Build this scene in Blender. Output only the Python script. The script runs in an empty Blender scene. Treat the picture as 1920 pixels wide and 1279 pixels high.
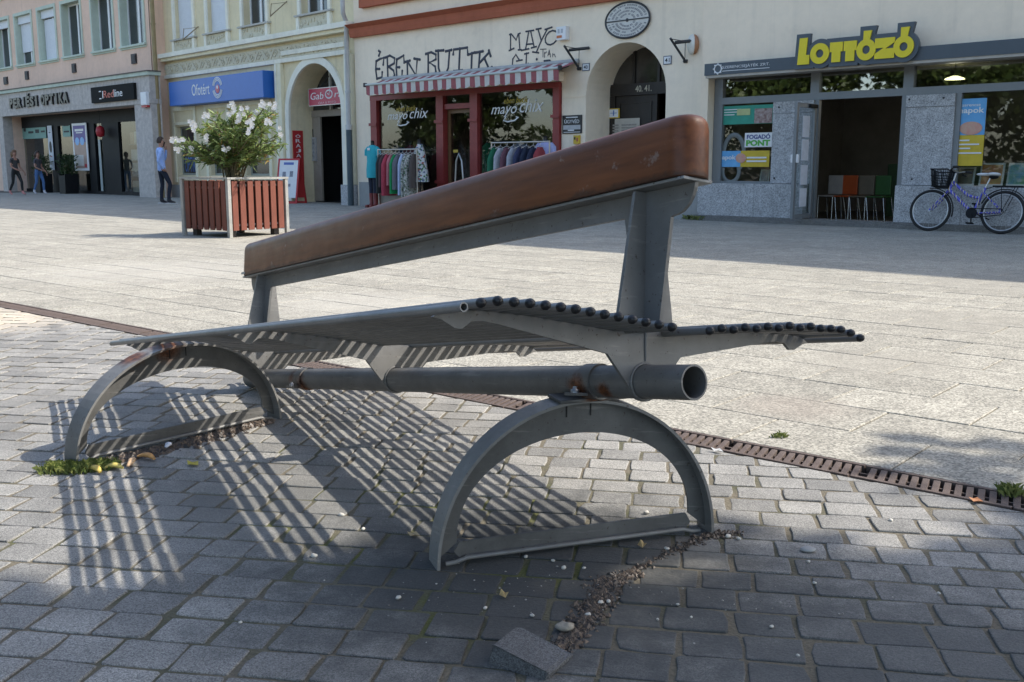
import bpy, bmesh, math, random
from mathutils import Vector, Matrix, Quaternion
R_ = math.radians
random.seed(7)
scene = bpy.context.scene
C = scene.collection

# ------------------------------------------------------------------ camera, sky, sun, exposure
FPX, CX, CY, CAMH, HOR = 1908.0, 960.0, 639.5, 1.0, 314.0
PITCH = math.atan((CY - HOR) / FPX)
cam = bpy.data.cameras.new('camera'); camo = bpy.data.objects.new('camera', cam); C.objects.link(camo)
cam.sensor_width = 36.0; cam.lens = 36.0 * FPX / 1920.0; cam.clip_start = 0.05; cam.clip_end = 2000
camo.location = (0, 0, CAMH); camo.rotation_euler = (math.pi / 2 - PITCH, 0, 0)
scene.camera = camo
SUN_AZ, SUN_EL = R_(86.4), R_(43.5)
SUN = Vector((math.sin(SUN_AZ) * math.cos(SUN_EL), math.cos(SUN_AZ) * math.cos(SUN_EL), math.sin(SUN_EL)))
world = bpy.data.worlds.new('World'); scene.world = world; world.use_nodes = True
wn = world.node_tree; wn.nodes.clear()
sky = wn.nodes.new('ShaderNodeTexSky'); sky.sky_type = 'NISHITA'; sky.sun_disc = False
sky.sun_elevation = SUN_EL; sky.sun_rotation = SUN_AZ; sky.air_density = 1.0; sky.dust_density = 1.6; sky.ozone_density = 1.0
bg = wn.nodes.new('ShaderNodeBackground'); bg.inputs['Strength'].default_value = 0.15
wo = wn.nodes.new('ShaderNodeOutputWorld')
wn.links.new(sky.outputs[0], bg.inputs[0]); wn.links.new(bg.outputs[0], wo.inputs[0])
sl = bpy.data.lights.new('sun', 'SUN'); sl.energy = 2.9; sl.angle = R_(0.53); sl.color = (1.0, 0.945, 0.86)
so = bpy.data.objects.new('sun', sl); C.objects.link(so); so.location = (30, 2, 30)
so.rotation_euler = SUN.to_track_quat('Z', 'Y').to_euler()
scene.view_settings.view_transform = 'Standard'; scene.view_settings.look = 'None'
scene.view_settings.exposure = 1.25; scene.view_settings.gamma = 1.0

# ------------------------------------------------------------------ pixel helpers (1920 x 1279 photograph)
_F = Vector((0, math.cos(PITCH), -math.sin(PITCH))); _U = Vector((0, math.sin(PITCH), math.cos(PITCH)))
def ray(x, y): return _F + Vector((1, 0, 0)) * ((x - CX) / FPX) - _U * ((y - CY) / FPX)
def gnd(x, y, z=0.0):
    d = ray(x, y); t = (z - CAMH) / d.z
    return Vector((0, 0, CAMH)) + d * t
def proj(P):
    q = Vector(P) - Vector((0, 0, CAMH)); z = q.dot(_F)
    if z < 0.05: return None
    return (CX + FPX * q.x / z, CY - FPX * q.dot(_U) / z, z)
class Fac:
    """a facade plane: local x runs along it, local y into the house, z up"""
    def __init__(s, origin, deg):
        a = R_(deg); s.o = Vector(origin); s.e = Vector((math.cos(a), -math.sin(a), 0)); s.i = Vector((math.sin(a), math.cos(a), 0)); s.rot = -a
    def p(s, x, y, d=0.0):
        r = ray(x, y); q = s.o + s.i * d - Vector((0, 0, CAMH)); t = q.dot(s.i) / r.dot(s.i)
        P = Vector((0, 0, CAMH)) + r * t
        return ((P - s.o).dot(s.e), P.z)
    def w(s, x, d, z): return s.o + s.e * x + s.i * d + Vector((0, 0, z))

# ------------------------------------------------------------------ materials
MATS = {}
def _nt(name):
    m = bpy.data.materials.new(name); m.use_nodes = True; t = m.node_tree
    b = t.nodes['Principled BSDF']; return m, t, b
def mat(name, col, rough=0.7, metal=0.0, var=0.12, scale=6.0, bump=0.0, bscale=60.0, col2=None, spec=None, coord='Object', emit=None, detail=6.0):
    if name in MATS: return MATS[name]
    m, t, b = _nt(name); N = t.nodes.new; L = t.links.new
    b.inputs['Roughness'].default_value = rough; b.inputs['Metallic'].default_value = metal
    if spec is not None: b.inputs['Specular IOR Level'].default_value = spec
    tc = N('ShaderNodeTexCoord')
    n = N('ShaderNodeTexNoise'); n.inputs['Scale'].default_value = scale; n.inputs['Detail'].default_value = detail; n.inputs['Roughness'].default_value = 0.65
    L(tc.outputs[coord], n.inputs['Vector'])
    r = N('ShaderNodeValToRGB'); r.color_ramp.elements[0].position = 0.3; r.color_ramp.elements[1].position = 0.7
    c2 = col2 if col2 else tuple(min(1, c * (1 + var)) for c in col)
    c1 = col if col2 else tuple(c * (1 - var) for c in col)
    r.color_ramp.elements[0].color = (*c1, 1); r.color_ramp.elements[1].color = (*c2, 1)
    L(n.outputs['Fac'], r.inputs[0]); L(r.outputs[0], b.inputs['Base Color'])
    if bump > 0:
        n2 = N('ShaderNodeTexNoise'); n2.inputs['Scale'].default_value = bscale; n2.inputs['Detail'].default_value = 5
        L(tc.outputs[coord], n2.inputs['Vector'])
        bp = N('ShaderNodeBump'); bp.inputs['Strength'].default_value = bump; bp.inputs['Distance'].default_value = 0.01
        L(n2.outputs['Fac'], bp.inputs['Height']); L(bp.outputs[0], b.inputs['Normal'])
    if emit:
        b.inputs['Emission Color'].default_value = (*emit[0], 1); b.inputs['Emission Strength'].default_value = emit[1]
    MATS[name] = m; return m
def glass(name, tint=(0.8, 0.85, 0.83), base=0.05, rough=0.012):
    if name in MATS: return MATS[name]
    m = bpy.data.materials.new(name); m.use_nodes = True; t = m.node_tree; t.nodes.clear(); N = t.nodes.new; L = t.links.new
    o = N('ShaderNodeOutputMaterial'); mx = N('ShaderNodeMixShader'); tr = N('ShaderNodeBsdfTransparent'); gl = N('ShaderNodeBsdfGlossy'); fr = N('ShaderNodeFresnel')
    ad = N('ShaderNodeMath'); ad.operation = 'ADD'; ad.inputs[1].default_value = base; ad.use_clamp = True
    fr.inputs['IOR'].default_value = 1.52; tr.inputs[0].default_value = (*tint, 1); gl.inputs['Roughness'].default_value = rough
    tc = N('ShaderNodeTexCoord'); nz = N('ShaderNodeTexNoise'); nz.inputs['Scale'].default_value = 0.7; bp = N('ShaderNodeBump'); bp.inputs['Strength'].default_value = 0.12; bp.inputs['Distance'].default_value = 0.02
    L(tc.outputs['Object'], nz.inputs['Vector']); L(nz.outputs['Fac'], bp.inputs['Height']); L(bp.outputs[0], gl.inputs['Normal'])
    gm = N('ShaderNodeNewGeometry'); iv = N('ShaderNodeMath'); iv.operation = 'SUBTRACT'; iv.inputs[0].default_value = 1.0; L(gm.outputs['Backfacing'], iv.inputs[1]); mu = N('ShaderNodeMath'); mu.operation = 'MULTIPLY'
    L(fr.outputs[0], ad.inputs[0]); L(ad.outputs[0], mu.inputs[0]); L(iv.outputs[0], mu.inputs[1]); L(mu.outputs[0], mx.inputs[0]); L(tr.outputs[0], mx.inputs[1]); L(gl.outputs[0], mx.inputs[2]); L(mx.outputs[0], o.inputs[0])
    MATS[name] = m; return m
def stone(name, dark, light, speck=420.0, rough=0.85, speck_amt=0.5, joint_moss=False, dust=None, spec_noise=90.0, bump=0.25, wcoord=True):
    """speckled granite: per piece tone, fine grain, soft blotches, optional dust patch in world space"""
    if name in MATS: return MATS[name]
    m, t, b = _nt(name); N = t.nodes.new; L = t.links.new
    b.inputs['Roughness'].default_value = rough
    geo = N('ShaderNodeNewGeometry'); oi = N('ShaderNodeObjectInfo')
    ad = N('ShaderNodeMath'); ad.operation = 'ADD'; L(geo.outputs['Random Per Island'], ad.inputs[0]); L(oi.outputs['Random'], ad.inputs[1])
    fr = N('ShaderNodeMath'); fr.operation = 'FRACT'; L(ad.outputs[0], fr.inputs[0])
    mix = N('ShaderNodeMix'); mix.data_type = 'RGBA'; mix.inputs['A'].default_value = (*dark, 1); mix.inputs['B'].default_value = (*light, 1)
    L(fr.outputs[0], mix.inputs['Factor'])
    pos = geo.outputs['Position']
    v = N('ShaderNodeTexVoronoi'); v.inputs['Scale'].default_value = speck; L(pos, v.inputs['Vector'])
    bw = N('ShaderNodeSeparateColor'); L(v.outputs['Color'], bw.inputs[0])
    mr = N('ShaderNodeMapRange'); mr.inputs['To Min'].default_value = 1 - speck_amt; mr.inputs['To Max'].default_value = 1 + speck_amt; L(bw.outputs[0], mr.inputs['Value'])
    n = N('ShaderNodeTexNoise'); n.inputs['Scale'].default_value = 7; n.inputs['Detail'].default_value = 6; L(pos, n.inputs['Vector'])
    mr2 = N('ShaderNodeMapRange'); mr2.inputs['From Min'].default_value = 0.3; mr2.inputs['From Max'].default_value = 0.7; mr2.inputs['To Min'].default_value = 0.82; mr2.inputs['To Max'].default_value = 1.12; L(n.outputs['Fac'], mr2.inputs['Value'])
    mu = N('ShaderNodeMath'); mu.operation = 'MULTIPLY'; L(mr.outputs[0], mu.inputs[0]); L(mr2.outputs[0], mu.inputs[1])
    mx = N('ShaderNodeVectorMath'); mx.operation = 'SCALE'; L(mix.outputs['Result'], mx.inputs[0]); L(mu.outputs[0], mx.inputs['Scale'])
    out = mx.outputs[0]
    if dust:
        for (px, py, rad, dcol, amt) in dust:
            vs = N('ShaderNodeVectorMath'); vs.operation = 'DISTANCE'; vs.inputs[1].default_value = (px, py, 0); L(pos, vs.inputs[0])
            nn = N('ShaderNodeTexNoise'); nn.inputs['Scale'].default_value = 9; nn.inputs['Detail'].default_value = 7; nn.inputs['Roughness'].default_value = 0.7; L(pos, nn.inputs['Vector'])
            q = N('ShaderNodeMath'); q.operation = 'MULTIPLY_ADD'; q.inputs[1].default_value = rad * 1.1; L(nn.outputs['Fac'], q.inputs[0]); L(vs.outputs['Value'], q.inputs[2])
            k = N('ShaderNodeMapRange'); k.interpolation_type = 'SMOOTHSTEP'; k.inputs['From Min'].default_value = rad * 1.75; k.inputs['From Max'].default_value = rad * 0.85; k.inputs['To Max'].default_value = amt; L(q.outputs[0], k.inputs['Value'])
            mm = N('ShaderNodeMix'); mm.data_type = 'RGBA'; mm.inputs['B'].default_value = (*dcol, 1); L(out, mm.inputs['A']); L(k.outputs[0], mm.inputs['Factor']); out = mm.outputs['Result']
    L(out, b.inputs['Base Color'])
    if bump:
        n2 = N('ShaderNodeTexNoise'); n2.inputs['Scale'].default_value = spec_noise; n2.inputs['Detail'].default_value = 6; L(pos, n2.inputs['Vector'])
        bp = N('ShaderNodeBump'); bp.inputs['Strength'].default_value = bump; bp.inputs['Distance'].default_value = 0.006; L(n2.outputs['Fac'], bp.inputs['Height']); L(bp.outputs[0], b.inputs['Normal'])
    MATS[name] = m; return m
def paint(name, col, rust=(), dirt=0.25, rough=0.45, rust_amt=0.0):
    """worn grey metal paint; rust=(x, y, z, radius) spots in object space"""
    if name in MATS: return MATS[name]
    m, t, b = _nt(name); N = t.nodes.new; L = t.links.new
    b.inputs['Metallic'].default_value = 0.25
    tc = N('ShaderNodeTexCoord'); co = tc.outputs['Object']
    n = N('ShaderNodeTexNoise'); n.inputs['Scale'].default_value = 5; n.inputs['Detail'].default_value = 8; n.inputs['Roughness'].default_value = 0.7; L(co, n.inputs['Vector'])
    r = N('ShaderNodeValToRGB'); r.color_ramp.elements[0].position = 0.32; r.color_ramp.elements[1].position = 0.66
    r.color_ramp.elements[0].color = (*[c * (1 - dirt) for c in col], 1); r.color_ramp.elements[1].color = (*[c * 1.06 for c in col], 1); L(n.outputs['Fac'], r.inputs[0])
    out = r.outputs[0]
    n3 = N('ShaderNodeTexNoise'); n3.inputs['Scale'].default_value = 28; n3.inputs['Detail'].default_value = 8; n3.inputs['Roughness'].default_value = 0.75; L(co, n3.inputs['Vector'])
    rough_in = None
    for (x, y, z, rad) in rust:
        d = N('ShaderNodeVectorMath'); d.operation = 'DISTANCE'; d.inputs[1].default_value = (x, y, z); L(co, d.inputs[0])
        q = N('ShaderNodeMath'); q.operation = 'MULTIPLY_ADD'; q.inputs[1].default_value = rad * 1.6; L(n3.outputs['Fac'], q.inputs[0]); L(d.outputs['Value'], q.inputs[2])
        k = N('ShaderNodeMapRange'); k.inputs['From Min'].default_value = rad * 1.75; k.inputs['From Max'].default_value = rad * 1.25; L(q.outputs[0], k.inputs['Value'])
        rc = N('ShaderNodeValToRGB'); rc.color_ramp.elements[0].color = (0.03, 0.014, 0.008, 1); rc.color_ramp.elements[1].color = (0.30, 0.10, 0.03, 1); rc.color_ramp.elements[0].position = 0.4; rc.color_ramp.elements[1].position = 0.7; L(n3.outputs['Fac'], rc.inputs[0])
        mm = N('ShaderNodeMix'); mm.data_type = 'RGBA'; L(out, mm.inputs['A']); L(rc.outputs[0], mm.inputs['B']); L(k.outputs[0], mm.inputs['Factor']); out = mm.outputs['Result']
    n4 = N('ShaderNodeTexNoise'); n4.inputs['Scale'].default_value = 95; n4.inputs['Detail'].default_value = 3; L(co, n4.inputs['Vector'])
    k4 = N('ShaderNodeMapRange'); k4.inputs['From Min'].default_value = 0.67; k4.inputs['From Max'].default_value = 0.71; k4.inputs['To Max'].default_value = 0.75; L(n4.outputs['Fac'], k4.inputs['Value'])
    m4 = N('ShaderNodeMix'); m4.data_type = 'RGBA'; m4.inputs['B'].default_value = (0.055, 0.036, 0.026, 1); L(out, m4.inputs['A']); L(k4.outputs[0], m4.inputs['Factor'])
    mp5 = N('ShaderNodeMapping'); mp5.inputs['Scale'].default_value = (2.5, 2.5, 26); L(co, mp5.inputs['Vector']); n5 = N('ShaderNodeTexNoise'); n5.inputs['Scale'].default_value = 3; n5.inputs['Detail'].default_value = 7; L(mp5.outputs[0], n5.inputs['Vector'])
    k5 = N('ShaderNodeMapRange'); k5.inputs['From Min'].default_value = 0.6; k5.inputs['From Max'].default_value = 0.72; k5.inputs['To Max'].default_value = 0.35; L(n5.outputs['Fac'], k5.inputs['Value'])
    m5 = N('ShaderNodeMix'); m5.data_type = 'RGBA'; m5.inputs['B'].default_value = (0.36, 0.34, 0.31, 1); L(m4.outputs['Result'], m5.inputs['A']); L(k5.outputs[0], m5.inputs['Factor'])
    L(m5.outputs['Result'], b.inputs['Base Color'])
    rr = N('ShaderNodeMapRange'); rr.inputs['To Min'].default_value = rough - 0.08; rr.inputs['To Max'].default_value = rough + 0.22; L(n3.outputs['Fac'], rr.inputs['Value']); L(rr.outputs[0], b.inputs['Roughness'])
    bp = N('ShaderNodeBump'); bp.inputs['Strength'].default_value = 0.06; bp.inputs['Distance'].default_value = 0.004; L(n3.outputs['Fac'], bp.inputs['Height']); L(bp.outputs[0], b.inputs['Normal'])
    MATS[name] = m; return m

# ------------------------------------------------------------------ mesh builder
class MB:
    def __init__(s): s.v = []; s.f = []; s.m = []; s.sm = []
    def add(s, verts, faces, mi=0, M=None, smooth=False):
        o = len(s.v)
        for q in verts:
            q = Vector(q); s.v.append(M @ q if M else q)
        for f in faces: s.f.append([o + i for i in f]); s.m.append(mi); s.sm.append(smooth)
    def box(s, x0, x1, y0, y1, z0, z1, mi=0, M=None, bev=0.0):
        if bev > 0: return s.bbox(x0, x1, y0, y1, z0, z1, bev, mi, M)
        v = [(x, y, z) for x in (x0, x1) for y in (y0, y1) for z in (z0, z1)]
        s.add(v, [(0, 1, 3, 2), (4, 6, 7, 5), (0, 4, 5, 1), (2, 3, 7, 6), (0, 2, 6, 4), (1, 5, 7, 3)], mi, M)
    def bbox(s, x0, x1, y0, y1, z0, z1, b, mi=0, M=None):
        bm = bmesh.new(); bmesh.ops.create_cube(bm, size=1)
        for q in bm.verts: q.co = Vector(((x0 + x1) / 2 + q.co.x * (x1 - x0), (y0 + y1) / 2 + q.co.y * (y1 - y0), (z0 + z1) / 2 + q.co.z * (z1 - z0)))
        bmesh.ops.bevel(bm, geom=bm.edges[:], offset=b, segments=2, affect='EDGES', profile=0.6)
        bm.verts.index_update(); s.add([q.co[:] for q in bm.verts], [[w.index for w in f.verts] for f in bm.faces], mi, M); bm.free()
    def prism(s, pts, axis, a, b, mi=0, M=None, smooth_sides=False):
        """extrude a 2D polygon along axis 'x','y','z' from a to b"""
        def P(q, k): return {'x': (k, q[0], q[1]), 'y': (q[0], k, q[1]), 'z': (q[0], q[1], k)}[axis]
        n = len(pts); v = [P(q, a) for q in pts] + [P(q, b) for q in pts]
        s.add(v, [list(range(n))[::-1], list(range(n, 2 * n))], mi, M)
        s.add(v, [(i, (i + 1) % n, n + (i + 1) % n, n + i) for i in range(n)], mi, M, smooth_sides)
    def strip(s, outer, inner, axis, a, b, mi=0, M=None, closed=False):
        """a thick band between two polylines (for arches), extruded a..b"""
        def P(q, k): return {'x': (k, q[0], q[1]), 'y': (q[0], k, q[1]), 'z': (q[0], q[1], k)}[axis]
        n = len(outer); v = [P(q, a) for q in outer] + [P(q, a) for q in inner] + [P(q, b) for q in outer] + [P(q, b) for q in inner]
        f = []
        for i in range(n if closed else n - 1):
            j = (i + 1) % n
            f += [(i, j, n + j, n + i), (2 * n + i, 3 * n + i, 3 * n + j, 2 * n + j), (i, 2 * n + i, 2 * n + j, j), (n + i, n + j, 3 * n + j, 3 * n + i)]
        if not closed: f += [(0, n, 3 * n, 2 * n), (n - 1, 3 * n - 1, 4 * n - 1, 2 * n - 1)]
        s.add(v, f, mi, M, False)
    def tube(s, path, rad, seg=10, mi=0, M=None, caps=True, flat=1.0, up=None):
        path = [Vector(p) for p in path]; n = len(path)
        rads = rad if isinstance(rad, (list, tuple)) else [rad] * n
        v = []; prev = None
        for i, p in enumerate(path):
            d = (path[min(i + 1, n - 1)] - path[max(i - 1, 0)])
            if d.length < 1e-9: d = Vector((0, 0, 1))
            d.normalize()
            a = Vector(up) if up else (prev if prev else (Vector((0, 0, 1)) if abs(d.z) < 0.9 else Vector((1, 0, 0))))
            x = a - d * a.dot(d)
            if x.length < 1e-6: x = d.orthogonal()
            x.normalize(); y = d.cross(x); prev = x
            for k in range(seg):
                t = 2 * math.pi * k / seg; v.append(p + x * (math.cos(t) * rads[i] * flat) + y * (math.sin(t) * rads[i]))
        f = [(i * seg + k, i * seg + (k + 1) % seg, (i + 1) * seg + (k + 1) % seg, (i + 1) * seg + k) for i in range(n - 1) for k in range(seg)]
        s.add(v, f, mi, M, True)
        if caps: s.add(v, [list(range(seg))[::-1], list(range((n - 1) * seg, n * seg))], mi, M)
    def lathe(s, prof, seg=16, mi=0, M=None):
        n = len(prof); v = []
        for r, z in prof:
            for k in range(seg): t = 2 * math.pi * k / seg; v.append((r * math.cos(t), r * math.sin(t), z))
        f = [(i * seg + k, i * seg + (k + 1) % seg, (i + 1) * seg + (k + 1) % seg, (i + 1) * seg + k) for i in range(n - 1) for k in range(seg)]
        s.add(v, f, mi, M, True); s.add(v, [list(range(seg))[::-1], list(range((n - 1) * seg, n * seg))], mi, M)
    def ball(s, c, r, seg=10, rings=7, mi=0, M=None, sc=(1, 1, 1)):
        v = []; 
        for i in range(rings + 1):
            a = math.pi * i / rings
            for k in range(seg): t = 2 * math.pi * k / seg; v.append((c[0] + r * sc[0] * math.sin(a) * math.cos(t), c[1] + r * sc[1] * math.sin(a) * math.sin(t), c[2] + r * sc[2] * math.cos(a)))
        s.add(v, [(i * seg + k, (i + 1) * seg + k, (i + 1) * seg + (k + 1) % seg, i * seg + (k + 1) % seg) for i in range(rings) for k in range(seg)], mi, M, True)
    def mesh(s, name):
        me = bpy.data.meshes.new(name); me.from_pydata([tuple(q) for q in s.v], [], s.f)
        me.polygons.foreach_set('material_index', s.m); me.polygons.foreach_set('use_smooth', s.sm); me.validate(); me.update()
        return me
    def build(s, name, mats, parent=None, weld=False):
        me = s.mesh(name)
        if weld:
            bm = bmesh.new(); bm.from_mesh(me); bmesh.ops.remove_doubles(bm, verts=bm.verts[:], dist=1e-5); bmesh.ops.recalc_face_normals(bm, faces=bm.faces[:]); bm.to_mesh(me); bm.free()
        for q in (mats if isinstance(mats, (list, tuple)) else [mats]): me.materials.append(q)
        return link(name, me, parent)
def link(name, me, parent=None):
    o = bpy.data.objects.new(name, me); C.objects.link(o)
    if parent: o.parent = parent
    return o
def tag(o, label, cat, group=None, kind=None):
    if label: o['label'] = label
    if cat: o['category'] = cat
    if group: o['group'] = group
    if kind: o['kind'] = kind
    return o
def thing(name, label, cat, loc=(0, 0, 0), rot=0.0, group=None):
    o = bpy.data.objects.new(name, None); o.empty_display_size = 0.1; C.objects.link(o); o.location = loc; o.rotation_euler = (0, 0, rot)
    return tag(o, label, cat, group)
def part(name, m, parent, fn): 
    b = MB(); fn(b); return b.build(name, m, parent)
def boxpart(name, m, parent, *a, **k):
    b = MB(); b.box(*a, **k); return b.build(name, m, parent)
def text_obj(name, s, m, parent, x, d, z, w, h, extrude=0.004, bold=0.0, shear=0.0, align_top=False):
    """flat lettering on a facade: lower left corner at (x, d, z), fitted into w x h"""
    cu = bpy.data.curves.new(name, 'FONT'); cu.body = s; cu.size = 1.0; cu.extrude = 0.02; cu.offset = bold; cu.shear = shear; cu.resolution_u = 3
    tmp = bpy.data.objects.new(name, cu); C.objects.link(tmp)
    dg = bpy.context.evaluated_depsgraph_get(); dg.update()
    me = bpy.data.meshes.new_from_object(tmp.evaluated_get(dg)); bpy.data.objects.remove(tmp)
    xs = [q.co.x for q in me.vertices]; ys = [q.co.y for q in me.vertices]
    if not xs: return None
    x0, x1, y0, y1 = min(xs), max(xs), min(ys), max(ys)
    for q in me.vertices:
        a = (q.co.x - x0) / (x1 - x0) * w; bq = (q.co.y - y0) / (y1 - y0) * h
        q.co = Vector((x + a, d - (q.co.z / 0.02) * extrude, z + bq))
    me.materials.clear(); me.materials.append(m); me.name = name
    return link(name, me, parent)

# ------------------------------------------------------------------ the ground: plaza slabs, drain, setts
GA = R_(-40.4); G0 = Vector((0.678, 3.80, 0)); GD = Vector((math.cos(GA), math.sin(GA), 0)); GN = Vector((-math.sin(GA), math.cos(GA), 0)); GW = 0.165
def gpt(t, q, z=0.0): return G0 + GD * t + GN * q + Vector((0, 0, z))
M_BED = mat('joint_sand', (0.10, 0.088, 0.066), 0.95, col2=(0.17, 0.15, 0.11), scale=5, bump=0.5, bscale=160)
def moss_mat():
    m, t, b = _nt('joint_moss'); N = t.nodes.new; L = t.links.new
    b.inputs['Roughness'].default_value = 0.95
    g = N('ShaderNodeNewGeometry')
    n = N('ShaderNodeTexNoise'); n.inputs['Scale'].default_value = 3.2; n.inputs['Detail'].default_value = 7; L(g.outputs['Position'], n.inputs['Vector'])
    d = N('ShaderNodeVectorMath'); d.operation = 'DISTANCE'; d.inputs[1].default_value = (-0.15, 2.75, 0); L(g.outputs['Position'], d.inputs[0])
    k = N('ShaderNodeMapRange'); k.inputs['From Min'].default_value = 1.5; k.inputs['From Max'].default_value = 0.2; k.inputs['To Min'].default_value = -0.16; k.inputs['To Max'].default_value = 0.05; L(d.outputs['Value'], k.inputs['Value'])
    a = N('ShaderNodeMath'); a.operation = 'ADD'; L(n.outputs['Fac'], a.inputs[0]); L(k.outputs[0], a.inputs[1])
    r = N('ShaderNodeValToRGB'); e = r.color_ramp.elements
    e[0].position = 0.42; e[0].color = (0.135, 0.115, 0.08, 1); e[1].position = 0.66; e[1].color = (0.09, 0.095, 0.022, 1)
    x = e.new(0.54); x.color = (0.09, 0.085, 0.05, 1)
    L(a.outputs[0], r.inputs[0])
    n2 = N('ShaderNodeTexNoise'); n2.inputs['Scale'].default_value = 130; n2.inputs['Detail'].default_value = 4; L(g.outputs['Position'], n2.inputs['Vector'])
    mr = N('ShaderNodeMapRange'); mr.inputs['To Min'].default_value = 0.55; mr.inputs['To Max'].default_value = 1.45; L(n2.outputs['Fac'], mr.inputs['Value'])
    sc = N('ShaderNodeVectorMath'); sc.operation = 'SCALE'; L(r.outputs[0], sc.inputs[0]); L(mr.outputs[0], sc.inputs['Scale']); L(sc.outputs[0], b.inputs['Base Color'])
    bp = N('ShaderNodeBump'); bp.inputs['Strength'].default_value = 0.8; bp.inputs['Distance'].default_value = 0.006; L(n2.outputs['Fac'], bp.inputs['Height']); L(bp.outputs[0], b.inputs['Normal'])
    return m
M_MOSS = moss_mat()
dA, dB = gnd(1150, 1160), gnd(1230, 1080); dC = gnd(1300, 1040); dL = gnd(90, 600)
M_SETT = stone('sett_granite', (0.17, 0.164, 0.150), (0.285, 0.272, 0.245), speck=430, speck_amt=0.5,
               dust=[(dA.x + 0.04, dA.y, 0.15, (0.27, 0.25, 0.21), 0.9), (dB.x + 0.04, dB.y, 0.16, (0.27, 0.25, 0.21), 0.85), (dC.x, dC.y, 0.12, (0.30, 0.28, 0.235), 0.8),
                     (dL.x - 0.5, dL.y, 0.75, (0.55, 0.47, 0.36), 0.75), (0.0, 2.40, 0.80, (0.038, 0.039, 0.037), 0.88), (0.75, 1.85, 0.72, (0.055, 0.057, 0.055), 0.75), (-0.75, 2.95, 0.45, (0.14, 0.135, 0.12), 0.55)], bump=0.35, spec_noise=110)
M_SLAB = stone('slab_aggregate', (0.275, 0.256, 0.21), (0.335, 0.312, 0.256), speck=130, speck_amt=0.5, rough=0.9, bump=0.4, spec_noise=70, dust=[(1.9, 5.2, 0.5, (0.24, 0.22, 0.18), 0.5), (-1.0, 7.5, 0.9, (0.40, 0.375, 0.32), 0.5), (3.0, 6.6, 0.7, (0.25, 0.23, 0.19), 0.4), (1.2, 4.2, 0.3, (0.25, 0.20, 0.16), 0.35), (-3.5, 10.0, 1.4, (0.40, 0.375, 0.32), 0.5), (4.5, 9.0, 1.2, (0.26, 0.24, 0.20), 0.4)])
# sheets
def sheet(name, pts, z, m):
    b = MB(); b.add([(p.x, p.y, z) for p in pts], [list(range(len(pts)))]); o = b.build(name, m); o['kind'] = 'structure'; return o
plaza = sheet('plaza', [gpt(-260, 0), gpt(260, 0), gpt(260, 300), gpt(-260, 300)], -0.006, M_BED)
settp = sheet('sett_pavement', [gpt(-260, -300), gpt(260, -300), gpt(260, -GW), gpt(-260, -GW)], -0.0036, M_MOSS)

def clip(poly, P, nrm):
    out = []
    for i in range(len(poly)):
        a, b = poly[i], poly[(i + 1) % len(poly)]; da = (a - P).dot(nrm); db = (b - P).dot(nrm)
        if da >= 0: out.append(a)
        if da * db < 0: out.append(a + (b - a) * (da / (da - db)))
    return out
def inset(poly, k):
    c = sum(poly, Vector((0, 0, 0))) / len(poly); r = []
    for p in poly:
        d = p - c; r.append(c + d * max(0.0, 1 - k / max(d.length, 1e-6)))
    return r
def stone_geo(b, poly, h, tilt, cham, skirt=-0.03):
    """irregular stone: top face, worn edge, side"""
    n = len(poly); c = sum(poly, Vector((0, 0, 0))) / n
    hz = lambda p, q: Vector((p.x, p.y, q + (p.x - c.x) * tilt[0] + (p.y - c.y) * tilt[1]))
    top = [hz(p, h) for p in inset(poly, cham * 1.6)]; mid = [hz(p, h - cham * 0.22) for p in inset(poly, cham * 0.55)]; rim = [hz(p, h - cham) for p in poly]; bot = [Vector((p.x, p.y, skirt)) for p in poly]
    v = top + mid + rim + bot; f = [list(range(n))]
    for r in range(3): f += [(r * n + (i + 1) % n, r * n + i, (r + 1) * n + i, (r + 1) * n + (i + 1) % n) for i in range(n)]
    b.add(v, f, 0, None, False)
    # keep the flat top crisp enough: it stays smooth shaded only over the worn rim
    b.sm[-len(f)] = False
def visible_area(poly):
    q = [proj(p) for p in poly]
    if any(x is None for x in q): return 0
    if max(x[0] for x in q) < 0 or min(x[0] for x in q) > 1920 or min(x[1] for x in q) > 1279: return 0
    return abs(sum(q[i][0] * q[(i + 1) % len(q)][1] - q[(i + 1) % len(q)][0] * q[i][1] for i in range(len(q)))) / 2
rng = random.Random(3)
SA = R_(-9.5); SX = Vector((math.cos(SA), math.sin(SA), 0)); SY = Vector((-math.sin(SA), math.cos(SA), 0))
LOOSE = gnd(988, 1240)
setts = []
ROWP = 0.1185
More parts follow.
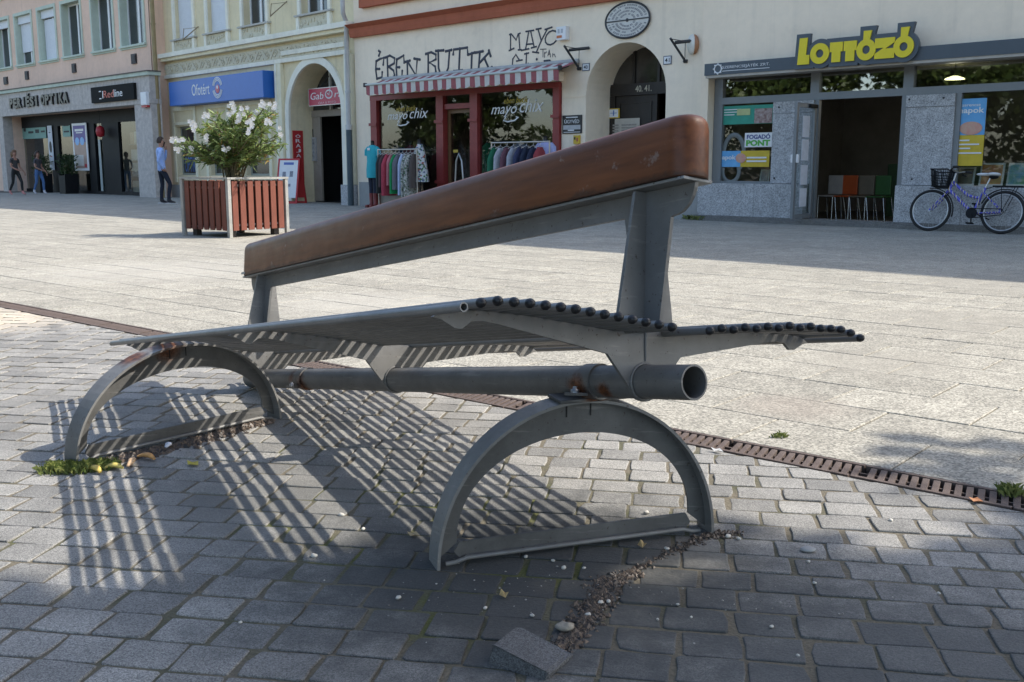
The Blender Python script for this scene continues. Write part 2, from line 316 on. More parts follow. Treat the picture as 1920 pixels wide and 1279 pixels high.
for r in range(-14, 72):
    y0 = 0.35 + r * ROWP; x = -9.0 + rng.random() * 0.1
    while x < 6.5:
        w = rng.uniform(0.114, 0.144); gap = rng.uniform(0.006, 0.016)
        cen = SX * (x + w / 2) + SY * (y0 + ROWP / 2)
        x1 = x; x += w + gap
        if cen.y < 1.05 or cen.y > 9.5 or abs(cen.x) > 0.62 * cen.y + 1.3: continue
        if (cen - gpt(0, -GW)).dot(-GN) < -0.1: continue
        j = lambda k=0.004: rng.uniform(-k, k)
        a0, a1, b0, b1 = x1, x1 + w, y0 + 0.0045 + j(0.0018), y0 + ROWP - 0.0045 + j(0.0018)
        cc = rng.uniform(0.003, 0.007)
        ring = []
        for (px, py) in ((a0 + cc, b0), ((a0 + a1) / 2, b0), (a1 - cc, b0), (a1, b0 + cc), (a1, (b0 + b1) / 2), (a1, b1 - cc), (a1 - cc, b1), ((a0 + a1) / 2, b1), (a0 + cc, b1), (a0, b1 - cc), (a0, (b0 + b1) / 2), (a0, b0 + cc)):
            ring.append(SX * (px + j(0.003)) + SY * (py + j(0.002)))
        if rng.random() < 0.3:
            k_ = rng.choice((0, 3, 6, 9)); cc_ = sum(ring, Vector((0, 0, 0))) / 12; q_ = rng.uniform(0.06, 0.16)
            for e_ in (k_, (k_ - 1) % 12): ring[e_] = ring[e_].lerp(cc_, q_)
        ring = clip(ring, gpt(0, -GW - 0.004), -GN)
        if len(ring) < 3: continue
        ar = abs(sum(ring[i].x * ring[(i + 1) % len(ring)].y - ring[(i + 1) % len(ring)].x * ring[i].y for i in range(len(ring)))) / 2
        if ar < 0.0012: continue
        c = sum(ring, Vector((0, 0, 0))) / len(ring)
        if (c - LOOSE).length < 0.055: continue
        setts.append((visible_area(ring), ring, rng.uniform(-0.0022, 0.0022), (rng.uniform(-0.015, 0.015), rng.uniform(-0.015, 0.015))))
setts.sort(key=lambda q: -q[0])
rest = MB()
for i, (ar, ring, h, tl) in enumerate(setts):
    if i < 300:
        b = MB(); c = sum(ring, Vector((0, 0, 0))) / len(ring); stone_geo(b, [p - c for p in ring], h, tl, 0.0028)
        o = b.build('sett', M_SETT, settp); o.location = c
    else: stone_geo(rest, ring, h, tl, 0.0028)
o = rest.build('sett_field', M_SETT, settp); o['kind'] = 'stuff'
# plaza slabs in running bond
slabs = []
RP, LP = 0.40, 0.60
for r in range(0, 92):
    q0 = 0.002 + r * RP; off = (0.5 if r % 2 else 0.0) * LP + rng.uniform(-0.03, 0.03); t = -40 + off
    while t < 26:
        a0, a1, b0, b1 = t + 0.003, t + LP - 0.003, q0 + 0.003, q0 + RP - 0.003; t += LP
        cen = gpt((a0 + a1) / 2, (b0 + b1) / 2)
        if cen.y < 0.8 or abs(cen.x) > 0.58 * cen.y + 2.0 or cen.y > 46: continue
        ring = [gpt(a0, b0), gpt(a1, b0), gpt(a1, b1), gpt(a0, b1)]
        slabs.append((visible_area(ring), ring))
slabs.sort(key=lambda q: -q[0])
rest = MB()
def slab_geo(b, ring):
    n = 4; tz = rng.uniform(-0.0015, 0.0012); top = [Vector((p.x, p.y, tz)) for p in inset(ring, 0.005)]; rim = [Vector((p.x, p.y, tz - 0.003)) for p in ring]; bot = [Vector((p.x, p.y, -0.02)) for p in ring]
    b.add(top + rim + bot, [(0, 1, 2, 3)] + [((i + 1) % n, i, n + i, n + (i + 1) % n) for i in range(n)] + [(n + (i + 1) % n, n + i, 2 * n + i, 2 * n + (i + 1) % n) for i in range(n)])
for i, (ar, ring) in enumerate(slabs):
    if i < 300:
        b = MB(); c = sum(ring, Vector((0, 0, 0))) / 4; slab_geo(b, [p - c for p in ring]); o = b.build('slab', M_SLAB, plaza); o.location = c
    else: slab_geo(rest, ring)
o = rest.build('slab_field', M_SLAB, plaza); o['kind'] = 'stuff'
# drain channel
M_IRON = mat('rusty_cast_iron', (0.075, 0.052, 0.043), 0.8, col2=(0.14, 0.105, 0.088), scale=14, bump=0.4, bscale=200, metal=0.2)
M_DARK = mat('dark_void', (0.01, 0.01, 0.009), 0.95)
ch = MB()
for q0, q1 in ((-GW, -GW + 0.004), (-0.004, 0.0)):
    ch.add([gpt(-260, q0, -0.11), gpt(260, q0, -0.11), gpt(260, q0, -0.003), gpt(-260, q0, -0.003)], [(0, 1, 2, 3)])
ch.add([gpt(-260, -GW, -0.11), gpt(260, -GW, -0.11), gpt(260, 0, -0.11), gpt(-260, 0, -0.11)], [(0, 1, 2, 3)])
o = ch.build('drain_channel', M_DARK); o['kind'] = 'structure'
bar = MB(); bar.box(-0.0105, 0.0105, -GW + 0.022, -0.022, -0.030, 0.0, bev=0.002)
bar_me = bar.mesh('bar'); bar_me.materials.append(M_IRON)
rail = MB()
for q in (-GW + 0.003, -0.021): rail.box(0.003, 0.497, q, q + 0.018, -0.034, 0.003, bev=0.002)
rail.box(0.003, 0.497, -GW * 0.5 - 0.004, -GW * 0.5 + 0.004, -0.032, -0.006)
rail_me = rail.mesh('rim'); rail_me.materials.append(M_IRON)
NSEG = 21
for sgm in range(NSEG):
    tt = thing('drain_grate', 'rusty cast iron grate section of the drain channel between setts and slabs', 'drain grate', gpt(-8.3 + sgm * 0.5, 0), GA, 'cast iron grate sections along the drain')
    link('rim', rail_me, tt)
    for k in range(14):
        o = link('bar', bar_me, tt); o.location = (0.027 + k * 0.0343, 0, 0); o.rotation_euler = (0, 0, R_(14))
        o.location.x += 0.02 * 0

# ------------------------------------------------------------------ the bench: it has dropped off its far foot and lies at a slant
BP = Vector((0.3189, 2.4186, 0.4867))
BR = Matrix(((0.5647286, 0.8249231, 0.0241538), (-0.8085554, 0.5471877, 0.2163879), (0.1652867, -0.1417301, 0.9760086)))
BM = Matrix.Translation(BP) @ BR.to_4x4(); BMI = BM.inverted()
bench = thing('bench', 'collapsed grey steel bench with tubular seats and a brown back rail', 'bench')
bench.matrix_world = BM
GREY = (0.180, 0.176, 0.168)
M_PAINT = paint('grey_metal_paint', GREY)
LR = 1.2769
M_PIPE = paint('grey_pipe_paint', (0.170, 0.167, 0.160), rust=[(-0.21, -0.03, -0.02, 0.055), (-0.11, -0.035, -0.03, 0.035), (-2.02, -0.01, -0.02, 0.06), (-2.12, -0.02, 0.0, 0.04)], dirt=0.35)
PR = 0.0413
def ring_profile(r, n=40): return [(r * math.cos(2 * math.pi * k / n), r * math.sin(2 * math.pi * k / n)) for k in range(n)]
def pipe_geo(b, u0, u1, ro, ri, n=40, mi=0):
    o = ring_profile(ro, n); i = ring_profile(ri, n)
    v = [(u, *q) for u, prof in ((u0, o), (u1, o), (u0, i), (u1, i)) for q in prof]
    f = []
    for k in range(n):
        j = (k + 1) % n; f.append((k, j, n + j, n + k)); f.append((2 * n + j, 2 * n + k, 3 * n + k, 3 * n + j))
    b.add(v, f, mi, None, True)
    b.add(v, [q for k in range(n) for q in ((n + k, n + (k + 1) % n, 3 * n + (k + 1) % n, 3 * n + k), ((k + 1) % n, k, 2 * n + k, 2 * n + (k + 1) % n))], mi)
b = MB(); pipe_geo(b, -2 * LR - 0.135, 0.174, PR, PR - 0.0045); b.build('main_pipe', M_PIPE, bench)
for uc in (-0.185, -2.045):
    b = MB(); pipe_geo(b, uc - 0.026, uc + 0.026, PR + 0.005, PR - 0.001)
    for s_ in (-1, 1): b.box(uc - 0.026, uc + 0.026, s_ * (PR + 0.02) - 0.018, s_ * (PR + 0.02) + 0.018, -0.038, -0.030, bev=0.002)
    cl = b.build('clamp', M_PIPE, bench)
    for s_ in (-1, 1):
        b = MB(); M = Matrix.Translation((uc, s_ * (PR + 0.024), -0.030)); b.lathe([(0.011, 0), (0.011, 0.008), (0.006, 0.009), (0.006, 0.016)], 6, 0, M); b.build('bolt', mat('bolt_zinc', (0.34, 0.35, 0.36), 0.4, 0.8), cl)
# seat profile
VI, VO = 0.0600, 0.6150
WP = [(0, 0.1238), (3, 0.134), (7, 0.1467), (10, 0.1507), (12, 0.1500), (13, 0.1435), (14, 0.1325)]
def wprof(i):
    for (a, p), (c, q) in zip(WP, WP[1:]):
        if i <= c: return p + (q - p) * (i - a) / (c - a)
    return WP[-1][1]
TR = 0.0100
M_TUBE = paint('grey_tube_paint', (0.195, 0.193, 0.187), dirt=0.3, rough=0.38)
M_CAP = mat('black_rubber_cap', (0.012, 0.012, 0.013), 0.42, var=0.3, scale=40)
M_BORE = mat('tube_bore', (0.02, 0.018, 0.016), 0.9)
for side in (-1, 1):
    for i in range(15):
        vv = side * (VI + (VO - VI) * i / 14); ww = wprof(i)
        ex = 0.0
        if side == 1: ww += (-0.0018 if i % 2 == 0 else 0.0022) if i < 11 else 0
        b = MB()
        if side == -1 and i == 14:
            M = Matrix.Translation((0, vv, ww)); bb = MB(); pipe_geo(bb, -2 * LR - 0.161, 0.161, TR, TR - 0.0028, 18); b.add(bb.v, bb.f, 0, M, True)
            tb = b.build('seat_tube', M_TUBE, bench); bm_ = MB(); pipe_geo(bm_, 0.1595, 0.1612, TR + 0.0002, TR - 0.003, 18); continue
        b.tube([(-2 * LR - 0.161, vv, ww), (0.161 + ex, vv, ww)], TR, 14)
        tb = b.build('seat_tube', M_TUBE, bench)
        for u, sg in ((0.161 + ex, 1), (-2 * LR - 0.161, -1)):
            b = MB(); prof = [(TR + 0.0006, -0.004), (TR + 0.0008, 0.0015), (TR * 0.97, 0.005), (TR * 0.72, 0.0095), (TR * 0.3, 0.012), (0.0005, 0.0122)]
            M = Matrix.Translation((u, vv, ww)) @ Matrix.Rotation(sg * math.pi / 2, 4, 'Y'); b.lathe(prof, 14, 0, M); b.build('end_cap', M_CAP, tb)
# ribs with back posts (plates across the pipe)
def rib_poly(post):
    half = [(0.0, -PR - 0.007), (0.022, -PR - 0.002), (0.038, -0.028), (0.05, -0.012), (0.118, 0.064), (0.43, 0.116), (0.475, 0.121), (0.50, 0.118), (0.522, 0.1005), (0.54, 0.101), (0.575, 0.118), (0.596, 0.1215)]
    top = [(VI + (VO - VI) * i / 14, wprof(i) - TR + 0.001) for i in range(13, -1, -1)]
    up = [(0.09, 0.128), (0.086, 0.165), (0.04, 0.462)] if post else [(0.04, 0.12), (0.0, 0.12)]
    if post: top = [q for q in top if q[0] > 0.095]
    right = half + top + up
    left = [(-v, w) for v, w in reversed(right) if v > 1e-6]
    return right + left
for k in range(3):
    u = -k * LR; post = k != 1
    b = MB(); b.prism(rib_poly(post), 'x', u - 0.005, u + 0.005); 
    rb = b.build('rib', M_PAINT, bench)
    b = MB(); b.tube([(u + 0.0065, v_, w_) for v_, w_ in [(0.0448 * math.cos(a), 0.0448 * math.sin(a)) for a in [R_(q) for q in range(0, 361, 15)]]], 0.0035, 6); b.build('weld_bead', M_PAINT, rb)
    if post:
        b = MB(); rr = random.Random(k); b.tube([(u + 0.0065 * (1 if k == 0 else -1), rr.uniform(-0.001, 0.001), 0.05 + q * 0.0165) for q in range(25)], [rr.uniform(0.0022, 0.0042) for q in range(25)], 6); b.build('weld_bead', M_PAINT, rb)
# the back rail plate with end posts
def railplate():
    b = MB(); T = 0.005; z1 = 0.463; zb = 0.408; un = 0.172; uf = -2 * LR - 0.172
    near = [(-0.075, zb), (-0.052, 0.29), (-0.03, 0.12), (0.055, 0.12), (0.075, 0.262), (0.092, 0.392)]
    hook = [(0.10, 0.394), (0.112, 0.395), (0.13, 0.400), (0.150, 0.414), (0.163, 0.432), (0.170, 0.45), (un, z1)]
    side = near + hook
    mir = [(-2 * LR - u, w) for u, w in reversed(side)]
    b.prism(mir + side, 'y', -T, T)
    return b.build('back_frame', M_PAINT, bench)
rf = railplate()
b = MB(); b.bbox(-2 * LR - 0.176, 0.176, -0.046, 0.046, 0.464, 0.4715, 0.002); b.build('top_flange', paint('grey_flange_paint', (0.24, 0.243, 0.24)), rf)
# brown back rail: rounded beam
def wood_mat():
    m, t, bs = _nt('brown_lacquer'); N = t.nodes.new; L = t.links.new
    tc = N('ShaderNodeTexCoord'); mp = N('ShaderNodeMapping'); mp.inputs['Scale'].default_value = (0.6, 7, 7); L(tc.outputs['Object'], mp.inputs['Vector'])
    n = N('ShaderNodeTexNoise'); n.inputs['Scale'].default_value = 5; n.inputs['Detail'].default_value = 8; n.inputs['Roughness'].default_value = 0.6; L(mp.outputs[0], n.inputs['Vector'])
    r = N('ShaderNodeValToRGB'); r.color_ramp.elements[0].position = 0.3; r.color_ramp.elements[1].position = 0.75; r.color_ramp.elements[0].color = (0.095, 0.030, 0.011, 1); r.color_ramp.elements[1].color = (0.20, 0.067, 0.023, 1); L(n.outputs['Fac'], r.inputs[0])
    n2 = N('ShaderNodeTexNoise'); n2.inputs['Scale'].default_value = 11; n2.inputs['Detail'].default_value = 9; n2.inputs['Roughness'].default_value = 0.72; L(tc.outputs['Object'], n2.inputs['Vector'])
    k = N('ShaderNodeMapRange'); k.inputs['From Min'].default_value = 0.62; k.inputs['From Max'].default_value = 0.67; k.inputs['To Max'].default_value = 0.5; L(n2.outputs['Fac'], k.inputs['Value'])
    mm = N('ShaderNodeMix'); mm.data_type = 'RGBA'; mm.inputs['B'].default_value = (0.30, 0.235, 0.20, 1); L(r.outputs[0], mm.inputs['A']); L(k.outputs[0], mm.inputs['Factor'])
    # darker rim along the lower edge
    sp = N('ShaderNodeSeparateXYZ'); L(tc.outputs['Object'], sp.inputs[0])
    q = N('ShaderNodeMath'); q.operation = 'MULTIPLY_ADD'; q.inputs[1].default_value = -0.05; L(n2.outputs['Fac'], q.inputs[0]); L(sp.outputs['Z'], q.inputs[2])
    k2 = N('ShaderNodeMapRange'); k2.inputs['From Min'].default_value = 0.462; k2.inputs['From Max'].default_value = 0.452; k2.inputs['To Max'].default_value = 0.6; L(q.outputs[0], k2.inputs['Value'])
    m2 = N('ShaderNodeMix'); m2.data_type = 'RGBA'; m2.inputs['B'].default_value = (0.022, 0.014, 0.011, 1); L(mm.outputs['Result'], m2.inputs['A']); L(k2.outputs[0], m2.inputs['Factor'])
    L(m2.outputs['Result'], bs.inputs['Base Color'])
    rr = N('ShaderNodeMapRange'); rr.inputs['To Min'].default_value = 0.22; rr.inputs['To Max'].default_value = 0.62; bs.inputs['Specular IOR Level'].default_value = 0.32; L(n2.outputs['Fac'], rr.inputs['Value']); L(rr.outputs[0], bs.inputs['Roughness'])
    bp = N('ShaderNodeBump'); bp.inputs['Strength'].default_value = 0.10; bp.inputs['Distance'].default_value = 0.004; L(n.outputs['Fac'], bp.inputs['Height']); L(bp.outputs[0], bs.inputs['Normal'])
    return m
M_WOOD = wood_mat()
def back_beam():
    z0, z1, hv = 0.4725, 0.622, 0.054; u1 = 0.185; u0 = -2 * LR - 0.185; er = 0.058
    bm = bmesh.new()
    # plan outline (u, v) with rounded ends
    out = []
    for cu_, sg in ((u1 - er, 1), (u0 + er, -1)):
        for a in range(-90, 91, 12):
            t = R_(a); x = cu_ + sg * er * math.cos(t); y = hv * math.copysign(abs(math.sin(t)) ** 0.8, math.sin(t)) * sg
            out.append((x, y))
    lv = [(z0, 0.985), (z0 + 0.004, 1.0), (z0 + 0.116, 1.0), (z0 + 0.129, 0.97), (z0 + 0.139, 0.89), (z0 + 0.146, 0.76), (z1, 0.55)]
    cu = (u0 + u1) / 2; rows = []
    for z, k in lv:
        row = []
        for x, y in out:
            dx = (1 - k) * hv * (1 if x > cu else -1) * 0.95
            row.append(bm.verts.new((x - dx, y * k, z)))
        rows.append(row)
    n = len(out)
    for r in range(len(rows) - 1):
        for i in range(n): bm.faces.new((rows[r][i], rows[r][(i + 1) % n], rows[r + 1][(i + 1) % n], rows[r + 1][i])).smooth = True
    bm.faces.new(rows[0][::-1]); bm.faces.new(rows[-1]).smooth = True
    bmesh.ops.recalc_face_normals(bm, faces=bm.faces[:])
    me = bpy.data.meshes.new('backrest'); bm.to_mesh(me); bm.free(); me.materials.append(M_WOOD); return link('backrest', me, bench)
bkr = back_beam()
b = MB(); b.lathe([(0.017, 0.0), (0.017, 0.004), (0.012, 0.008), (0.004, 0.010)], 14, 0, Matrix.Translation((0.10, 0.005, 0.6205))); b.build('screw_cap', M_CAP, bkr)
b = MB(); b.box(-2 * LR - 0.168, -2 * LR - 0.125, -0.0560, -0.0535, 0.478, 0.488); b.build('maker_plate', mat('small_plate', (0.42, 0.42, 0.40), 0.5, 0.4), bkr)
# arched feet
def arch(name, A, B, hgt, rust, side_web=0.0):
    """half-round foot standing on ground points A (front) and B (rear)"""
    A, B = Vector(A), Vector(B); ex = (B - A); W = ex.length; ex.normalize(); ey = Vector((-ex.y, ex.x, 0)); mid = (A + B) / 2
    M = BMI @ Matrix.Translation(mid) @ Matrix(((ex.x, ey.x, 0), (ex.y, ey.y, 0), (0, 0, 1))).to_4x4()
    a = W / 2; T = 0.008; n = 40; fw = 0.040
    o = [(-a * math.cos(math.pi * k / n), hgt * math.sin(math.pi * k / n)) for k in range(n + 1)]
    i = [(-(a - T) * math.cos(math.pi * k / n), (hgt - T) * math.sin(math.pi * k / n)) for k in range(n + 1)]
    m = paint('foot_paint_' + name, (0.22, 0.215, 0.203), rust=rust, dirt=0.3, rough=0.5)
    b = MB(); b.strip(o, i, 'y', -fw, fw, 0, M)
    lg = b.build('leg', m, bench)
    # web plate: thick at the crown, thin at the legs, base bar joins with rounded corners
    b = MB(); nn = 48; ou = []; inn = []
    zb = 0.055
    for k in range(nn + 1):
        t = math.pi * k / nn; x = -math.cos(t); z = math.sin(t)
        ou.append(((a - T) * x, max((hgt - T) * z, 0.012)))
        wx = a - 0.062; wz = hgt - 0.095
        px, pz = wx * x, zb + (wz - zb) * z ** 0.92
        inn.append((px, pz))
    b.strip(ou, inn, 'y', -0.004, 0.004, 0, M)
    b.prism([(-a + 0.07, 0.012), (a - 0.07, 0.012), (a - 0.055, 0.03), (a - 0.07, 0.056), (-a + 0.07, 0.056), (-a + 0.055, 0.03)], 'y', -0.0038, 0.0038, 0, M)
    b.build('web_plate', paint('web_paint_' + name, (0.135, 0.132, 0.125), rust=rust, dirt=0.45, rough=0.55), lg)
    b = MB()
    for q in ((-a + 0.085, a - 0.085),): b.bbox(q[0], q[1], -0.017, 0.017, 0.012, 0.019, 0.002, 0, M)
    b.tube([(-a + 0.03, -0.012, 0.004), (-a + 0.055, -0.014, 0.006), (-a + 0.085, -0.017, 0.016), (a - 0.085, -0.017, 0.016), (a - 0.055, -0.014, 0.006), (a - 0.03, -0.012, 0.004)], 0.006, 8, 0, M)
    b.build('base_bar', m, lg)
    b = MB()
    for s_ in (-1, 1): b.box(s_ * 0.034 - 0.0015, s_ * 0.034 + 0.0015, -0.0062, -0.0041, hgt - 0.05, hgt - 0.018, 0, M)
    b.build('seam', M_BORE, lg)
    return lg
nA, nB = gnd(812, 1060), gnd(1325, 992)
AH = 0.409
arch('near', nA, nB, AH, [(0.0, 0.0, 0.0, 0.01)])
fA, fB = gnd(132, 872), gnd(516, 782)
fm = (BMI @ Vector((fA * 0.5 + fB * 0.5) + Vector((-0.12, -0.13, 0.35))))
fm2 = (BMI @ (Vector((fA * 0.5 + fB * 0.5)) + Vector((-0.03, -0.03, 0.36))))
arch('far', fA, fB, 0.362, [(*fm, 0.07), (*fm2, 0.08)])
# rusty saddle plate between the near foot and the pipe
pc = BM @ Vector((-0.157, 0, -PR)); 
b = MB(); M = BMI @ Matrix.Translation(((nA + nB) / 2 + Vector((0.03, 0.01, 0)))) @ Matrix.Rotation(R_(20), 4, 'Z')
b.bbox(-0.10, 0.10, -0.045, 0.045, AH - 0.004, AH + 0.005, 0.002, 0, M)
b.bbox(-0.03, 0.03, -0.04, 0.04, AH + 0.004, AH + 0.016, 0.004, 0, M); b.build('saddle_plate', paint('rusted_saddle', (0.10, 0.10, 0.098), rust=[(-0.17, 0, -0.05, 0.05)], dirt=0.5, rough=0.6), bench)

# ------------------------------------------------------------------ the house fronts
FA = Fac((3.62, 19.87, 0), 44.0)
YO = FA.w(-10.72, 0.06, 0); FY = Fac(YO, 46.4)
def stucco(name, col, var=0.10, scale=1.6, stain=None):
    """lime render: broad patches, vertical rain streaks, fine grain"""
    if name in MATS: return MATS[name]
    m, t, b = _nt(name); N = t.nodes.new; L = t.links.new; b.inputs['Roughness'].default_value = 0.93
    tc = N('ShaderNodeTexCoord'); co = tc.outputs['Object']; f = None
    for sc, vec, lo_, hi_, p0, p1 in ((scale * 0.45, (1, 1, 1), 1 - var * 1.1, 1 + var * 0.6, 0.3, 0.7), (1.0, (5.0, 5.0, 0.22), 1 - var * 1.7, 1.0, 0.22, 0.46), (7.0, (1, 1, 1), 1 - var * 0.5, 1 + var * 0.5, 0.3, 0.7), (1.4, (1.2, 1.2, 1.0), 1 - var * 1.2, 1.0, 0.30, 0.40)):
        mp = N('ShaderNodeMapping'); mp.inputs['Scale'].default_value = vec; L(co, mp.inputs['Vector'])
        n = N('ShaderNodeTexNoise'); n.inputs['Scale'].default_value = sc; n.inputs['Detail'].default_value = 6; n.inputs['Roughness'].default_value = 0.62; L(mp.outputs[0], n.inputs['Vector'])
        r = N('ShaderNodeMapRange'); r.inputs['From Min'].default_value = p0; r.inputs['From Max'].default_value = p1; r.inputs['To Min'].default_value = lo_; r.inputs['To Max'].default_value = hi_; L(n.outputs['Fac'], r.inputs['Value'])
        if f is None: f = r.outputs[0]
        else: q = N('ShaderNodeMath'); q.operation = 'MULTIPLY'; L(f, q.inputs[0]); L(r.outputs[0], q.inputs[1]); f = q.outputs[0]
    sc_ = N('ShaderNodeVectorMath'); sc_.operation = 'SCALE'; sc_.inputs[0].default_value = col; L(f, sc_.inputs['Scale']); L(sc_.outputs[0], b.inputs['Base Color'])
    n2 = N('ShaderNodeTexNoise'); n2.inputs['Scale'].default_value = 45; n2.inputs['Detail'].default_value = 5; L(co, n2.inputs['Vector']); bp = N('ShaderNodeBump'); bp.inputs['Strength'].default_value = 0.15; bp.inputs['Distance'].default_value = 0.01; L(n2.outputs['Fac'], bp.inputs['Height']); L(bp.outputs[0], b.inputs['Normal'])
    MATS[name] = m; return m
M_PEACH = stucco('peach_render', (0.80, 0.56, 0.42)); M_YEL = stucco('yellow_render', (0.76, 0.65, 0.42)); M_CREAM = stucco('cream_render', (0.91, 0.775, 0.59), var=0.07)
M_CREAM2 = stucco('pale_cream_render', (0.92, 0.77, 0.58), var=0.06); M_YTRIM = stucco('pale_yellow_trim', (0.86, 0.79, 0.57)); M_YW = stucco('ivory_trim', (0.86, 0.82, 0.68))
M_ORANGE = stucco('brick_red_cornice', (0.42, 0.125, 0.065)); M_GREENT = stucco('pale_green_trim', (0.55, 0.61, 0.50)); M_PLST = stucco('grey_plinth_render', (0.34, 0.34, 0.32))
M_PSTONE = stone('pale_portal_stone', (0.50, 0.45, 0.40), (0.54, 0.49, 0.44), speck=60, speck_amt=0.10, bump=0.1)
M_GRAN = stone('grey_granite_cladding', (0.38, 0.38, 0.375), (0.42, 0.42, 0.415), speck=75, speck_amt=0.42, rough=0.6, bump=0.0)
M_ALU = mat('grey_aluminium', (0.22, 0.235, 0.24), 0.45, 0.3, var=0.05); M_BLACKF = mat('black_frame', (0.010, 0.011, 0.012), 0.6, var=0.2, spec=0.2)
M_WHITEF = mat('white_window_frame', (0.74, 0.74, 0.72), 0.45, var=0.05); M_SHUT = mat('white_roller_shutter', (0.68, 0.70, 0.72), 0.6, var=0.04)
M_PANE = glass('shop_glass', (0.80, 0.84, 0.82), 0.055, 0.014); M_DPANE = mat('dark_window_glass', (0.03, 0.036, 0.04), 0.06, var=0.4, scale=1.2, spec=0.8)
M_ROOM = mat('dim_room', (0.16, 0.15, 0.14), 0.9, var=0.2); M_ROOMF = mat('dim_room_floor', (0.07, 0.065, 0.06), 0.6)
M_TILE = mat('roof_tiles', (0.25, 0.09, 0.055), 0.85, var=0.25, scale=3); M_REDF = mat('red_timber', (0.26, 0.035, 0.03), 0.45, var=0.12, scale=8)
M_WHITE = mat('white_plastic', (0.78, 0.78, 0.76), 0.5, var=0.04); M_BRONZE = mat('dark_metal', (0.05, 0.052, 0.055), 0.5, 0.3)
def wall_geo(b, s0, s1, z0, z1, holes, depth=0.3, mi=0, d=0.0, rmi=None):
    """wall face with openings; holes = (a, b, z0, z1[, spring]); reveals go `depth` inwards"""
    rmi = mi if rmi is None else rmi
    xs = sorted({s0, s1, *[h[0] for h in holes], *[h[1] for h in holes]}); zs = sorted({z0, z1, *[max(h[2], z0) for h in holes], *[h[3] for h in holes]})
    for x0, x1 in zip(xs, xs[1:]):
        for q0, q1 in zip(zs, zs[1:]):
            cx, cz = (x0 + x1) / 2, (q0 + q1) / 2
            if any(h[0] < cx < h[1] and h[2] < cz < h[3] for h in holes): continue
            b.add([(x0, d, q0), (x1, d, q0), (x1, d, q1), (x0, d, q1)], [(0, 1, 2, 3)], mi)
    for h in holes:
        a, c, p, q = h[:4]; rmi0 = rmi; rmi = rmi if p > 1 else mi; dd = h[5] if len(h) > 5 else depth
        if len(h) > 4 and h[4] is not None:
            sp = h[4]; n = 24; mx = (a + c) / 2; rx = (c - a) / 2; rz = q - sp
            pts = [(mx - rx * math.cos(math.pi * k / n), sp + rz * math.sin(math.pi * k / n)) for k in range(n + 1)]
            for k in range(n):
                (xa, za), (xb, zb) = pts[k], pts[k + 1]
                b.add([(xa, d, za), (xb, d, zb), (xb, d, q), (xa, d, q)], [(0, 1, 2, 3)], mi)
                b.add([(xa, d, za), (xa, d + dd, za), (xb, d + dd, zb), (xb, d, zb)], [(0, 1, 2, 3)], rmi, None, True)
            b.add([(a, d, p), (a, d + dd, p), (a, d + dd, sp), (a, d, sp)], [(0, 1, 2, 3)], rmi); b.add([(c, d, p), (c, d, sp), (c, d + dd, sp), (c, d + dd, p)], [(0, 1, 2, 3)], rmi)
        else:
            b.add([(a, d, p), (a, d + dd, p), (a, d + dd, q), (a, d, q)], [(0, 1, 2, 3)], rmi); b.add([(c, d, p), (c, d, q), (c, d + dd, q), (c, d + dd, p)], [(0, 1, 2, 3)], rmi)
            b.add([(a, d, q), (a, d + dd, q), (c, d + dd, q), (c, d, q)], [(0, 1, 2, 3)], rmi)
            if p > z0 + 0.01: b.add([(a, d, p), (c, d, p), (c, d + dd, p), (a, d + dd, p)], [(0, 1, 2, 3)], rmi)
        rmi = rmi0
def house(name, label, F, loc=None):
    return thing(name, label, 'building', F.o, F.rot)
def shell(root, s0, s1, h, m, dep=9.0, d=0.02):
    """side walls, back wall and tiled roof so that the house casts its shadow"""
    b = MB()
    b.add([(s0, d, 0), (s0, dep, 0), (s0, dep, h), (s0, d, h)], [(0, 1, 2, 3)]); b.add([(s1, d, 0), (s1, d, h), (s1, dep, h), (s1, dep, 0)], [(0, 1, 2, 3)]); b.add([(s0, dep, 0), (s1, dep, 0), (s1, dep, h), (s0, dep, h)], [(0, 1, 2, 3)])
    b.build('side_wall', m, root)
    b = MB(); b.prism([(-0.25, h), (dep / 2, h + 1.3), (dep + 0.25, h), (dep / 2, h - 0.05)], 'x', s0, s1); b.build('roof', M_TILE, root)
def room(root, s0, s1, d0, d1, z1, m=None, fl=None):
    b = MB(); m = m or M_ROOM
    b.add([(s0, d0, 0.02), (s1, d0, 0.02), (s1, d1, 0.02), (s0, d1, 0.02)], [(0, 1, 2, 3)], 1)
    b.add([(s0, d0, z1), (s0, d1, z1), (s1, d1, z1), (s1, d0, z1)], [(0, 1, 2, 3)]); b.add([(s0, d1, 0), (s1, d1, 0), (s1, d1, z1), (s0, d1, z1)], [(0, 1, 2, 3)])
    b.add([(s0, d0, 0), (s0, d1, 0), (s0, d1, z1), (s0, d0, z1)], [(0, 1, 2, 3)]); b.add([(s1, d0, 0), (s1, d0, z1), (s1, d1, z1), (s1, d1, 0)], [(0, 1, 2, 3)])
    return b.build('room', [m, fl or M_ROOMF], root)
def frame_geo(b, s0, s1, z0, z1, w, d0, d1, mi=0):
    b.box(s0, s1, d0, d1, z0, z0 + w, mi); b.box(s0, s1, d0, d1, z1 - w, z1, mi); b.box(s0, s0 + w, d0, d1, z0 + w, z1 - w, mi); b.box(s1 - w, s1, d0, d1, z0 + w, z1 - w, mi)
def pane(root, s0, s1, z0, z1, d, m=None, name='pane'):
    return boxpart(name, m or M_PANE, root, s0, s1, d, d + 0.008, z0, z1)
H_EAVE = 9.02

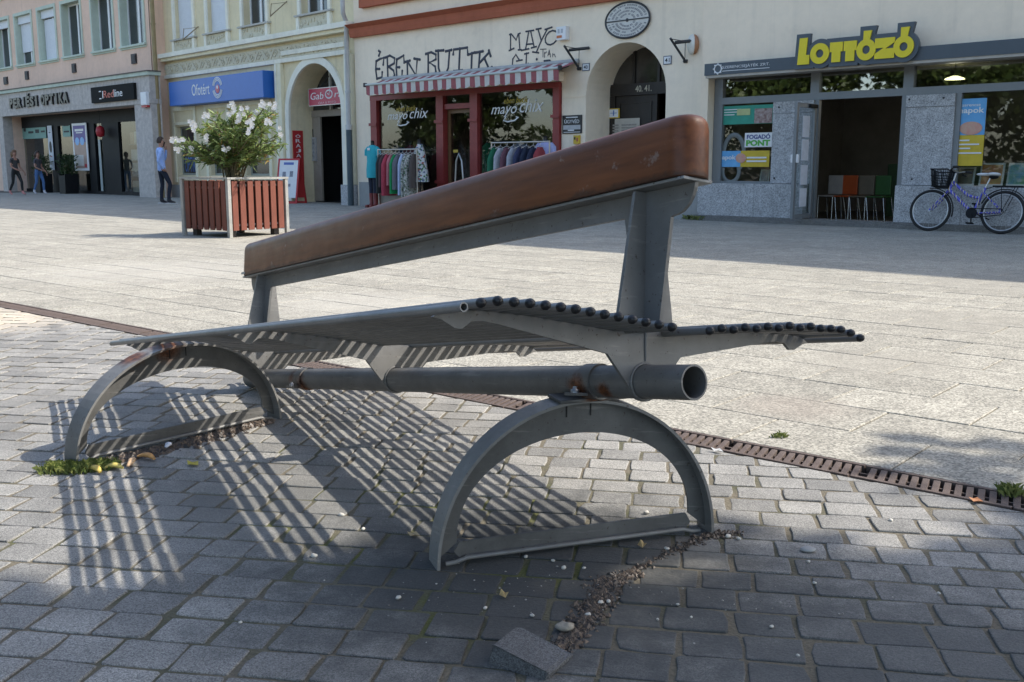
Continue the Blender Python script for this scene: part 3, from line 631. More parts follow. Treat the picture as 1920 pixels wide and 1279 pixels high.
# ---- peach house with the optician's portal
pe = house('town_house', 'peach town house with pale green window surrounds and a stone shop portal', FA)
PX1 = -21.72; PZ0, PZ1 = 5.10, 7.0
wpx = [(-3.0, 22.5), (35, 64.5), (78, 108.5), (122, 156), (177.5, 215), (230.5, 272)]
wins = []
for a, c in wpx:
    s0 = FA.p(a, 110 - (a - 122) * 0.17)[0] ; s1 = FA.p(c, 104 - (c - 156) * 0.17)[0]; wins.append((s0, s1))
wins = [(wins[0][0] - 3.6, wins[0][0] - 1.9)] + wins
P0S, P1S = FA.p(22, 218)[0], FA.p(272, 198)[0]; PZ = 3.08; PFL, PFR = P0S - 0.75, FA.p(286, 250, -0.38)[0]
b = MB(); holes = [(a, c, PZ0, PZ1) for a, c in wins] + [(a, c, PZ0 + 3.0 - 0.2, PZ1 + 1.6) for a, c in wins] + [(P0S, P1S, 0, PZ, None, 0.5)]
wall_geo(b, -56, PX1, 0, H_EAVE, holes, 0.30, rmi=1); b.build('wall', [M_PEACH, M_GREENT], pe)
shell(pe, -56, PX1, H_EAVE, M_PEACH)
for k, (a, c) in enumerate(wins):
    for up in (0, 1):
        z0 = PZ0 if not up else PZ0 + 2.8; z1 = PZ1 if not up else PZ1 + 1.6
        b = MB(); frame_geo(b, a + 0.003, c - 0.003, z0 + 0.003, z1 - 0.003, 0.06, 0.235, 0.30)
        m_ = (a + c) / 2; b.box(m_ - 0.06, m_ + 0.06, 0.24, 0.295, z0 + 0.063, z1 - 0.063)
        wn_ = b.build('window', M_WHITEF, pe)
        pane(wn_, a + 0.06, c - 0.06, z0 + 0.06, z1 - 0.06, 0.27, M_DPANE)
        b = MB(); t = 0.12
        frame_geo(b, a - t, c + t, z0 - t, z1 + t, t - 0.002, -0.035, 0.02); b.build('surround', M_GREENT, wn_)
        boxpart('sill', M_GREENT, wn_, a - 0.14, c + 0.14, -0.09, 0.21, z0 - 0.06, z0 + 0.008)
        if k in (1, 2, 3) and not up:
            zz = {1: z1 - 0.42, 2: z0 + 0.5, 3: z0 + 0.02}[k]
            b = MB(); b.box(a + 0.02, c - 0.02, 0.10, 0.23, z1 - 0.30, z1 - 0.006)
            if zz < z1 - 0.45:
                n = int((z1 - 0.3 - zz) / 0.055)
                for q in range(n): b.box(a + 0.06, c - 0.06, 0.19, 0.215, zz + q * 0.055, zz + q * 0.055 + 0.052)
            b.build('roller_shutter', M_SHUT, wn_)
M_VENT = mat('dark_vent', (0.035, 0.03, 0.03), 0.6)
for (x0, y0, x1, y1) in ((8, 145, 16, 158), (48, 134, 55, 149), (136, 120, 144, 136), (247.5, 102, 257.5, 119)):
    s0, z1 = FA.p(x0, y0); s1, z0 = FA.p(x1, y1)
    b = MB(); b.box(s0, s1, -0.05, -0.002, z0, z1)
    for q in range(5): b.box(s0 + 0.03, s1 - 0.03, -0.065, -0.051, z0 + 0.06 + q * (z1 - z0 - 0.1) / 5, z0 + 0.1 + q * (z1 - z0 - 0.1) / 5)
    b.build('vent', M_VENT, pe)
b = MB(); b.box(P1S + 0.001, PFR, -0.38, -0.004, 0, PZ); b.build('portal_pier', M_PSTONE, pe)
b = MB(); b.box(P0S - 0.5, P0S - 0.001, -0.38, -0.004, 0, PZ); b.build('portal_pier', M_PSTONE, pe)
b = MB()
n = 8
for q in range(n):
    a = P0S - 0.7 + (PFR - P0S + 0.7) * q / n; c = P0S - 0.7 + (PFR - P0S + 0.7) * (q + 1) / n - 0.012
    o = boxpart('portal_panel', M_PSTONE, pe, a, c, -0.385, -0.003, PZ + 0.16, 3.98)
boxpart('portal_lintel', M_PSTONE, pe, P0S - 0.55, PFR + 0.02, -0.40, -0.003, PZ + 0.001, PZ + 0.155)
boxpart('portal_cornice', M_GREENT, pe, P0S - 0.8, PFR + 0.06, -0.47, -0.002, 3.985, 4.10)
boxpart('cornice_flashing', mat('lead_flashing', (0.12, 0.10, 0.085), 0.7), pe, P0S - 0.83, PFR + 0.09, -0.50, -0.001, 4.102, 4.135)
# black shopfront
rm = room(pe, P0S, P1S, 0.5, 3.4, PZ)
DG = 0.42
def pp(x, y, d=DG): return FA.p(x, y, d)
xs = {k: pp(k, 300)[0] for k in (22, 100, 115, 134, 170, 183, 197, 216, 228, 272)}
b = MB()
b.box(P0S + 0.002, P1S - 0.002, DG - 0.05, DG + 0.05, 2.62, PZ - 0.002); b.box(P0S + 0.002, P1S - 0.002, DG - 0.05, DG + 0.05, 0.0, 0.12)
for a, c in ((xs[100], xs[115]), (xs[170], xs[183]), (xs[197], xs[228])): b.box(a, c, DG - 0.06, DG + 0.06, 0.12, 2.62)
sf = b.build('shop_front', M_BLACKF, pe)
for a, c in ((P0S, xs[100]), (xs[115], xs[170]), (xs[183], xs[197]), (xs[228], P1S)): pane(sf, a + 0.004, c - 0.004, 0.122, 2.618, DG)
# posters and banners on the optician's glass
def flat_thing(name, label, cat, F, x0, y0, x1, y1, d, m, th=0.012, group=None):
    s0, z1 = F.p(x0, y0, d); s1, z0 = F.p(x1, y1, d)
    b = MB(); b.box(s0, s1, d - th, d, z0, z1); o = b.build(name, m)
    return o, s0, s1, z0, z1, d
def poster(name, label, cat, F, x0, y0, x1, y1, d, m, th=0.012):
    s0, z1 = F.p(x0, y0, d); s1, z0 = F.p(x1, y1, d)
    t = thing(name, label, cat, F.w(s0, d, z0), F.rot)
    boxpart('board', m, t, 0, s1 - s0, -th, 0, 0, z1 - z0)
    return t, s1 - s0, z1 - z0, th
def blk(t, name, m, x0, x1, z0, z1, th, k=0.002):
    return boxpart(name, m, t, x0, x1, -th - k - 0.003, -th - k, z0, z1)
M_TEALB = mat('teal_banner', (0.20, 0.36, 0.30), 0.6); M_INK = mat('dark_ink', (0.02, 0.022, 0.025), 0.6)
t, w, h, th = poster('window_banner', 'pale teal banner with dark lettering in the optician window', 'banner', FA, 41, 228, 87.5, 259, DG - 0.03, M_TEALB)
for q, (a, c, e, f) in enumerate(((0.06, 0.16, 0.42, 0.6), (0.26, 0.5, 0.62, 0.74), (0.26, 0.48, 0.30, 0.42), (0.56, 0.72, 0.30, 0.5), (0.8, 0.96, 0.32, 0.42))): blk(t, 'print', M_INK, a * w, c * w, e * h, f * h, th)
t, w, h, th = poster('window_banner', 'small teal banner behind the black post of the optician', 'banner', FA, 116.5, 225, 133, 256, DG - 0.03, M_TEALB)
for e in (0.62, 0.25): blk(t, 'print', M_INK, 0.15 * w, 0.85 * w, e * h, (e + 0.1) * h, th)
t, w, h, th = poster('hanging_poster', 'tall narrow white poster with a black sunglasses print', 'poster', FA, 88.5, 236, 103, 319, DG - 0.10, mat('poster_white', (0.60, 0.63, 0.66), 0.6))
b = MB(); b.lathe([(0.5, 0), (0.5, 0.004)], 20, 0, Matrix.Translation((w * 0.5, -th - 0.002, h * 0.52)) @ Matrix.Rotation(math.pi / 2, 4, 'X') @ Matrix.Diagonal((w * 0.55, h * 0.26, 1, 1))); b.build('print', M_INK, t)
blk(t, 'print', M_INK, 0.3 * w, 0.7 * w, 0.84 * h, 0.855 * h, th); blk(t, 'print', mat('red_ink', (0.4, 0.08, 0.06), 0.6), 0.3 * w, 0.7 * w, 0.30 * h, 0.32 * h, th); blk(t, 'print', M_INK, 0.2 * w, 0.8 * w, 0.18 * h, 0.195 * h, th)
t, w, h, th = poster('framed_poster', 'white framed poster with purple top and two blue lenses', 'poster', FA, 135.5, 232, 168.5, 320, DG - 0.10, M_WHITE, 0.03)
blk(t, 'print', mat('purple_ink', (0.10, 0.07, 0.28), 0.5), 0.09 * w, 0.91 * w, 0.60 * h, 0.95 * h, th); blk(t, 'print', mat('skin_ink', (0.42, 0.28, 0.22), 0.5), 0.09 * w, 0.91 * w, 0.05 * h, 0.60 * h, th, 0.0025)
for q in (0.33, 0.67):
    b = MB(); b.lathe([(0.5, 0), (0.5, 0.005)], 18, 0, Matrix.Translation((w * q, -th - 0.006, h * 0.62)) @ Matrix.Rotation(math.pi / 2, 4, 'X') @ Matrix.Diagonal((w * 0.29, h * 0.17, 1, 1))); b.build('print', mat('lens_blue', (0.10, 0.36, 0.72), 0.35), t)
blk(t, 'print', M_WHITE, 0.2 * w, 0.8 * w, 0.83 * h, 0.88 * h, th, 0.006); blk(t, 'print', M_WHITE, 0.28 * w, 0.72 * w, 0.79 * h, 0.81 * h, th, 0.006); blk(t, 'print', mat('red_ink2', (0.45, 0.03, 0.05), 0.5), 0.74 * w, 0.9 * w, 0.07 * h, 0.14 * h, th, 0.006)
blk(t, 'print', mat('pale_ink', (0.62, 0.58, 0.52), 0.5), 0.12 * w, 0.7 * w, 0.1 * h, 0.33 * h, th, 0.005)
t, w, h, th = poster('door_strip', 'pale grey frosted strip beside the optician door', 'panel', FA, 184, 262, 194.5, 361, DG - 0.03, mat('frosted_strip', (0.33, 0.38, 0.37), 0.5))
b = MB(); b.lathe([(0.02, 0), (0.13, 0.05), (0.16, 0.2), (0.13, 0.35), (0.03, 0.42)], 14); s, z = FA.p(188, 247, DG - 0.3); o = b.build('red_lantern', mat('red_paper', (0.42, 0.02, 0.03), 0.5)); o.location = FA.w(s, DG - 0.3, z - 0.2); tag(o, 'red lantern hanging at the optician entrance', 'lantern')
b = MB(); b.tube([(0, 0, 0.42), (0, 0, PZ - (z - 0.2))], 0.008, 6); b.build('cord', M_BLACKF, o)
# display shelves in the right window
t = thing('display_shelf', 'tall glass display shelf with colourful cases in optician window', 'shelf', FA.w(xs[228] + 0.1, DG + 0.25, 0.03), FA.rot)
W_ = P1S - xs[228] - 0.25
for z in (0.05, 0.62, 1.2, 1.78): boxpart('shelf_board', mat('shelf_grey', (0.20, 0.21, 0.20), 0.5), t, 0, W_, 0, 0.35, z, z + 0.03)
for x in (0, W_ - 0.03): boxpart('upright', M_BLACKF, t, x, x + 0.03, 0.352, 0.40, 0, 2.45)
rr = random.Random(5)
for z, cols in ((1.81, [(0.55, 0.35, 0.27), (0.5, 0.5, 0.48), (0.55, 0.6, 0.65), (0.15, 0.35, 0.6), (0.6, 0.6, 0.58), (0.15, 0.4, 0.35), (0.5, 0.12, 0.12), (0.45, 0.40, 0.32)]), (0.65, [(0.3, 0.3, 0.3), (0.5, 0.5, 0.48), (0.12, 0.12, 0.12), (0.4, 0.4, 0.42)]), (1.23, [(0.5, 0.5, 0.5), (0.10, 0.1, 0.1), (0.5, 0.5, 0.45)]), (0.08, [(0.5, 0.42, 0.33), (0.4, 0.34, 0.25)])):
    n = len(cols); x = 0.04
    for i, c in enumerate(cols):
        ww = (W_ - 0.08) / n; hh = rr.uniform(0.28, 0.5)
        b = MB(); b.bbox(x, x + ww * 0.86, 0.05, 0.25, z, z + hh, 0.015); o = b.build('display_case', mat('case_%d_%d' % (int(z * 100), i), c, 0.5)); o.location = t.location; o.rotation_euler = t.rotation_euler
        tag(o, (['brick brown', 'white', 'pale blue', 'mid blue', 'ivory', 'teal', 'red', 'tan'] if z > 1.7 else ['grey', 'white', 'black', 'steel grey'] if 0.5 < z < 0.8 else ['light grey', 'black', 'cream'] if z > 1 else ['beige', 'brown'])[i] + ' display case on the ' + {1.81: 'top', 1.23: 'third', 0.65: 'second', 0.08: 'bottom'}[z] + ' board of the optician shelf', 'display case', 'cases on the optician shelf'); x += ww
# sign lettering on the portal
M_BLKL = mat('black_letters', (0.015, 0.015, 0.016), 0.4)
D0 = -0.39
t = thing('shop_sign', 'black raised letters PERJÉSI OPTIKA on the stone portal', 'sign', FA.o, FA.rot)
sx0, sz0 = FA.p(21, 205, D0); sx1, sz1 = FA.p(75, 188, D0); sx2, _ = FA.p(79.5, 200, D0); sx3, sz3 = FA.p(130.5, 178, D0); z0 = FA.p(21, 205, D0)[1]
def letters(t, word, m, x0, x1, z, h, d, ext, bold, gap=0.12):
    n = len(word); cw = (x1 - x0) / n
    for i, chh in enumerate(word):
        if chh == ' ': continue
        hh = h * (1.28 if chh in 'ÉÁÓÍŐ' else 1.0); wf = 0.35 if chh in 'IÍJ' else 1 - gap
        text_obj('letter', chh, m, t, x0 + cw * i + (cw * (1 - wf) / 2), d, z, cw * wf, hh, ext, bold)
letters(t, 'PERJÉSI', M_BLKL, sx0, sx1, z0 + 0.02, 0.40, D0 - 0.04, 0.035, 0.05); letters(t, 'OPTIKA', M_BLKL, sx2, sx3, z0 + 0.02, 0.40, D0 - 0.04, 0.035, 0.05)
s0, z1 = FA.p(175, 165, D0); s1, z0 = FA.p(257, 186, D0)
t = thing('shop_sign', 'black sign board with red and white Redline lettering', 'sign', FA.w(s0, D0, z0), FA.rot)
w, h = s1 - s0, z1 - z0
boxpart('board', mat('black_board', (0.010, 0.011, 0.010), 0.8, spec=0.2), t, 0, w, -0.10, 0, 0, h)
boxpart('bracket_mark', M_WHITE, t, w * 0.20, w * 0.25, -0.108, -0.101, h * 0.66, h * 0.72); boxpart('bracket_mark', M_WHITE, t, w * 0.20, w * 0.25, -0.108, -0.101, h * 0.20, h * 0.26); boxpart('bracket_mark', M_WHITE, t, w * 0.28, w * 0.295, -0.108, -0.101, h * 0.23, h * 0.70)
text_obj('lettering', 'Red', mat('red_letters', (0.50, 0.05, 0.03), 0.4), t, w * 0.31, -0.105, h * 0.24, w * 0.235, h * 0.46, 0.004, 0.0); text_obj('lettering', 'line', M_WHITE, t, w * 0.555, -0.105, h * 0.25, w * 0.19, h * 0.47, 0.004, 0.0)
# alarm box and planters
s, z = FA.p(293, 190, -0.4); b = MB(); b.bbox(-0.2, 0.2, -0.12, 0, 0, 0.42, 0.02, 0); b.bbox(-0.2, 0.2, -0.10, 0, -0.07, -0.005, 0.01, 1); o = b.build('alarm_box', [M_WHITE, mat('alarm_red', (0.45, 0.03, 0.03), 0.4)]); o.location = FA.w(PFR - 0.25, -0.39, z - 0.1); o.rotation_euler = (0, 0, FA.rot); tag(o, 'white alarm box with red base on the stone portal pier', 'alarm box')
def leaves_geo(b, n, fn, size, rr, mi=0):
    for _ in range(n):
        p, dr = fn(); d = (dr + Vector((rr.uniform(-1, 1), rr.uniform(-1, 1), rr.uniform(-0.7, 1))) * 0.8).normalized(); s = d.cross(Vector((rr.uniform(-1, 1), rr.uniform(-1, 1), rr.uniform(-1, 1)))); 
        if s.length < 1e-3: continue
        s.normalize(); L_ = size[0] * rr.uniform(0.7, 1.3); w_ = size[1] * rr.uniform(0.8, 1.2); up = s.cross(d) * (L_ * 0.06)
        b.add([p, p + d * L_ * 0.45 + s * w_ - up, p + d * L_, p + d * L_ * 0.45 - s * w_ - up], [(0, 1, 2, 3)], mi)
def leafmat(name, c1, c2, trans=0.25):
    if name in MATS: return MATS[name]
    m = bpy.data.materials.new(name); m.use_nodes = True; t = m.node_tree; t.nodes.clear(); N = t.nodes.new; L = t.links.new
    o = N('ShaderNodeOutputMaterial'); g = N('ShaderNodeNewGeometry'); mx = N('ShaderNodeMix'); mx.data_type = 'RGBA'; mx.inputs['A'].default_value = (*c1, 1); mx.inputs['B'].default_value = (*c2, 1); L(g.outputs['Random Per Island'], mx.inputs['Factor'])
    p = N('ShaderNodeBsdfPrincipled'); p.inputs['Roughness'].default_value = 0.5; tr = N('ShaderNodeBsdfTranslucent'); L(mx.outputs['Result'], p.inputs['Base Color']); L(mx.outputs['Result'], tr.inputs['Color'])
    ms = N('ShaderNodeMixShader'); ms.inputs[0].default_value = trans; L(p.outputs[0], ms.inputs[1]); L(tr.outputs[0], ms.inputs[2]); L(ms.outputs[0], o.inputs[0]); MATS[name] = m; return m
M_LEAFD = leafmat('dark_leaf', (0.025, 0.05, 0.015), (0.06, 0.10, 0.03))
rr = random.Random(11)
for px, lab in ((83, 'black square planter with a green shrub beside the striped wall poster'), (130, 'black square planter with a bushy shrub under the framed poster')):
    g = FA.p(px, 362, -0.12); t = thing('plant_pot', lab, 'plant pot', FA.w(g[0], -0.12, 0), FA.rot, 'shrub pots at the optician')
    b = MB(); b.prism([(-0.26, 0.0), (0.26, 0.0), (0.30, 0.75), (0.25, 0.75), (0.24, 0.70), (-0.24, 0.70), (-0.25, 0.75), (-0.30, 0.75)], 'y', -0.25, 0.25); b.build('pot', M_BLACKF, t)
    b = MB(); leaves_geo(b, 500, lambda: ((lambda a, q, z: (Vector((math.cos(a) * q, math.sin(a) * q, z)), Vector((math.cos(a), math.sin(a), 0.6))))(rr.uniform(0, 6.28), rr.uniform(0, 0.33), rr.uniform(0.7, 1.45))), (0.13, 0.022), rr); b.build('foliage', M_LEAFD, t)
    b = MB(); b.tube([(0, 0, 0.65), (0.02, 0, 1.2)], 0.02, 6); b.build('stem', mat('stem_brown', (0.10, 0.07, 0.04), 0.8), t)

# ---- yellow house with the arched doorway
ye = house('town_house', 'yellow town house with ornamental frieze and a tall arched doorway', FY)
YL = FY.p(301, 250)[0]; YR = -0.02
def yp(x, y, d=0.0): return FY.p(x, y, d)
ywin = [(328, 368, 78), (388, 431, 62), (454, 505, 45), (561, 622, 19)]
yw = []; 
for a, c, y in ywin: yw.append((yp(a, y)[0] + 0.12, yp(c, y)[0] - 0.12))
YZS = sum(yp(x, y)[1] for x, y in ((368, 74), (431, 57), (504, 38), (622, 11))) / 4
YZT = YZS + 2.0
# doorway
ax0 = yp(548, 300)[0]; ax1 = yp(646, 300)[0]; atop = yp(605, 117)[1]; aspr = atop - (ax1 - ax0) / 2 * 1.02
gw = [(yp(334, 300)[0], yp(367, 300)[0]), (yp(395, 300)[0], yp(428, 300)[0]), (yp(462, 300)[0], yp(505, 300)[0])]
GZ0, GZ1 = 0.75, 2.35
b = MB(); wall_geo(b, YL, YR, 0, H_EAVE, [(a, c, YZS, YZT) for a, c in yw] + [(a, c, GZ0, GZ1, None, 0.22) for a, c in gw] + [(ax0, ax1, 0, atop, aspr, 0.75)], 0.28); b.build('wall', M_YEL, ye)
shell(ye, YL, YR, H_EAVE, M_YEL)
cz1 = (yp(306, 108)[1] + yp(669, 36)[1]) / 2; cz0 = (yp(308, 117)[1] + yp(667, 48)[1] + yp(559.5, 65.7)[1]) / 3
boxpart('cornice', M_YW, ye, YL - 0.1, YR, -0.30, -0.002, cz0, cz1); boxpart('cornice_moulding', M_YTRIM, ye, YL - 0.04, YR - 0.01, -0.20, -0.003, cz0 - 0.10, cz0 - 0.003)
fz1 = (yp(312, 125)[1] + yp(530, 83)[1]) / 2; fz0 = (yp(312, 146)[1] + yp(530, 107)[1]) / 2
boxpart('frieze_band', M_YW, ye, YL + 0.05, YR - 0.25, -0.10, -0.002, fz0 - 0.11, fz0 - 0.001)
M_FRZ = mat('frieze_plaster', (0.56, 0.50, 0.35), 0.9, col2=(0.66, 0.61, 0.47), scale=14)
b = MB(); b.box(YL + 0.12, YR - 0.3, -0.045, -0.004, fz0 + 0.002, fz1); fr = b.build('frieze', M_FRZ, ye)
b = MB(); x = YL + 0.3; k = 0
fh = fz1 - fz0
while x < YR - 0.6:                                   # scrolling acanthus in relief
    cz = fz0 + fh * 0.5; r = fh * 0.36; sg = 1 if k % 2 else -1
    b.tube([(x + r * (1 - q / 26) * math.cos(sg * q * 0.42), -0.05, cz + r * (1 - q / 26) * math.sin(sg * q * 0.42)) for q in range(20)], [0.022] * 19 + [0.03], 5)
    b.tube([(x - 0.22, -0.05, cz - sg * r), (x - 0.1, -0.055, cz), (x + 0.02, -0.05, cz + sg * r)], [0.012, 0.028, 0.012], 5)
    for q in range(3): b.ball((x - 0.2 + q * 0.08, -0.05, cz + sg * (0.1 - q * 0.09)), 0.028, 6, 4)
    x += 0.44; k += 1
b.build('scroll_relief', M_FRZ, fr)
for k, (a, c) in enumerate(yw):
    b = MB(); t_ = 0.14
    b.box(a - t_, a - 0.001, -0.06, 0.02, YZS, YZT + 0.3); b.box(c + 0.001, c + t_, -0.06, 0.02, YZS, YZT + 0.3); b.box(a, c, -0.058, -0.002, YZT + 0.001, YZT + 0.3)
    wn_ = b.build('window', M_YW, ye)
    boxpart('sill', mat('sill_sheet', (0.45, 0.43, 0.38), 0.6), wn_, a - 0.22, c + 0.22, -0.13, 0.26, YZS - 0.05, YZS - 0.003)
    boxpart('apron', M_FRZ, wn_, a - 0.02, c + 0.02, -0.04, -0.004, cz1 + 0.02, YZS - 0.06)
    for q in (a - 0.16, c + 0.02): boxpart('apron_block', M_YW, wn_, q, q + 0.14, -0.10, -0.003, cz1 + 0.005, YZS - 0.055)
    b = MB(); rr = random.Random(k)
    for q in range(9): b.ball((a + (c - a) * (q + 0.5) / 9, -0.045, (cz1 + YZS) / 2 + rr.uniform(-0.1, 0.1)), 0.05, 7, 4, sc=(1, 0.5, 1.3))
    b.build('apron_relief', M_FRZ, wn_)
    if k < 2:
        b = MB(); n = 34
        for q in range(n): b.box(a + 0.003, c - 0.003, 0.12, 0.14, YZS + q * 0.058, YZS + q * 0.058 + 0.055)
        b.build('roller_shutter', M_SHUT, wn_)
    b = MB(); frame_geo(b, a + 0.004, c - 0.004, YZS + 0.004, YZT, 0.07, 0.20, 0.26); m_ = (a + c) / 2; b.box(m_ - 0.05, m_ + 0.05, 0.2, 0.262, YZS + 0.07, YZT - 0.07); b.build('frame', M_WHITEF, wn_)
    pane(wn_, a + 0.05, c - 0.05, YZS + 0.05, YZT - 0.05, 0.23, M_DPANE)
# ground floor mouldings, panels, windows
b = MB()
for (a, c) in gw:
    for q0, q1 in ((a - 0.22, a - 0.06), (c + 0.06, c + 0.22)): b.box(q0, q1, -0.05, -0.002, 0.5, GZ1 + 0.62)
    b.box(a - 0.055, c + 0.055, -0.045, -0.002, GZ1 + 0.05, GZ1 + 0.14); b.box(a - 0.055, c + 0.055, -0.045, -0.002, GZ1 + 0.50, GZ1 + 0.62)
b.build('moulding', M_YTRIM, ye)
for k, (a, c) in enumerate(gw):
    b = MB(); frame_geo(b, a + 0.004, c - 0.004, GZ0 + 0.004, GZ1 - 0.004, 0.06, 0.14, 0.20); wn_ = b.build('window', mat('grey_green_frame', (0.30, 0.31, 0.26), 0.6), ye); pane(wn_, a + 0.05, c - 0.05, GZ0 + 0.05, GZ1 - 0.05, 0.17, M_DPANE)
    if k == 0: text_obj('window_lettering', 'OPTIKA', mat('blue_print', (0.10, 0.2, 0.45), 0.5), wn_, a + 0.15, 0.165, GZ0 + 0.1, c - a - 0.3, 0.5, 0.001)
boxpart('plinth', M_PLST, ye, YL + 0.02, ax0 - 0.35, -0.06, -0.002, 0, 0.42)
# arch mouldings
def arch_band(b, x0, x1, zs, zt, w, d0, d1, foot=0.0):
    n = 28; mx, rx, rz = (x0 + x1) / 2, (x1 - x0) / 2, zt - zs
    P = lambda k, g: (mx - (rx + g) * math.cos(math.pi * k / n), zs + (rz + g) * math.sin(math.pi * k / n))
    o = [(x0 - w, foot)] + [P(k, w) for k in range(n + 1)] + [(x1 + w, foot)]; i = [(x0, foot)] + [P(k, 0) for k in range(n + 1)] + [(x1, foot)]
    b.strip(o, i, 'y', d0, d1)
b = MB(); arch_band(b, ax0, ax1, aspr, atop, 0.20, -0.07, -0.002, 0.02); b.build('arch_moulding', M_YW, ye)
for q in (ax0 - 0.62, ax1 + 0.24):
    boxpart('pilaster', M_YTRIM, ye, q, q + 0.34, -0.12, -0.003, 0.55 if q > ax1 else 0.0, fz0 - 0.12)
    boxpart('pilaster_rib', M_YW, ye, q + 0.06, q + 0.14, -0.145, -0.121, 0.56, fz0 - 0.13)
boxpart('pilaster_base', M_GRAN, ye, ax1 + 0.02, ax1 + 0.62, -0.16, -0.004, 0, 0.54)
for z in (atop + 0.32,): boxpart('label_moulding', M_YW, ye, ax0 - 0.27, ax1 + 0.23, -0.09, -0.004, z, z + 0.12)
# door inside the arch
DD = 0.75
dx0 = yp(570, 300, DD)[0]; dx1 = yp(604.5, 300, DD)[0]; lz = yp(604, 219, DD)[1]
M_DOORB = mat('taupe_door', (0.30, 0.255, 0.20), 0.6)
b = MB(); b.box(ax0 - 0.1, ax1 + 0.1, DD - 0.06, DD + 0.06, lz, lz + 0.18); b.box(ax0 - 0.1, dx0, DD - 0.02, DD + 0.02, 0, lz); b.box(ax0 - 0.1, ax1 + 0.1, DD + 0.025, DD + 0.03, lz + 0.181, atop + 0.05)
dr = b.build('door', M_DOORB, ye)
boxpart('door_leaf', M_DOORB, dr, dx0 + 0.004, dx1, DD - 0.04, DD + 0.02, 0.03, lz - 0.004); boxpart('door_window', M_BLACKF, dr, (dx0 + dx1) / 2 - 0.05, (dx0 + dx1) / 2 + 0.12, DD - 0.046, DD - 0.041, 1.75, 2.1)
for q in (0.35, 0.72): boxpart('fanlight_bar', mat('fanlight_grey', (0.5, 0.5, 0.47), 0.6), dr, ax0 + (ax1 - ax0) * q, ax0 + (ax1 - ax0) * q + 0.09, DD - 0.05, DD + 0.02, lz + 0.182, atop - 0.1)
b = MB(); b.box(ax0 - 0.1, ax1 + 0.1, DD + 0.012, DD + 0.02, lz + 0.19, atop); b.build('fanlight_pane', M_DPANE, dr)
room(ye, ax0 - 0.1, ax1 + 0.1, DD + 0.07, 4.0, lz + 0.1, M_DARK, M_DARK)
# ---- Ofotért sign
M_BLUE = mat('blue_sign_face', (0.02, 0.13, 0.46), 0.4, var=0.05)
DB = -0.42
s0, z1a = yp(316, 157, DB); s1, z1b = yp(492, 129, DB); z0a = yp(317, 199.5, DB)[1]; z0b = yp(492, 183, DB)[1]; z1 = (z1a + z1b) / 2; z0 = (z0a + z0b) / 2
t = thing('shop_sign', 'long blue box sign reading Ofotért with an eye emblem', 'sign', FY.w(s0, DB, z0), FY.rot); w, h = s1 - s0, z1 - z0
b = MB(); b.bbox(0, w, 0, -DB - 0.003, 0, h, 0.015); b.build('box', M_BLUE, t)
text_obj('lettering', 'Ofotért', M_WHITE, t, w * 0.27, -0.004, h * 0.33, w * 0.195, h * 0.46, 0.003, 0.0)
cx_, cz_ = w * 0.55, h * 0.55
for q, r in enumerate((0.40, 0.34, 0.28)):
    for up in (1, -1):
        b = MB(); r_ = r * h
        arcp = [(cx_ + r_ * 1.0 * math.cos(R_(a)), -0.005, cz_ + up * r_ * math.sin(R_(a))) for a in range(15, 166, 10)]; b.tube(arcp, 0.016, 6, 0, None, True, 0.25, (0, 1, 0)); b.build('emblem_arc', M_WHITE, t)
b = MB(); b.ball((cx_, -0.004, cz_ - h * 0.05), h * 0.17, 14, 8, sc=(1, 0.05, 1)); b.build('emblem_iris', mat('emblem_red', (0.5, 0.08, 0.12), 0.4), t)
b = MB(); b.ball((cx_, -0.012, cz_ + h * 0.02), h * 0.07, 12, 8, sc=(1, 0.05, 1)); b.build('emblem_pupil', M_WHITE, t)
# ---- GabÓra sign hung in the arch
DS = 0.35
s0, z1 = yp(580, 167, DS); s1 = yp(646.5, 170, DS)[0]; z0 = yp(580, 200, DS)[1]
t = thing('shop_sign', 'crimson hanging sign with white GabÓra lettering in the archway', 'sign', FY.w(s0, DS, z0), FY.rot); w, h = s1 - s0, z1 - z0
boxpart('board', mat('crimson_sign', (0.46, 0.025, 0.07), 0.4, var=0.05), t, 0.012, w, -0.03, 0, 0.012, h - 0.012)
b = MB(); frame_geo(b, 0, w + 0.004, 0, h, 0.02, -0.036, 0.0); b.build('edge', mat('sign_edge', (0.55, 0.52, 0.5), 0.4, 0.5), t)
text_obj('lettering', 'Gab', M_WHITE, t, w * 0.06, -0.034, h * 0.36, w * 0.37, h * 0.40, 0.003, -0.005, 0.15); text_obj('lettering', 'ra', M_WHITE, t, w * 0.74, -0.034, h * 0.40, w * 0.22, h * 0.24, 0.003, -0.005, 0.15)
b = MB(); b.tube([(w * 0.585 + w * 0.095 * math.cos(R_(a)), -0.034, h * 0.60 + h * 0.22 * math.sin(R_(a))) for a in range(0, 361, 15)], 0.022, 6, 0, None, True, 0.2, (0, 1, 0)); b.build('clock_letter', M_WHITE, t)
b = MB(); b.tube([(w * 0.54, -0.034, h * 0.66), (w * 0.585, -0.034, h * 0.56), (w * 0.63, -0.034, h * 0.95)], 0.015, 6, 0, None, True, 0.2, (0, 1, 0)); b.build('clock_hand', M_WHITE, t)
text_obj('lettering', 'ÓRA & FOTÓ', mat('pink_letters', (0.75, 0.45, 0.48), 0.4), t, w * 0.28, -0.034, h * 0.09, w * 0.5, h * 0.15, 0.003, 0)
b = MB()
for q in (0.3, 0.85): b.tube([(w * q, -0.01, h), (w * q, DD - DS - 0.07, h + 0.35)], 0.012, 6)
b.build('hanger', M_BRONZE, t)
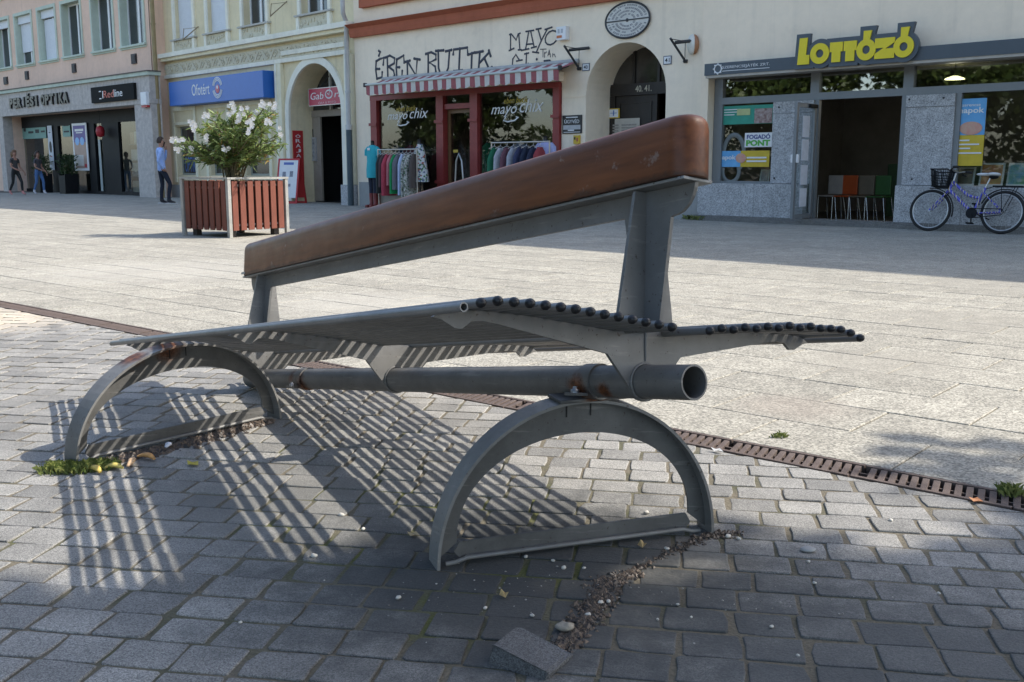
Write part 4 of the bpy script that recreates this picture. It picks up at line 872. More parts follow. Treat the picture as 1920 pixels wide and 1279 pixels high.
# vertical red sign
M_RED = mat('red_sign', (0.48, 0.03, 0.03), 0.45, var=0.06)
s0, z1 = yp(549.5, 245, 0.10); s1, z0 = yp(560.5, 352, 0.10)
sv = ax0 + 0.003
t = thing('shop_sign', 'narrow vertical red sign with white letters on the arch jamb', 'sign', FY.w(sv, 0.03, 0), FY.rot)
boxpart('board', M_RED, t, 0, 0.02, 0, 0.34, 0.55, z1)
for q, chh in enumerate('ÓRAJAVÍTÁS'):
    hh = (z1 - 0.65) / 10
    o = text_obj('letter', chh, M_WHITE, t, 0, 0, 0, 0.16, hh * 0.72, 0.002, 0.01); o.rotation_euler = (0, 0, math.pi / 2); o.location = (0.0235, 0.09, z1 - 0.06 - (q + 1) * hh)
# notice frame on the door leaf
s0, z1 = yp(576.5, 258, DD - 0.05); s1, z0 = yp(594.5, 302, DD - 0.05)
t = thing('notice_case', 'small framed notice case on the taupe door leaf', 'notice case', FY.w(s0, DD - 0.042, z0), FY.rot); w, h = s1 - s0, z1 - z0
b = MB(); frame_geo(b, 0, w, 0, h, 0.05, -0.05, 0); b.build('frame', mat('pale_metal', (0.5, 0.5, 0.5), 0.4, 0.5), t); boxpart('notice', mat('notice_print', (0.10, 0.11, 0.12), 0.5, col2=(0.5, 0.5, 0.5), scale=9), t, 0.05, w - 0.05, -0.03, -0.001, 0.05, h - 0.05)
# A-frame board
c0 = yp(572, 378, 0.0); g = gnd(572, 376)
t = thing('pavement_sign', 'red A-frame pavement sign with a white poster of watches', 'pavement sign', (FY.w(ax0 + 0.55, -0.42, 0)), R_(-14))
Mt = Matrix.Rotation(R_(-14), 4, 'X')
b = MB(); frame_geo(b, -0.33, 0.33, 0.0, 1.28, 0.05, -0.02, 0.02); b.add(b.v[:], [], 0); 
bb = MB(); bb.add(b.v, b.f, 0, Matrix.Translation((0, -0.32, 0.0)) @ Mt); bb.build('front_frame', M_RED, t)
b = MB(); b.box(-0.28, 0.28, -0.016, 0.016, 0.16, 1.23, 0, Matrix.Translation((0, -0.32, 0.0)) @ Mt); pst = b.build('poster', M_WHITE, t)
for (x, z, w_, h_) in ((-0.12, 0.82, 0.10, 0.16), (0.10, 0.84, 0.10, 0.16), (-0.1, 0.5, 0.07, 0.1), (0.06, 0.52, 0.07, 0.08), (0.0, 0.27, 0.1, 0.08)):
    b = MB(); b.box(x - w_ / 2, x + w_ / 2, -0.020, -0.0165, z - h_ / 2, z + h_ / 2, 0, Matrix.Translation((0, -0.32, 0)) @ Mt); b.build('print', mat('watch_print', (0.12, 0.13, 0.15), 0.5, col2=(0.35, 0.36, 0.4), scale=40), pst)
b = MB(); b.box(-0.15, 0.15, -0.020, -0.0165, 1.10, 1.17, 0, Matrix.Translation((0, -0.32, 0)) @ Mt); b.build('print', mat('blue_print2', (0.12, 0.18, 0.45), 0.5), pst)
bb = MB(); b2 = MB(); frame_geo(b2, -0.33, 0.33, 0.0, 1.28, 0.05, -0.02, 0.02); b2.box(-0.28, 0.28, -0.012, 0.012, 0.16, 1.23); bb.add(b2.v, b2.f, 0, Matrix.Translation((0, 0.32, 0.0)) @ Matrix.Rotation(R_(14), 4, 'X')); bb.build('rear_frame', M_RED, t)
# wall brackets on the yellow house
for px, py in ((372, 50), (538, 3)):
    s, z = yp(px, py); t = thing('wall_bracket', 'thin rusty flag bracket on yellow wall ' + ('between the two shuttered windows' if px < 400 else 'beside the bare double window'), 'bracket', FY.w(s, 0, z), FY.rot)
    b = MB(); b.tube([(0, -0.005, 0), (0.0, -0.55, -0.45)], 0.018, 6); b.tube([(0, -0.005, -0.02), (0, -0.5, -0.12)], 0.008, 5); b.tube([(0.0, -0.55, -0.46), (0.0, -0.5, -0.1)], 0.012, 5); b.build('arm', mat('old_bracket', (0.28, 0.22, 0.14), 0.8), t)
# downpipes
def downpipe(label, F, s, d, z1, cols, zsplit=None, bend=None, r=0.06):
    t = thing('downpipe', label, 'downpipe', F.w(s, d, 0), F.rot)
    if zsplit:
        b = MB(); b.tube([(0, 0, 0.0), (0, 0, zsplit)], r + 0.018, 14); b.build('lower_pipe', cols[1], t)
        b = MB(); b.tube([(0, 0, zsplit - 0.05), (0, 0, zsplit + 0.08)], r + 0.026, 14); b.build('collar', cols[0], t)
    path = [(0, 0, zsplit or 0.0)] + (bend or []) + [((bend[-1][0] if bend else 0), (bend[-1][1] if bend else 0), z1)]
    b = MB(); b.tube(path, r, 14); b.build('upper_pipe', cols[0], t)
    for z in (1.9 if not zsplit else zsplit + 0.9, 5.6):
        b = MB(); b.tube([(bend[-1][0] * (z > 4.5) if bend else 0, (bend[-1][1] * (z > 4.5) if bend else 0), z), (bend[-1][0] * (z > 4.5) if bend else 0, (bend[-1][1] * (z > 4.5) if bend else 0), z + 0.05)], r + 0.012, 14); b.build('bracket_ring', cols[0], t)
M_PIPEW = mat('pale_pipe', (0.52, 0.52, 0.50), 0.5, var=0.1); M_PIPEB = mat('blue_grey_pipe', (0.055, 0.085, 0.10), 0.5)
zsp = FA.p(668, 240)[1]
downpipe('pale grey downpipe with dark blue lower length between yellow and cream houses', FA, FA.p(667, 300)[0] - 0.05, -0.16, 8.9, (M_PIPEW, M_PIPEB), zsp, [(0, 0, FA.p(668, 40)[1]), (0.12, -0.18, FA.p(678, 25)[1]), (0.14, -0.2, FA.p(683, 8)[1])])
M_PIPEO = mat('ochre_pipe', (0.30, 0.22, 0.10), 0.6, var=0.15)
downpipe('ochre brown downpipe at the corner of the peach house', FA, FA.p(293, 40)[0], -0.12, 8.9, (M_PIPEO, M_PIPEO), None, [(0, 0, 0.05)], 0.07)
downpipe('tan downpipe beside the blue sign on the yellow house', FY, YL + 0.22, -0.12, 8.9, (mat('tan_pipe', (0.42, 0.33, 0.17), 0.6), mat('tan_pipe', (0.42, 0.33, 0.17), 0.6)), None, None, 0.07)

# ---- cream house with the boutique and the arched gate
mi_ = house('town_house', 'cream town house with brick red cornice, boutique front and arched gateway', FA)
ML, MR = -10.72, -0.005
def fp(x, y, d=0.0): return FA.p(x, y, d)
bx0, bx1 = fp(700.5, 280)[0], fp(1053, 250)[0]
bz1 = (fp(700, 180)[1] + fp(1053, 158)[1]) / 2
gx0, gx1 = fp(1098, 230)[0], fp(1248, 200)[0]; gtop = fp(1187, 78)[1]; gspr = gtop - (gx1 - gx0) / 2 * 0.98
cz0 = (fp(680, 69)[1] + fp(1090, 12)[1]) / 2; cz1 = fp(676, 47)[1]
mwin = [(ML + 1.2 + 2.45 * k, ML + 2.4 + 2.45 * k, 5.75, 7.75) for k in range(4)]
b = MB(); wall_geo(b, ML, MR, 0, H_EAVE + 0.1, [(bx0, bx1, 0, bz1, None, 0.3), (gx0, gx1, 0, gtop, gspr, 0.85)] + mwin, 0.25); b.build('wall', M_CREAM, mi_)
shell(mi_, ML, MR, H_EAVE + 0.1, M_CREAM)
for a, c, z0, z1 in mwin:
    b = MB(); frame_geo(b, a + 0.003, c - 0.003, z0 + 0.003, z1 - 0.003, 0.07, 0.17, 0.24); b.box((a + c) / 2 - 0.05, (a + c) / 2 + 0.05, 0.17, 0.24, z0 + 0.07, z1 - 0.07); wn_ = b.build('window', M_WHITEF, mi_); pane(wn_, a + 0.05, c - 0.05, z0 + 0.05, z1 - 0.05, 0.2, M_DPANE)
b = MB(); b.prism([(-0.002, cz0), (-0.12, cz0), (-0.15, cz0 + 0.1), (-0.15, cz0 + 0.22), (-0.30, cz0 + 0.30), (-0.30, cz1), (-0.002, cz1 + 0.04)], 'x', ML - 0.02, MR + 0.001); b.build('cornice', M_ORANGE, mi_)
z_ = fp(740, 6)[1]; boxpart('upper_string_course', M_ORANGE, mi_, ML + 0.4, MR, -0.14, -0.002, z_, z_ + 0.2)
boxpart('plinth', M_PLST, mi_, ML + 0.12, bx0 - 0.03, -0.05, -0.002, 0, 0.62); boxpart('plinth', M_PLST, mi_, bx1 + 0.03, gx0 - 0.02, -0.05, -0.002, 0, 0.55); boxpart('plinth', M_PLST, mi_, gx1 + 0.02, MR, -0.05, -0.002, 0, 0.55)
boxpart('impost_line', M_CREAM2, mi_, bx1 + 0.05, gx0 - 0.002, -0.012, -0.001, gspr - 0.02, gspr)
# red shopfront
DF = 0.02
room(mi_, bx0, bx1, 0.3, 4.2, bz1, mat('boutique_room', (0.22, 0.17, 0.13), 0.9, var=0.2), M_ROOMF)
px_ = [fp(v, 260, DF)[0] for v in (700.5, 711.6, 823, 836, 886, 900, 1041, 1053)]
hd0 = fp(711, 189, DF)[1]
b = MB(); b.box(px_[0], px_[7], DF - 0.10, DF + 0.05, hd0, bz1 + 0.02)
for a, c in ((0, 1), (2, 3), (4, 5), (6, 7)): b.box(px_[a], px_[c], DF - 0.09, DF + 0.06, 0.0, hd0 - 0.001)
b.box(px_[1], px_[2], DF - 0.06, DF + 0.05, 0.30, 0.40); b.box(px_[5], px_[6], DF - 0.06, DF + 0.05, 0.30, 0.40)
dz = fp(860, 199, DF)[1]; b.box(px_[3], px_[4], DF - 0.05, DF + 0.05, dz - 0.06, dz + 0.06)
for a, c in ((0, 1), (2, 3), (4, 5), (6, 7)):
    for z in (0.62, 2.05): b.box(px_[a] - 0.03, px_[c] + 0.03, DF - 0.13, DF - 0.091, z, z + 0.07)
    b.box(px_[a] - 0.03, px_[c] + 0.03, DF - 0.12, DF - 0.091, 0.0, 0.30)
sf = b.build('shop_front', M_REDF, mi_)
for a, c in ((1, 2), (5, 6)):
    pane(sf, px_[a] + 0.002, px_[c] - 0.002, 0.401, hd0 - 0.002, DF); boxpart('stall_riser', mat('beige_panel', (0.42, 0.36, 0.28), 0.7), sf, px_[a] + 0.002, px_[c] - 0.002, DF - 0.02, DF + 0.03, 0, 0.298)
pane(sf, px_[3] + 0.002, px_[4] - 0.002, dz + 0.062, hd0 - 0.002, DF)
b = MB(); frame_geo(b, px_[3] + 0.01, px_[4] - 0.01, 0.02, dz - 0.065, 0.09, 0.08, 0.13); dl = b.build('door_frame', mat('oak_frame', (0.16, 0.085, 0.035), 0.5), sf); pane(dl, px_[3] + 0.1, px_[4] - 0.1, 0.11, dz - 0.155, 0.10)
boxpart('door_notice', mat('door_gold', (0.55, 0.40, 0.06), 0.5), dl, px_[3] + 0.18, px_[3] + 0.34, 0.09, 0.098, 1.35, 1.42)
# lettering on the panes
M_YLET = mat('yellow_lettering', (0.50, 0.36, 0.03), 0.5); M_WLET = mat('white_lettering', (0.75, 0.75, 0.73), 0.5)
for lab, (ax, ay, cx2, cy2), (ex, ey, fx, fy) in (('white script mayo chix lettering on the window behind the floral dress', (727, 230, 803, 204), (743, 208, 780, 199)), ('white script mayo chix lettering on the window behind the dark dresses', (921, 221, 1020, 187), (945, 199, 990, 186))):
    s0, z0 = fp(ax, ay, DF - 0.004); s1, z1 = fp(cx2, cy2, DF - 0.004)
    t = thing('window_lettering', lab, 'lettering', FA.w(s0, DF - 0.003, z0), FA.rot); w, h = s1 - s0, z1 - z0 + 0.04
    text_obj('script', 'mayo', M_WLET, t, 0, -0.003, 0, w * 0.5, h * 0.62, 0.001, 0.0, 0.35); text_obj('script', 'chix', M_WLET, t, w * 0.55, -0.003, h * 0.22, w * 0.45, h * 0.78, 0.001, 0.0, 0.35)
    b = MB(); b.tube([(w * 0.30, -0.003, h * 0.05), (w * 0.24, -0.003, -h * 0.2), (w * 0.32, -0.003, -h * 0.28), (w * 0.46, -0.003, -h * 0.22), (w * 0.53, -0.003, -h * 0.02), (w * 0.48, -0.003, h * 0.0)], [0.012, 0.018, 0.02, 0.02, 0.025, 0.02], 6, 0, None, True, 0.1, (0, 1, 0)); b.build('flourish', M_WLET, t)
    e0, q0 = fp(ex, ey, DF - 0.004); e1, q1 = fp(fx, fy, DF - 0.004); text_obj('script', 'eben butik', M_YLET, t, e0 - s0, -0.003, h * 0.80, e1 - e0, 0.13, 0.001, 0.0, 0.3)
# hand painted wall lettering (strokes read off the photograph)
M_BRUSH = mat('slate_brush_paint', (0.055, 0.06, 0.075), 0.8, var=0.3, scale=20)
def strokes(t, lists, ox, oy, sc, r, m=M_BRUSH, d=-0.006):
    for glyph in lists:
        b = MB()
        for st in glyph:
            q = [fp(ox + x / sc, oy + y / sc, 0) for x, y in st]; pts = [(s, d, z) for s, z in q]
            if len(pts) == 1: b.ball(pts[0], r * 1.5, 8, 5, sc=(1, 0.1, 1))
            else:
                b.tube(pts, r, 6, 0, None, True, 0.06, (0, 1, 0))
                for p in (pts[0], pts[-1]): b.ball(p, r * 1.08, 8, 5, sc=(1, 0.06, 1))
                for p in pts[1:-1]: b.ball(p, r, 8, 5, sc=(1, 0.06, 1))
        b.build('letter', m, t)
t = thing('painted_lettering', 'hand painted slate letters ÉBEN BUTIK above the striped awning', 'lettering', FA.o, FA.rot)
strokes(t, [
 [[(125, 600), (118, 720), (135, 860)], [(125, 600), (180, 565), (240, 548), (230, 650)], [(135, 715), (175, 715)], [(140, 860), (210, 840), (215, 765)], [(165, 445), (185, 460), (165, 515)]],
 [[(290, 540), (295, 700), (300, 850)], [(260, 545), (330, 515), (400, 555), (395, 630), (310, 680)], [(310, 680), (385, 740), (400, 810), (370, 850), (300, 850)]],
 [[(435, 570), (425, 700), (435, 850)], [(430, 575), (535, 515), (545, 620)], [(430, 690), (475, 690)], [(435, 850), (510, 830), (515, 745)]],
 [[(590, 600), (595, 830)], [(560, 610), (630, 590)], [(600, 610), (720, 810), (740, 570)], [(695, 560), (780, 575)]],
 [[(905, 490), (905, 800)], [(870, 490), (950, 465), (1020, 500), (1020, 570), (930, 620), (1010, 680), (1020, 760), (1000, 790)], [(860, 810), (930, 795)]],
 [[(1055, 440), (1060, 700), (1085, 790), (1130, 800), (1170, 790), (1205, 700), (1225, 440)], [(1020, 445), (1135, 435)], [(1170, 450), (1255, 430)]],
 [[(1280, 495), (1290, 425), (1490, 395), (1500, 500)], [(1380, 410), (1365, 740)], [(1290, 750), (1415, 735)]],
 [[(1560, 480), (1550, 750)], [(1510, 500), (1600, 470)]],
 [[(1680, 460), (1660, 730)], [(1620, 470), (1725, 450)], [(1670, 630), (1815, 470)], [(1815, 440), (1840, 520)], [(1750, 560), (1815, 710), (1860, 690)]]], 690, 40, 8.0, 0.033)
t = thing('painted_lettering', 'thin hand painted letters MAYO Chix high beside the alarm box', 'lettering', FA.o, FA.rot)
ov = [(1370 + 140 * math.cos(R_(a)) + 25 * math.sin(R_(a)), 370 - 160 * math.sin(R_(a)) - 20 * math.cos(R_(a))) for a in range(0, 361, 30)]
strokes(t, [
 [[(450, 290), (450, 650)], [(430, 300), (470, 290), (575, 420), (620, 290), (665, 270)], [(635, 290), (660, 640)], [(420, 660), (525, 610)], [(625, 645), (690, 640)]],
 [[(860, 230), (790, 620)], [(905, 230), (980, 580)], [(800, 230), (970, 205)], [(810, 520), (950, 505)], [(700, 655), (860, 620)], [(920, 600), (1030, 570)]],
 [[(1070, 180), (1140, 430)], [(1030, 180), (1135, 160)], [(1270, 190), (1140, 440), (1030, 700)], [(1230, 185), (1380, 135)], [(950, 690), (1080, 710)]],
 [ov],
 [[(490, 1060), (500, 850), (570, 750), (640, 860)], [(590, 895), (710, 870)]],
 [[(810, 720), (795, 1040)], [(770, 735), (855, 715)], [(800, 1000), (850, 950), (890, 1000)]],
 [[(1040, 855)], [(1010, 975), (1090, 935), (1190, 950)]], [[(1210, 890), (1300, 880)], [(1330, 880), (1380, 940)]]], 920, 40, 12.0, 0.020)
strokes(t, [[[(1120, 630), (1250, 625)], [(1180, 630), (1180, 800)]], [[(1215, 700), (1215, 810)], [(1215, 730), (1260, 690)]], [[(1320, 650), (1290, 780)], [(1320, 650), (1350, 800)], [(1300, 740), (1345, 740)]], [[(1400, 730), (1400, 800)], [(1405, 760), (1435, 740), (1460, 800)]]], 920, 40, 12.0, 0.010)
# striped awning
M_AWR = mat('faded_red_canvas', (0.33, 0.10, 0.105), 0.85, var=0.2); M_AWW = mat('grey_white_canvas', (0.60, 0.57, 0.51), 0.85, var=0.1)
DA = -0.62
a0, az0 = fp(686, 160.5, DA); a1, az1 = fp(1047.7, 126, DA); afz = (az0 + az1) / 2; av = ((fp(692, 174, DA)[1] + fp(1047, 152, DA)[1]) / 2)
atz = (fp(698, 151, -0.05)[1] + fp(1055, 117, -0.05)[1]) / 2
t = thing('shop_awning', 'red and white striped awning with scalloped valance over the boutique', 'awning', FA.w(a0, 0, 0), FA.rot); W = a1 - a0
ns = 41; b = MB(); v_ = MB()
for k in range(ns):
    x0, x1 = W * k / ns, W * (k + 1) / ns; m_ = k % 2
    for j in range(4):
        f0, f1 = j / 4, (j + 1) / 4; sag = lambda f: -0.03 * math.sin(math.pi * f)
        b.add([(x0, -0.05 + (DA + 0.05) * f0, atz + (afz - atz) * f0 + sag(f0)), (x1, -0.05 + (DA + 0.05) * f0, atz + (afz - atz) * f0 + sag(f0)), (x1, -0.05 + (DA + 0.05) * f1, atz + (afz - atz) * f1 + sag(f1)), (x0, -0.05 + (DA + 0.05) * f1, atz + (afz - atz) * f1 + sag(f1))], [(0, 1, 2, 3)], m_, None, True)
    for j in range(4):
        xa, xb = x0 + (x1 - x0) * j / 4, x0 + (x1 - x0) * (j + 1) / 4; sc = lambda x: av - 0.035 * abs(math.sin(math.pi * x / W * ns / 2)) ; wv = lambda x, z: DA - 0.012 * math.sin(x * 9) * (afz - z) / (afz - av)
        v_.add([(xa, wv(xa, afz), afz), (xb, wv(xb, afz), afz), (xb, wv(xb, av) + 0.01, sc(xb)), (xa, wv(xa, av) + 0.01, sc(xa))], [(0, 1, 2, 3)], m_, None, True)
b.build('canopy', [M_AWR, M_AWW], t); v_.build('valance', [M_AWR, M_AWW], t)
b = MB(); b.tube([(-0.02, DA, afz), (W + 0.02, DA, afz)], 0.028, 10); b.build('front_bar', mat('pale_green_bar', (0.50, 0.54, 0.50), 0.4), t)
b = MB(); b.tube([(-0.02, -0.06, atz), (W + 0.05, -0.06, atz)], 0.05, 10); b.build('roller', mat('awning_roller', (0.4, 0.4, 0.38), 0.5), t)
for x in (0.25, W - 0.25):
    b = MB(); b.tube([(x, -0.04, atz - 0.08), (x + 0.02, -0.34, atz - 0.16), (x, DA + 0.02, afz - 0.02)], 0.02, 8); b.build('folding_arm', M_BRONZE, t)
for x in (-0.03, W + 0.03):
    b = MB(); b.bbox(x - 0.02, x + 0.02, DA - 0.05, DA + 0.05, afz - 0.05, afz + 0.05, 0.008); b.build('end_bracket', M_BRONZE, t)
boxpart('pelmet', M_CREAM2, mi_, bx0 - 0.05, bx1 + 0.05, -0.14, -0.002, bz1 + 0.03, bz1 + 0.22)
# gate door deep in the arch
DG2 = 0.85
M_BROWN = mat('dark_brown_door', (0.022, 0.017, 0.013), 0.45, var=0.2); M_BROWN2 = mat('brown_black_void', (0.012, 0.008, 0.007), 0.9)
dx0, dx1 = gx0 + 0.02, gx1 - 0.02; lz = fp(1190, 168, DG2)[1]
b = MB(); b.box(dx0, dx1, DG2 - 0.07, DG2 + 0.05, lz - 0.12, lz + 0.12); b.box(dx0 - 0.1, dx0 + 0.12, DG2 - 0.05, DG2 + 0.05, 0, lz - 0.121); b.box(dx1 - 0.1, dx1 + 0.1, DG2 - 0.05, DG2 + 0.05, 0, lz - 0.121)
xm = dx0 + (dx1 - dx0) * 0.60; b.box(xm - 0.03, xm + 0.03, DG2 - 0.05, DG2 + 0.04, 0, lz - 0.121)
for q in (0.30, 0.62, 0.9): b.box(dx0 + (dx1 - dx0) * q - 0.03, dx0 + (dx1 - dx0) * q + 0.03, DG2 - 0.04, DG2 + 0.04, lz + 0.121, gtop + 0.1)
dr = b.build('gate', M_BROWN, mi_)
b = MB(); b.box(dx0 + 0.13, xm - 0.031, DG2 - 0.02, DG2 + 0.03, 0.02, lz - 0.122); frame_geo(b, dx0 + 0.22, xm - 0.12, 1.2, lz - 0.25, 0.03, DG2 - 0.035, DG2 - 0.021); frame_geo(b, dx0 + 0.22, xm - 0.12, 0.2, 1.1, 0.03, DG2 - 0.035, DG2 - 0.021); b.build('gate_leaf', M_BROWN, dr)
b = MB(); b.box(dx0 - 0.1, dx1 + 0.1, DG2 + 0.0, DG2 + 0.01, lz + 0.125, gtop + 0.05); b.build('fanlight_pane', mat('fanlight_glass', (0.05, 0.045, 0.04), 0.08, var=0.5, scale=0.8, spec=0.8), dr)
room(mi_, dx0 - 0.1, dx1 + 0.1, DG2 + 0.06, 4, lz, M_BROWN2, M_BROWN2)
text_obj('number', '40. 41.', mat('pale_gold', (0.5, 0.46, 0.34), 0.4), dr, fp(1191, 170, DG2 - 0.08)[0], DG2 - 0.075, lz - 0.06, 0.42, 0.13, 0.002, 0.01)
def sign_flat(name, label, cat, F, x0, y0, x1, y1, d, m, th=0.02):
    return poster(name, label, cat, F, x0, y0, x1, y1, d, m, th)
t, w, h, th = sign_flat('door_notice', 'white notice with yellow frame on the dark gate leaf', 'notice', FA, 1142, 204, 1162, 221.5, DG2 - 0.04, mat('yellow_frame', (0.62, 0.42, 0.04), 0.5)); blk(t, 'paper', M_WHITE, 0.1 * w, 0.9 * w, 0.1 * h, 0.9 * h, th); blk(t, 'print', mat('blue_print', (0.10, 0.2, 0.45), 0.5), 0.45 * w, 0.55 * w, 0.25 * h, 0.8 * h, th, 0.006); blk(t, 'print', mat('blue_print', (0.10, 0.2, 0.45), 0.5), 0.2 * w, 0.8 * w, 0.5 * h, 0.55 * h, th, 0.0065)
t, w, h, th = sign_flat('paper_notice', 'large beige paper notice with grey print on the gate leaf', 'notice', FA, 1144, 223.5, 1199, 262, DG2 - 0.04, mat('beige_paper', (0.50, 0.46, 0.38), 0.7), 0.006)
for q in range(4): 
    for c_ in (0.1, 0.4): blk(t, 'print', mat('grey_print', (0.2, 0.19, 0.17), 0.7, col2=(0.42, 0.39, 0.33), scale=60), c_ * w, (c_ + (0.2 if c_ < 0.2 else 0.5)) * w, (0.66 - q * 0.13) * h, (0.74 - q * 0.13) * h, th)
t, w, h, th = sign_flat('lawyer_plaque', 'black plaque reading ÜGYVÉD beside the arched gate', 'plaque', FA, 1055.5, 217, 1091.5, 250, -0.002, mat('black_plaque', (0.02, 0.021, 0.024), 0.3))
text_obj('lettering', 'ÜGYVÉD', M_WLET, t, w * 0.12, -th - 0.004, h * 0.56, w * 0.76, h * 0.24, 0.002, 0.0); blk(t, 'name_bar', mat('plaque_grey', (0.42, 0.42, 0.42), 0.5), 0.06 * w, 0.94 * w, 0.22 * h, 0.46 * h, th); blk(t, 'print', M_WLET, 0.3 * w, 0.62 * w, 0.15 * h, 0.21 * h, th); blk(t, 'print', M_WLET, 0.2 * w, 0.8 * w, 0.86 * h, 0.91 * h, th)
blk(t, 'print', M_WLET, 0.08 * w, 0.92 * w, 0.06 * h, 0.09 * h, th)
t, w, h, th = sign_flat('yellow_box', 'small yellow meter box below the black plaque', 'meter box', FA, 1078.5, 254, 1088.5, 270, -0.002, mat('yellow_box', (0.58, 0.38, 0.03), 0.5), 0.06); blk(t, 'print', mat('red_ink', (0.4, 0.08, 0.06), 0.6), 0.6 * w, 0.85 * w, 0.3 * h, 0.7 * h, th); blk(t, 'print', M_INK, 0.15 * w, 0.4 * w, 0.5 * h, 0.8 * h, th)
t, w, h, th = sign_flat('alarm_box', 'white alarm box with orange lamp beside painted letters', 'alarm box', FA, 1050, 52, 1067.5, 74.5, -0.002, M_WHITE, 0.12); blk(t, 'lamp', mat('orange_lamp', (0.50, 0.13, 0.03), 0.4), 0.05 * w, 0.6 * w, 0.14 * h, 0.34 * h, th)
for q in (0.15, 0.5): blk(t, 'vent', mat('grey_vent', (0.45, 0.46, 0.47), 0.5), q * w, (q + 0.2) * w, 0.5 * h, 0.82 * h, th)
for x0, y0, x1, y1, nm, lab in ((1092.5, 119.5, 1106, 132.5, '40', 'small house number plate 40 left of the arch'), (1244.5, 105.5, 1259.5, 120.5, '41', 'small house number plate 41 at the arch right shoulder')):
    t, w, h, th = sign_flat('house_number', lab, 'number plate', FA, x0, y0, x1, y1, -0.002, mat('plate_blue_edge', (0.12, 0.14, 0.17), 0.5), 0.012); blk(t, 'plate', M_WHITE, 0.1 * w, 0.9 * w, 0.1 * h, 0.9 * h, th); text_obj('number', nm, M_INK, t, 0.22 * w, -th - 0.007, 0.25 * h, 0.56 * w, 0.5 * h, 0.001, 0.01)
for (ax, ay), lab in (((1059, 86), 'black iron lamp bracket left of the arch, without lamp'), ((1258, 72), 'black iron lamp bracket right of the arch, without lamp')):
    t = thing('wall_bracket', lab, 'bracket', FA.o, FA.rot, 'iron brackets beside the arch')
    Q = lambda dx, dy, d: (lambda q: (q[0], d, q[1]))(fp(ax + dx, ay + dy, d))
    b = MB(); b.tube([Q(-1, 0, -0.50), Q(27, 43, -0.04)], 0.03, 4); b.tube([Q(24, 43, -0.01), Q(31, 43, -0.01)], 0.035, 4); b.build('strut', M_BRONZE, t)
    b = MB(); b.tube([Q(8, 8, -0.40), Q(46, 4, -0.02)], 0.032, 4); b.build('arm', M_BRONZE, t)
    b = MB(); b.tube([Q(0, 1, -0.50), Q(28, 6, -0.22)], 0.008, 5); b.tube([Q(26, 42, -0.05), Q(27, 8, -0.22)], 0.007, 5); b.build('stay', M_BRONZE, t)
s, z = fp(1301, 84); t = thing('wall_lamp', 'oval white wall lamp with orange side beside the number plate', 'wall lamp', FA.w(s, -0.002, z), FA.rot)
b = MB(); b.ball((0, -0.06, 0), 0.165, 16, 10, sc=(0.62, 0.42, 1.15)); b.build('shade', mat('milk_glass', (0.70, 0.67, 0.58), 0.3), t); b = MB(); b.ball((0.035, -0.04, 0), 0.165, 16, 10, sc=(0.62, 0.40, 1.12)); b.build('back', mat('orange_shell', (0.36, 0.16, 0.07), 0.4), t)
# round plaque
s, z = fp(1178, 38); t = thing('oval_plaque', 'oval white plaque with black rim and dense inscription over the arch', 'plaque', FA.w(s, -0.003, z), FA.rot)
rad = (fp(1219, 33)[0] - fp(1136.5, 44)[0]) / 2
RX = Matrix.Rotation(math.pi / 2, 4, 'X'); OV = Matrix.Diagonal((1, 1, 0.62, 1))
b = MB(); b.lathe([(rad - 0.01, 0), (rad - 0.01, 0.03), (rad - 0.03, 0.032)], 40, 0, OV @ RX); b.build('disc', mat('plaque_white', (0.62, 0.60, 0.54), 0.6), t)
b = MB(); b.tube([(rad * math.cos(R_(a)), -0.03, 0.62 * rad * math.sin(R_(a))) for a in range(0, 361, 9)], 0.022, 6); b.build('rim', M_BRONZE, t)
b = MB(); b.box(-rad, rad, -0.042, -0.034, -0.012, 0.012); b.lathe([(0.035, 0), (0.035, 0.045), (0.02, 0.05)], 12, 0, RX); b.build('dividing_bar', M_BRONZE, t)
rr = random.Random(9); b = MB()
for rk in range(4):
    rq = rad * (0.90 - rk * 0.17)
    for up in (1, -1):
        a = 12
        while a < 168:
            da = rr.uniform(2.0, 9.0) * 0.5 / (rq / rad) + 2
            if rr.random() < 0.82:
                p0, p1 = R_(a) * up, R_(a + da * 0.7) * up; r2 = rq - 0.055
                b.add([(rq * math.cos(p0), -0.0345, rq * math.sin(p0)), (rq * math.cos(p1), -0.0345, rq * math.sin(p1)), (r2 * math.cos(p1), -0.0345, r2 * math.sin(p1)), (r2 * math.cos(p0), -0.0345, r2 * math.sin(p0))], [(0, 1, 2, 3)], 0, OV)
            a += da
b.build('inscription', mat('plaque_ink', (0.24, 0.24, 0.24), 0.7), t)['kind'] = 'stuff'

# ---- lottery shop house
lo = house('town_house', 'cream house with grey granite and aluminium lottery shop front', FA)
LR_ = 22.0; DL = 0.22
lz1 = 2.74
b = MB(); uw = [(0.9 + 2.6 * k, 2.2 + 2.6 * k, 5.6, 7.6) for k in range(8)]
wall_geo(b, 0.0, LR_, 0, H_EAVE, [(0.16, 8.6, 0, lz1, None, DL)] + uw, 0.25, d=-0.05); b.build('wall', M_CREAM2, lo); shell(lo, 0.0, LR_, H_EAVE, M_CREAM2, d=-0.04)
b = MB(); b.prism([(2.0, H_EAVE + 0.2), (3.2, H_EAVE + 2.2), (4.4, H_EAVE + 0.6)], 'x', 11.0, 13.6); b.build('dormer', M_TILE, lo)
for a, c, z0, z1 in uw:
    b = MB(); frame_geo(b, a + 0.003, c - 0.003, z0 + 0.003, z1 - 0.003, 0.07, 0.12, 0.19); wn_ = b.build('window', M_WHITEF, lo); pane(wn_, a + 0.05, c - 0.05, z0 + 0.05, z1 - 0.05, 0.15, M_DPANE)
def lp(x, y, d=DL): return FA.p(x, y, d)
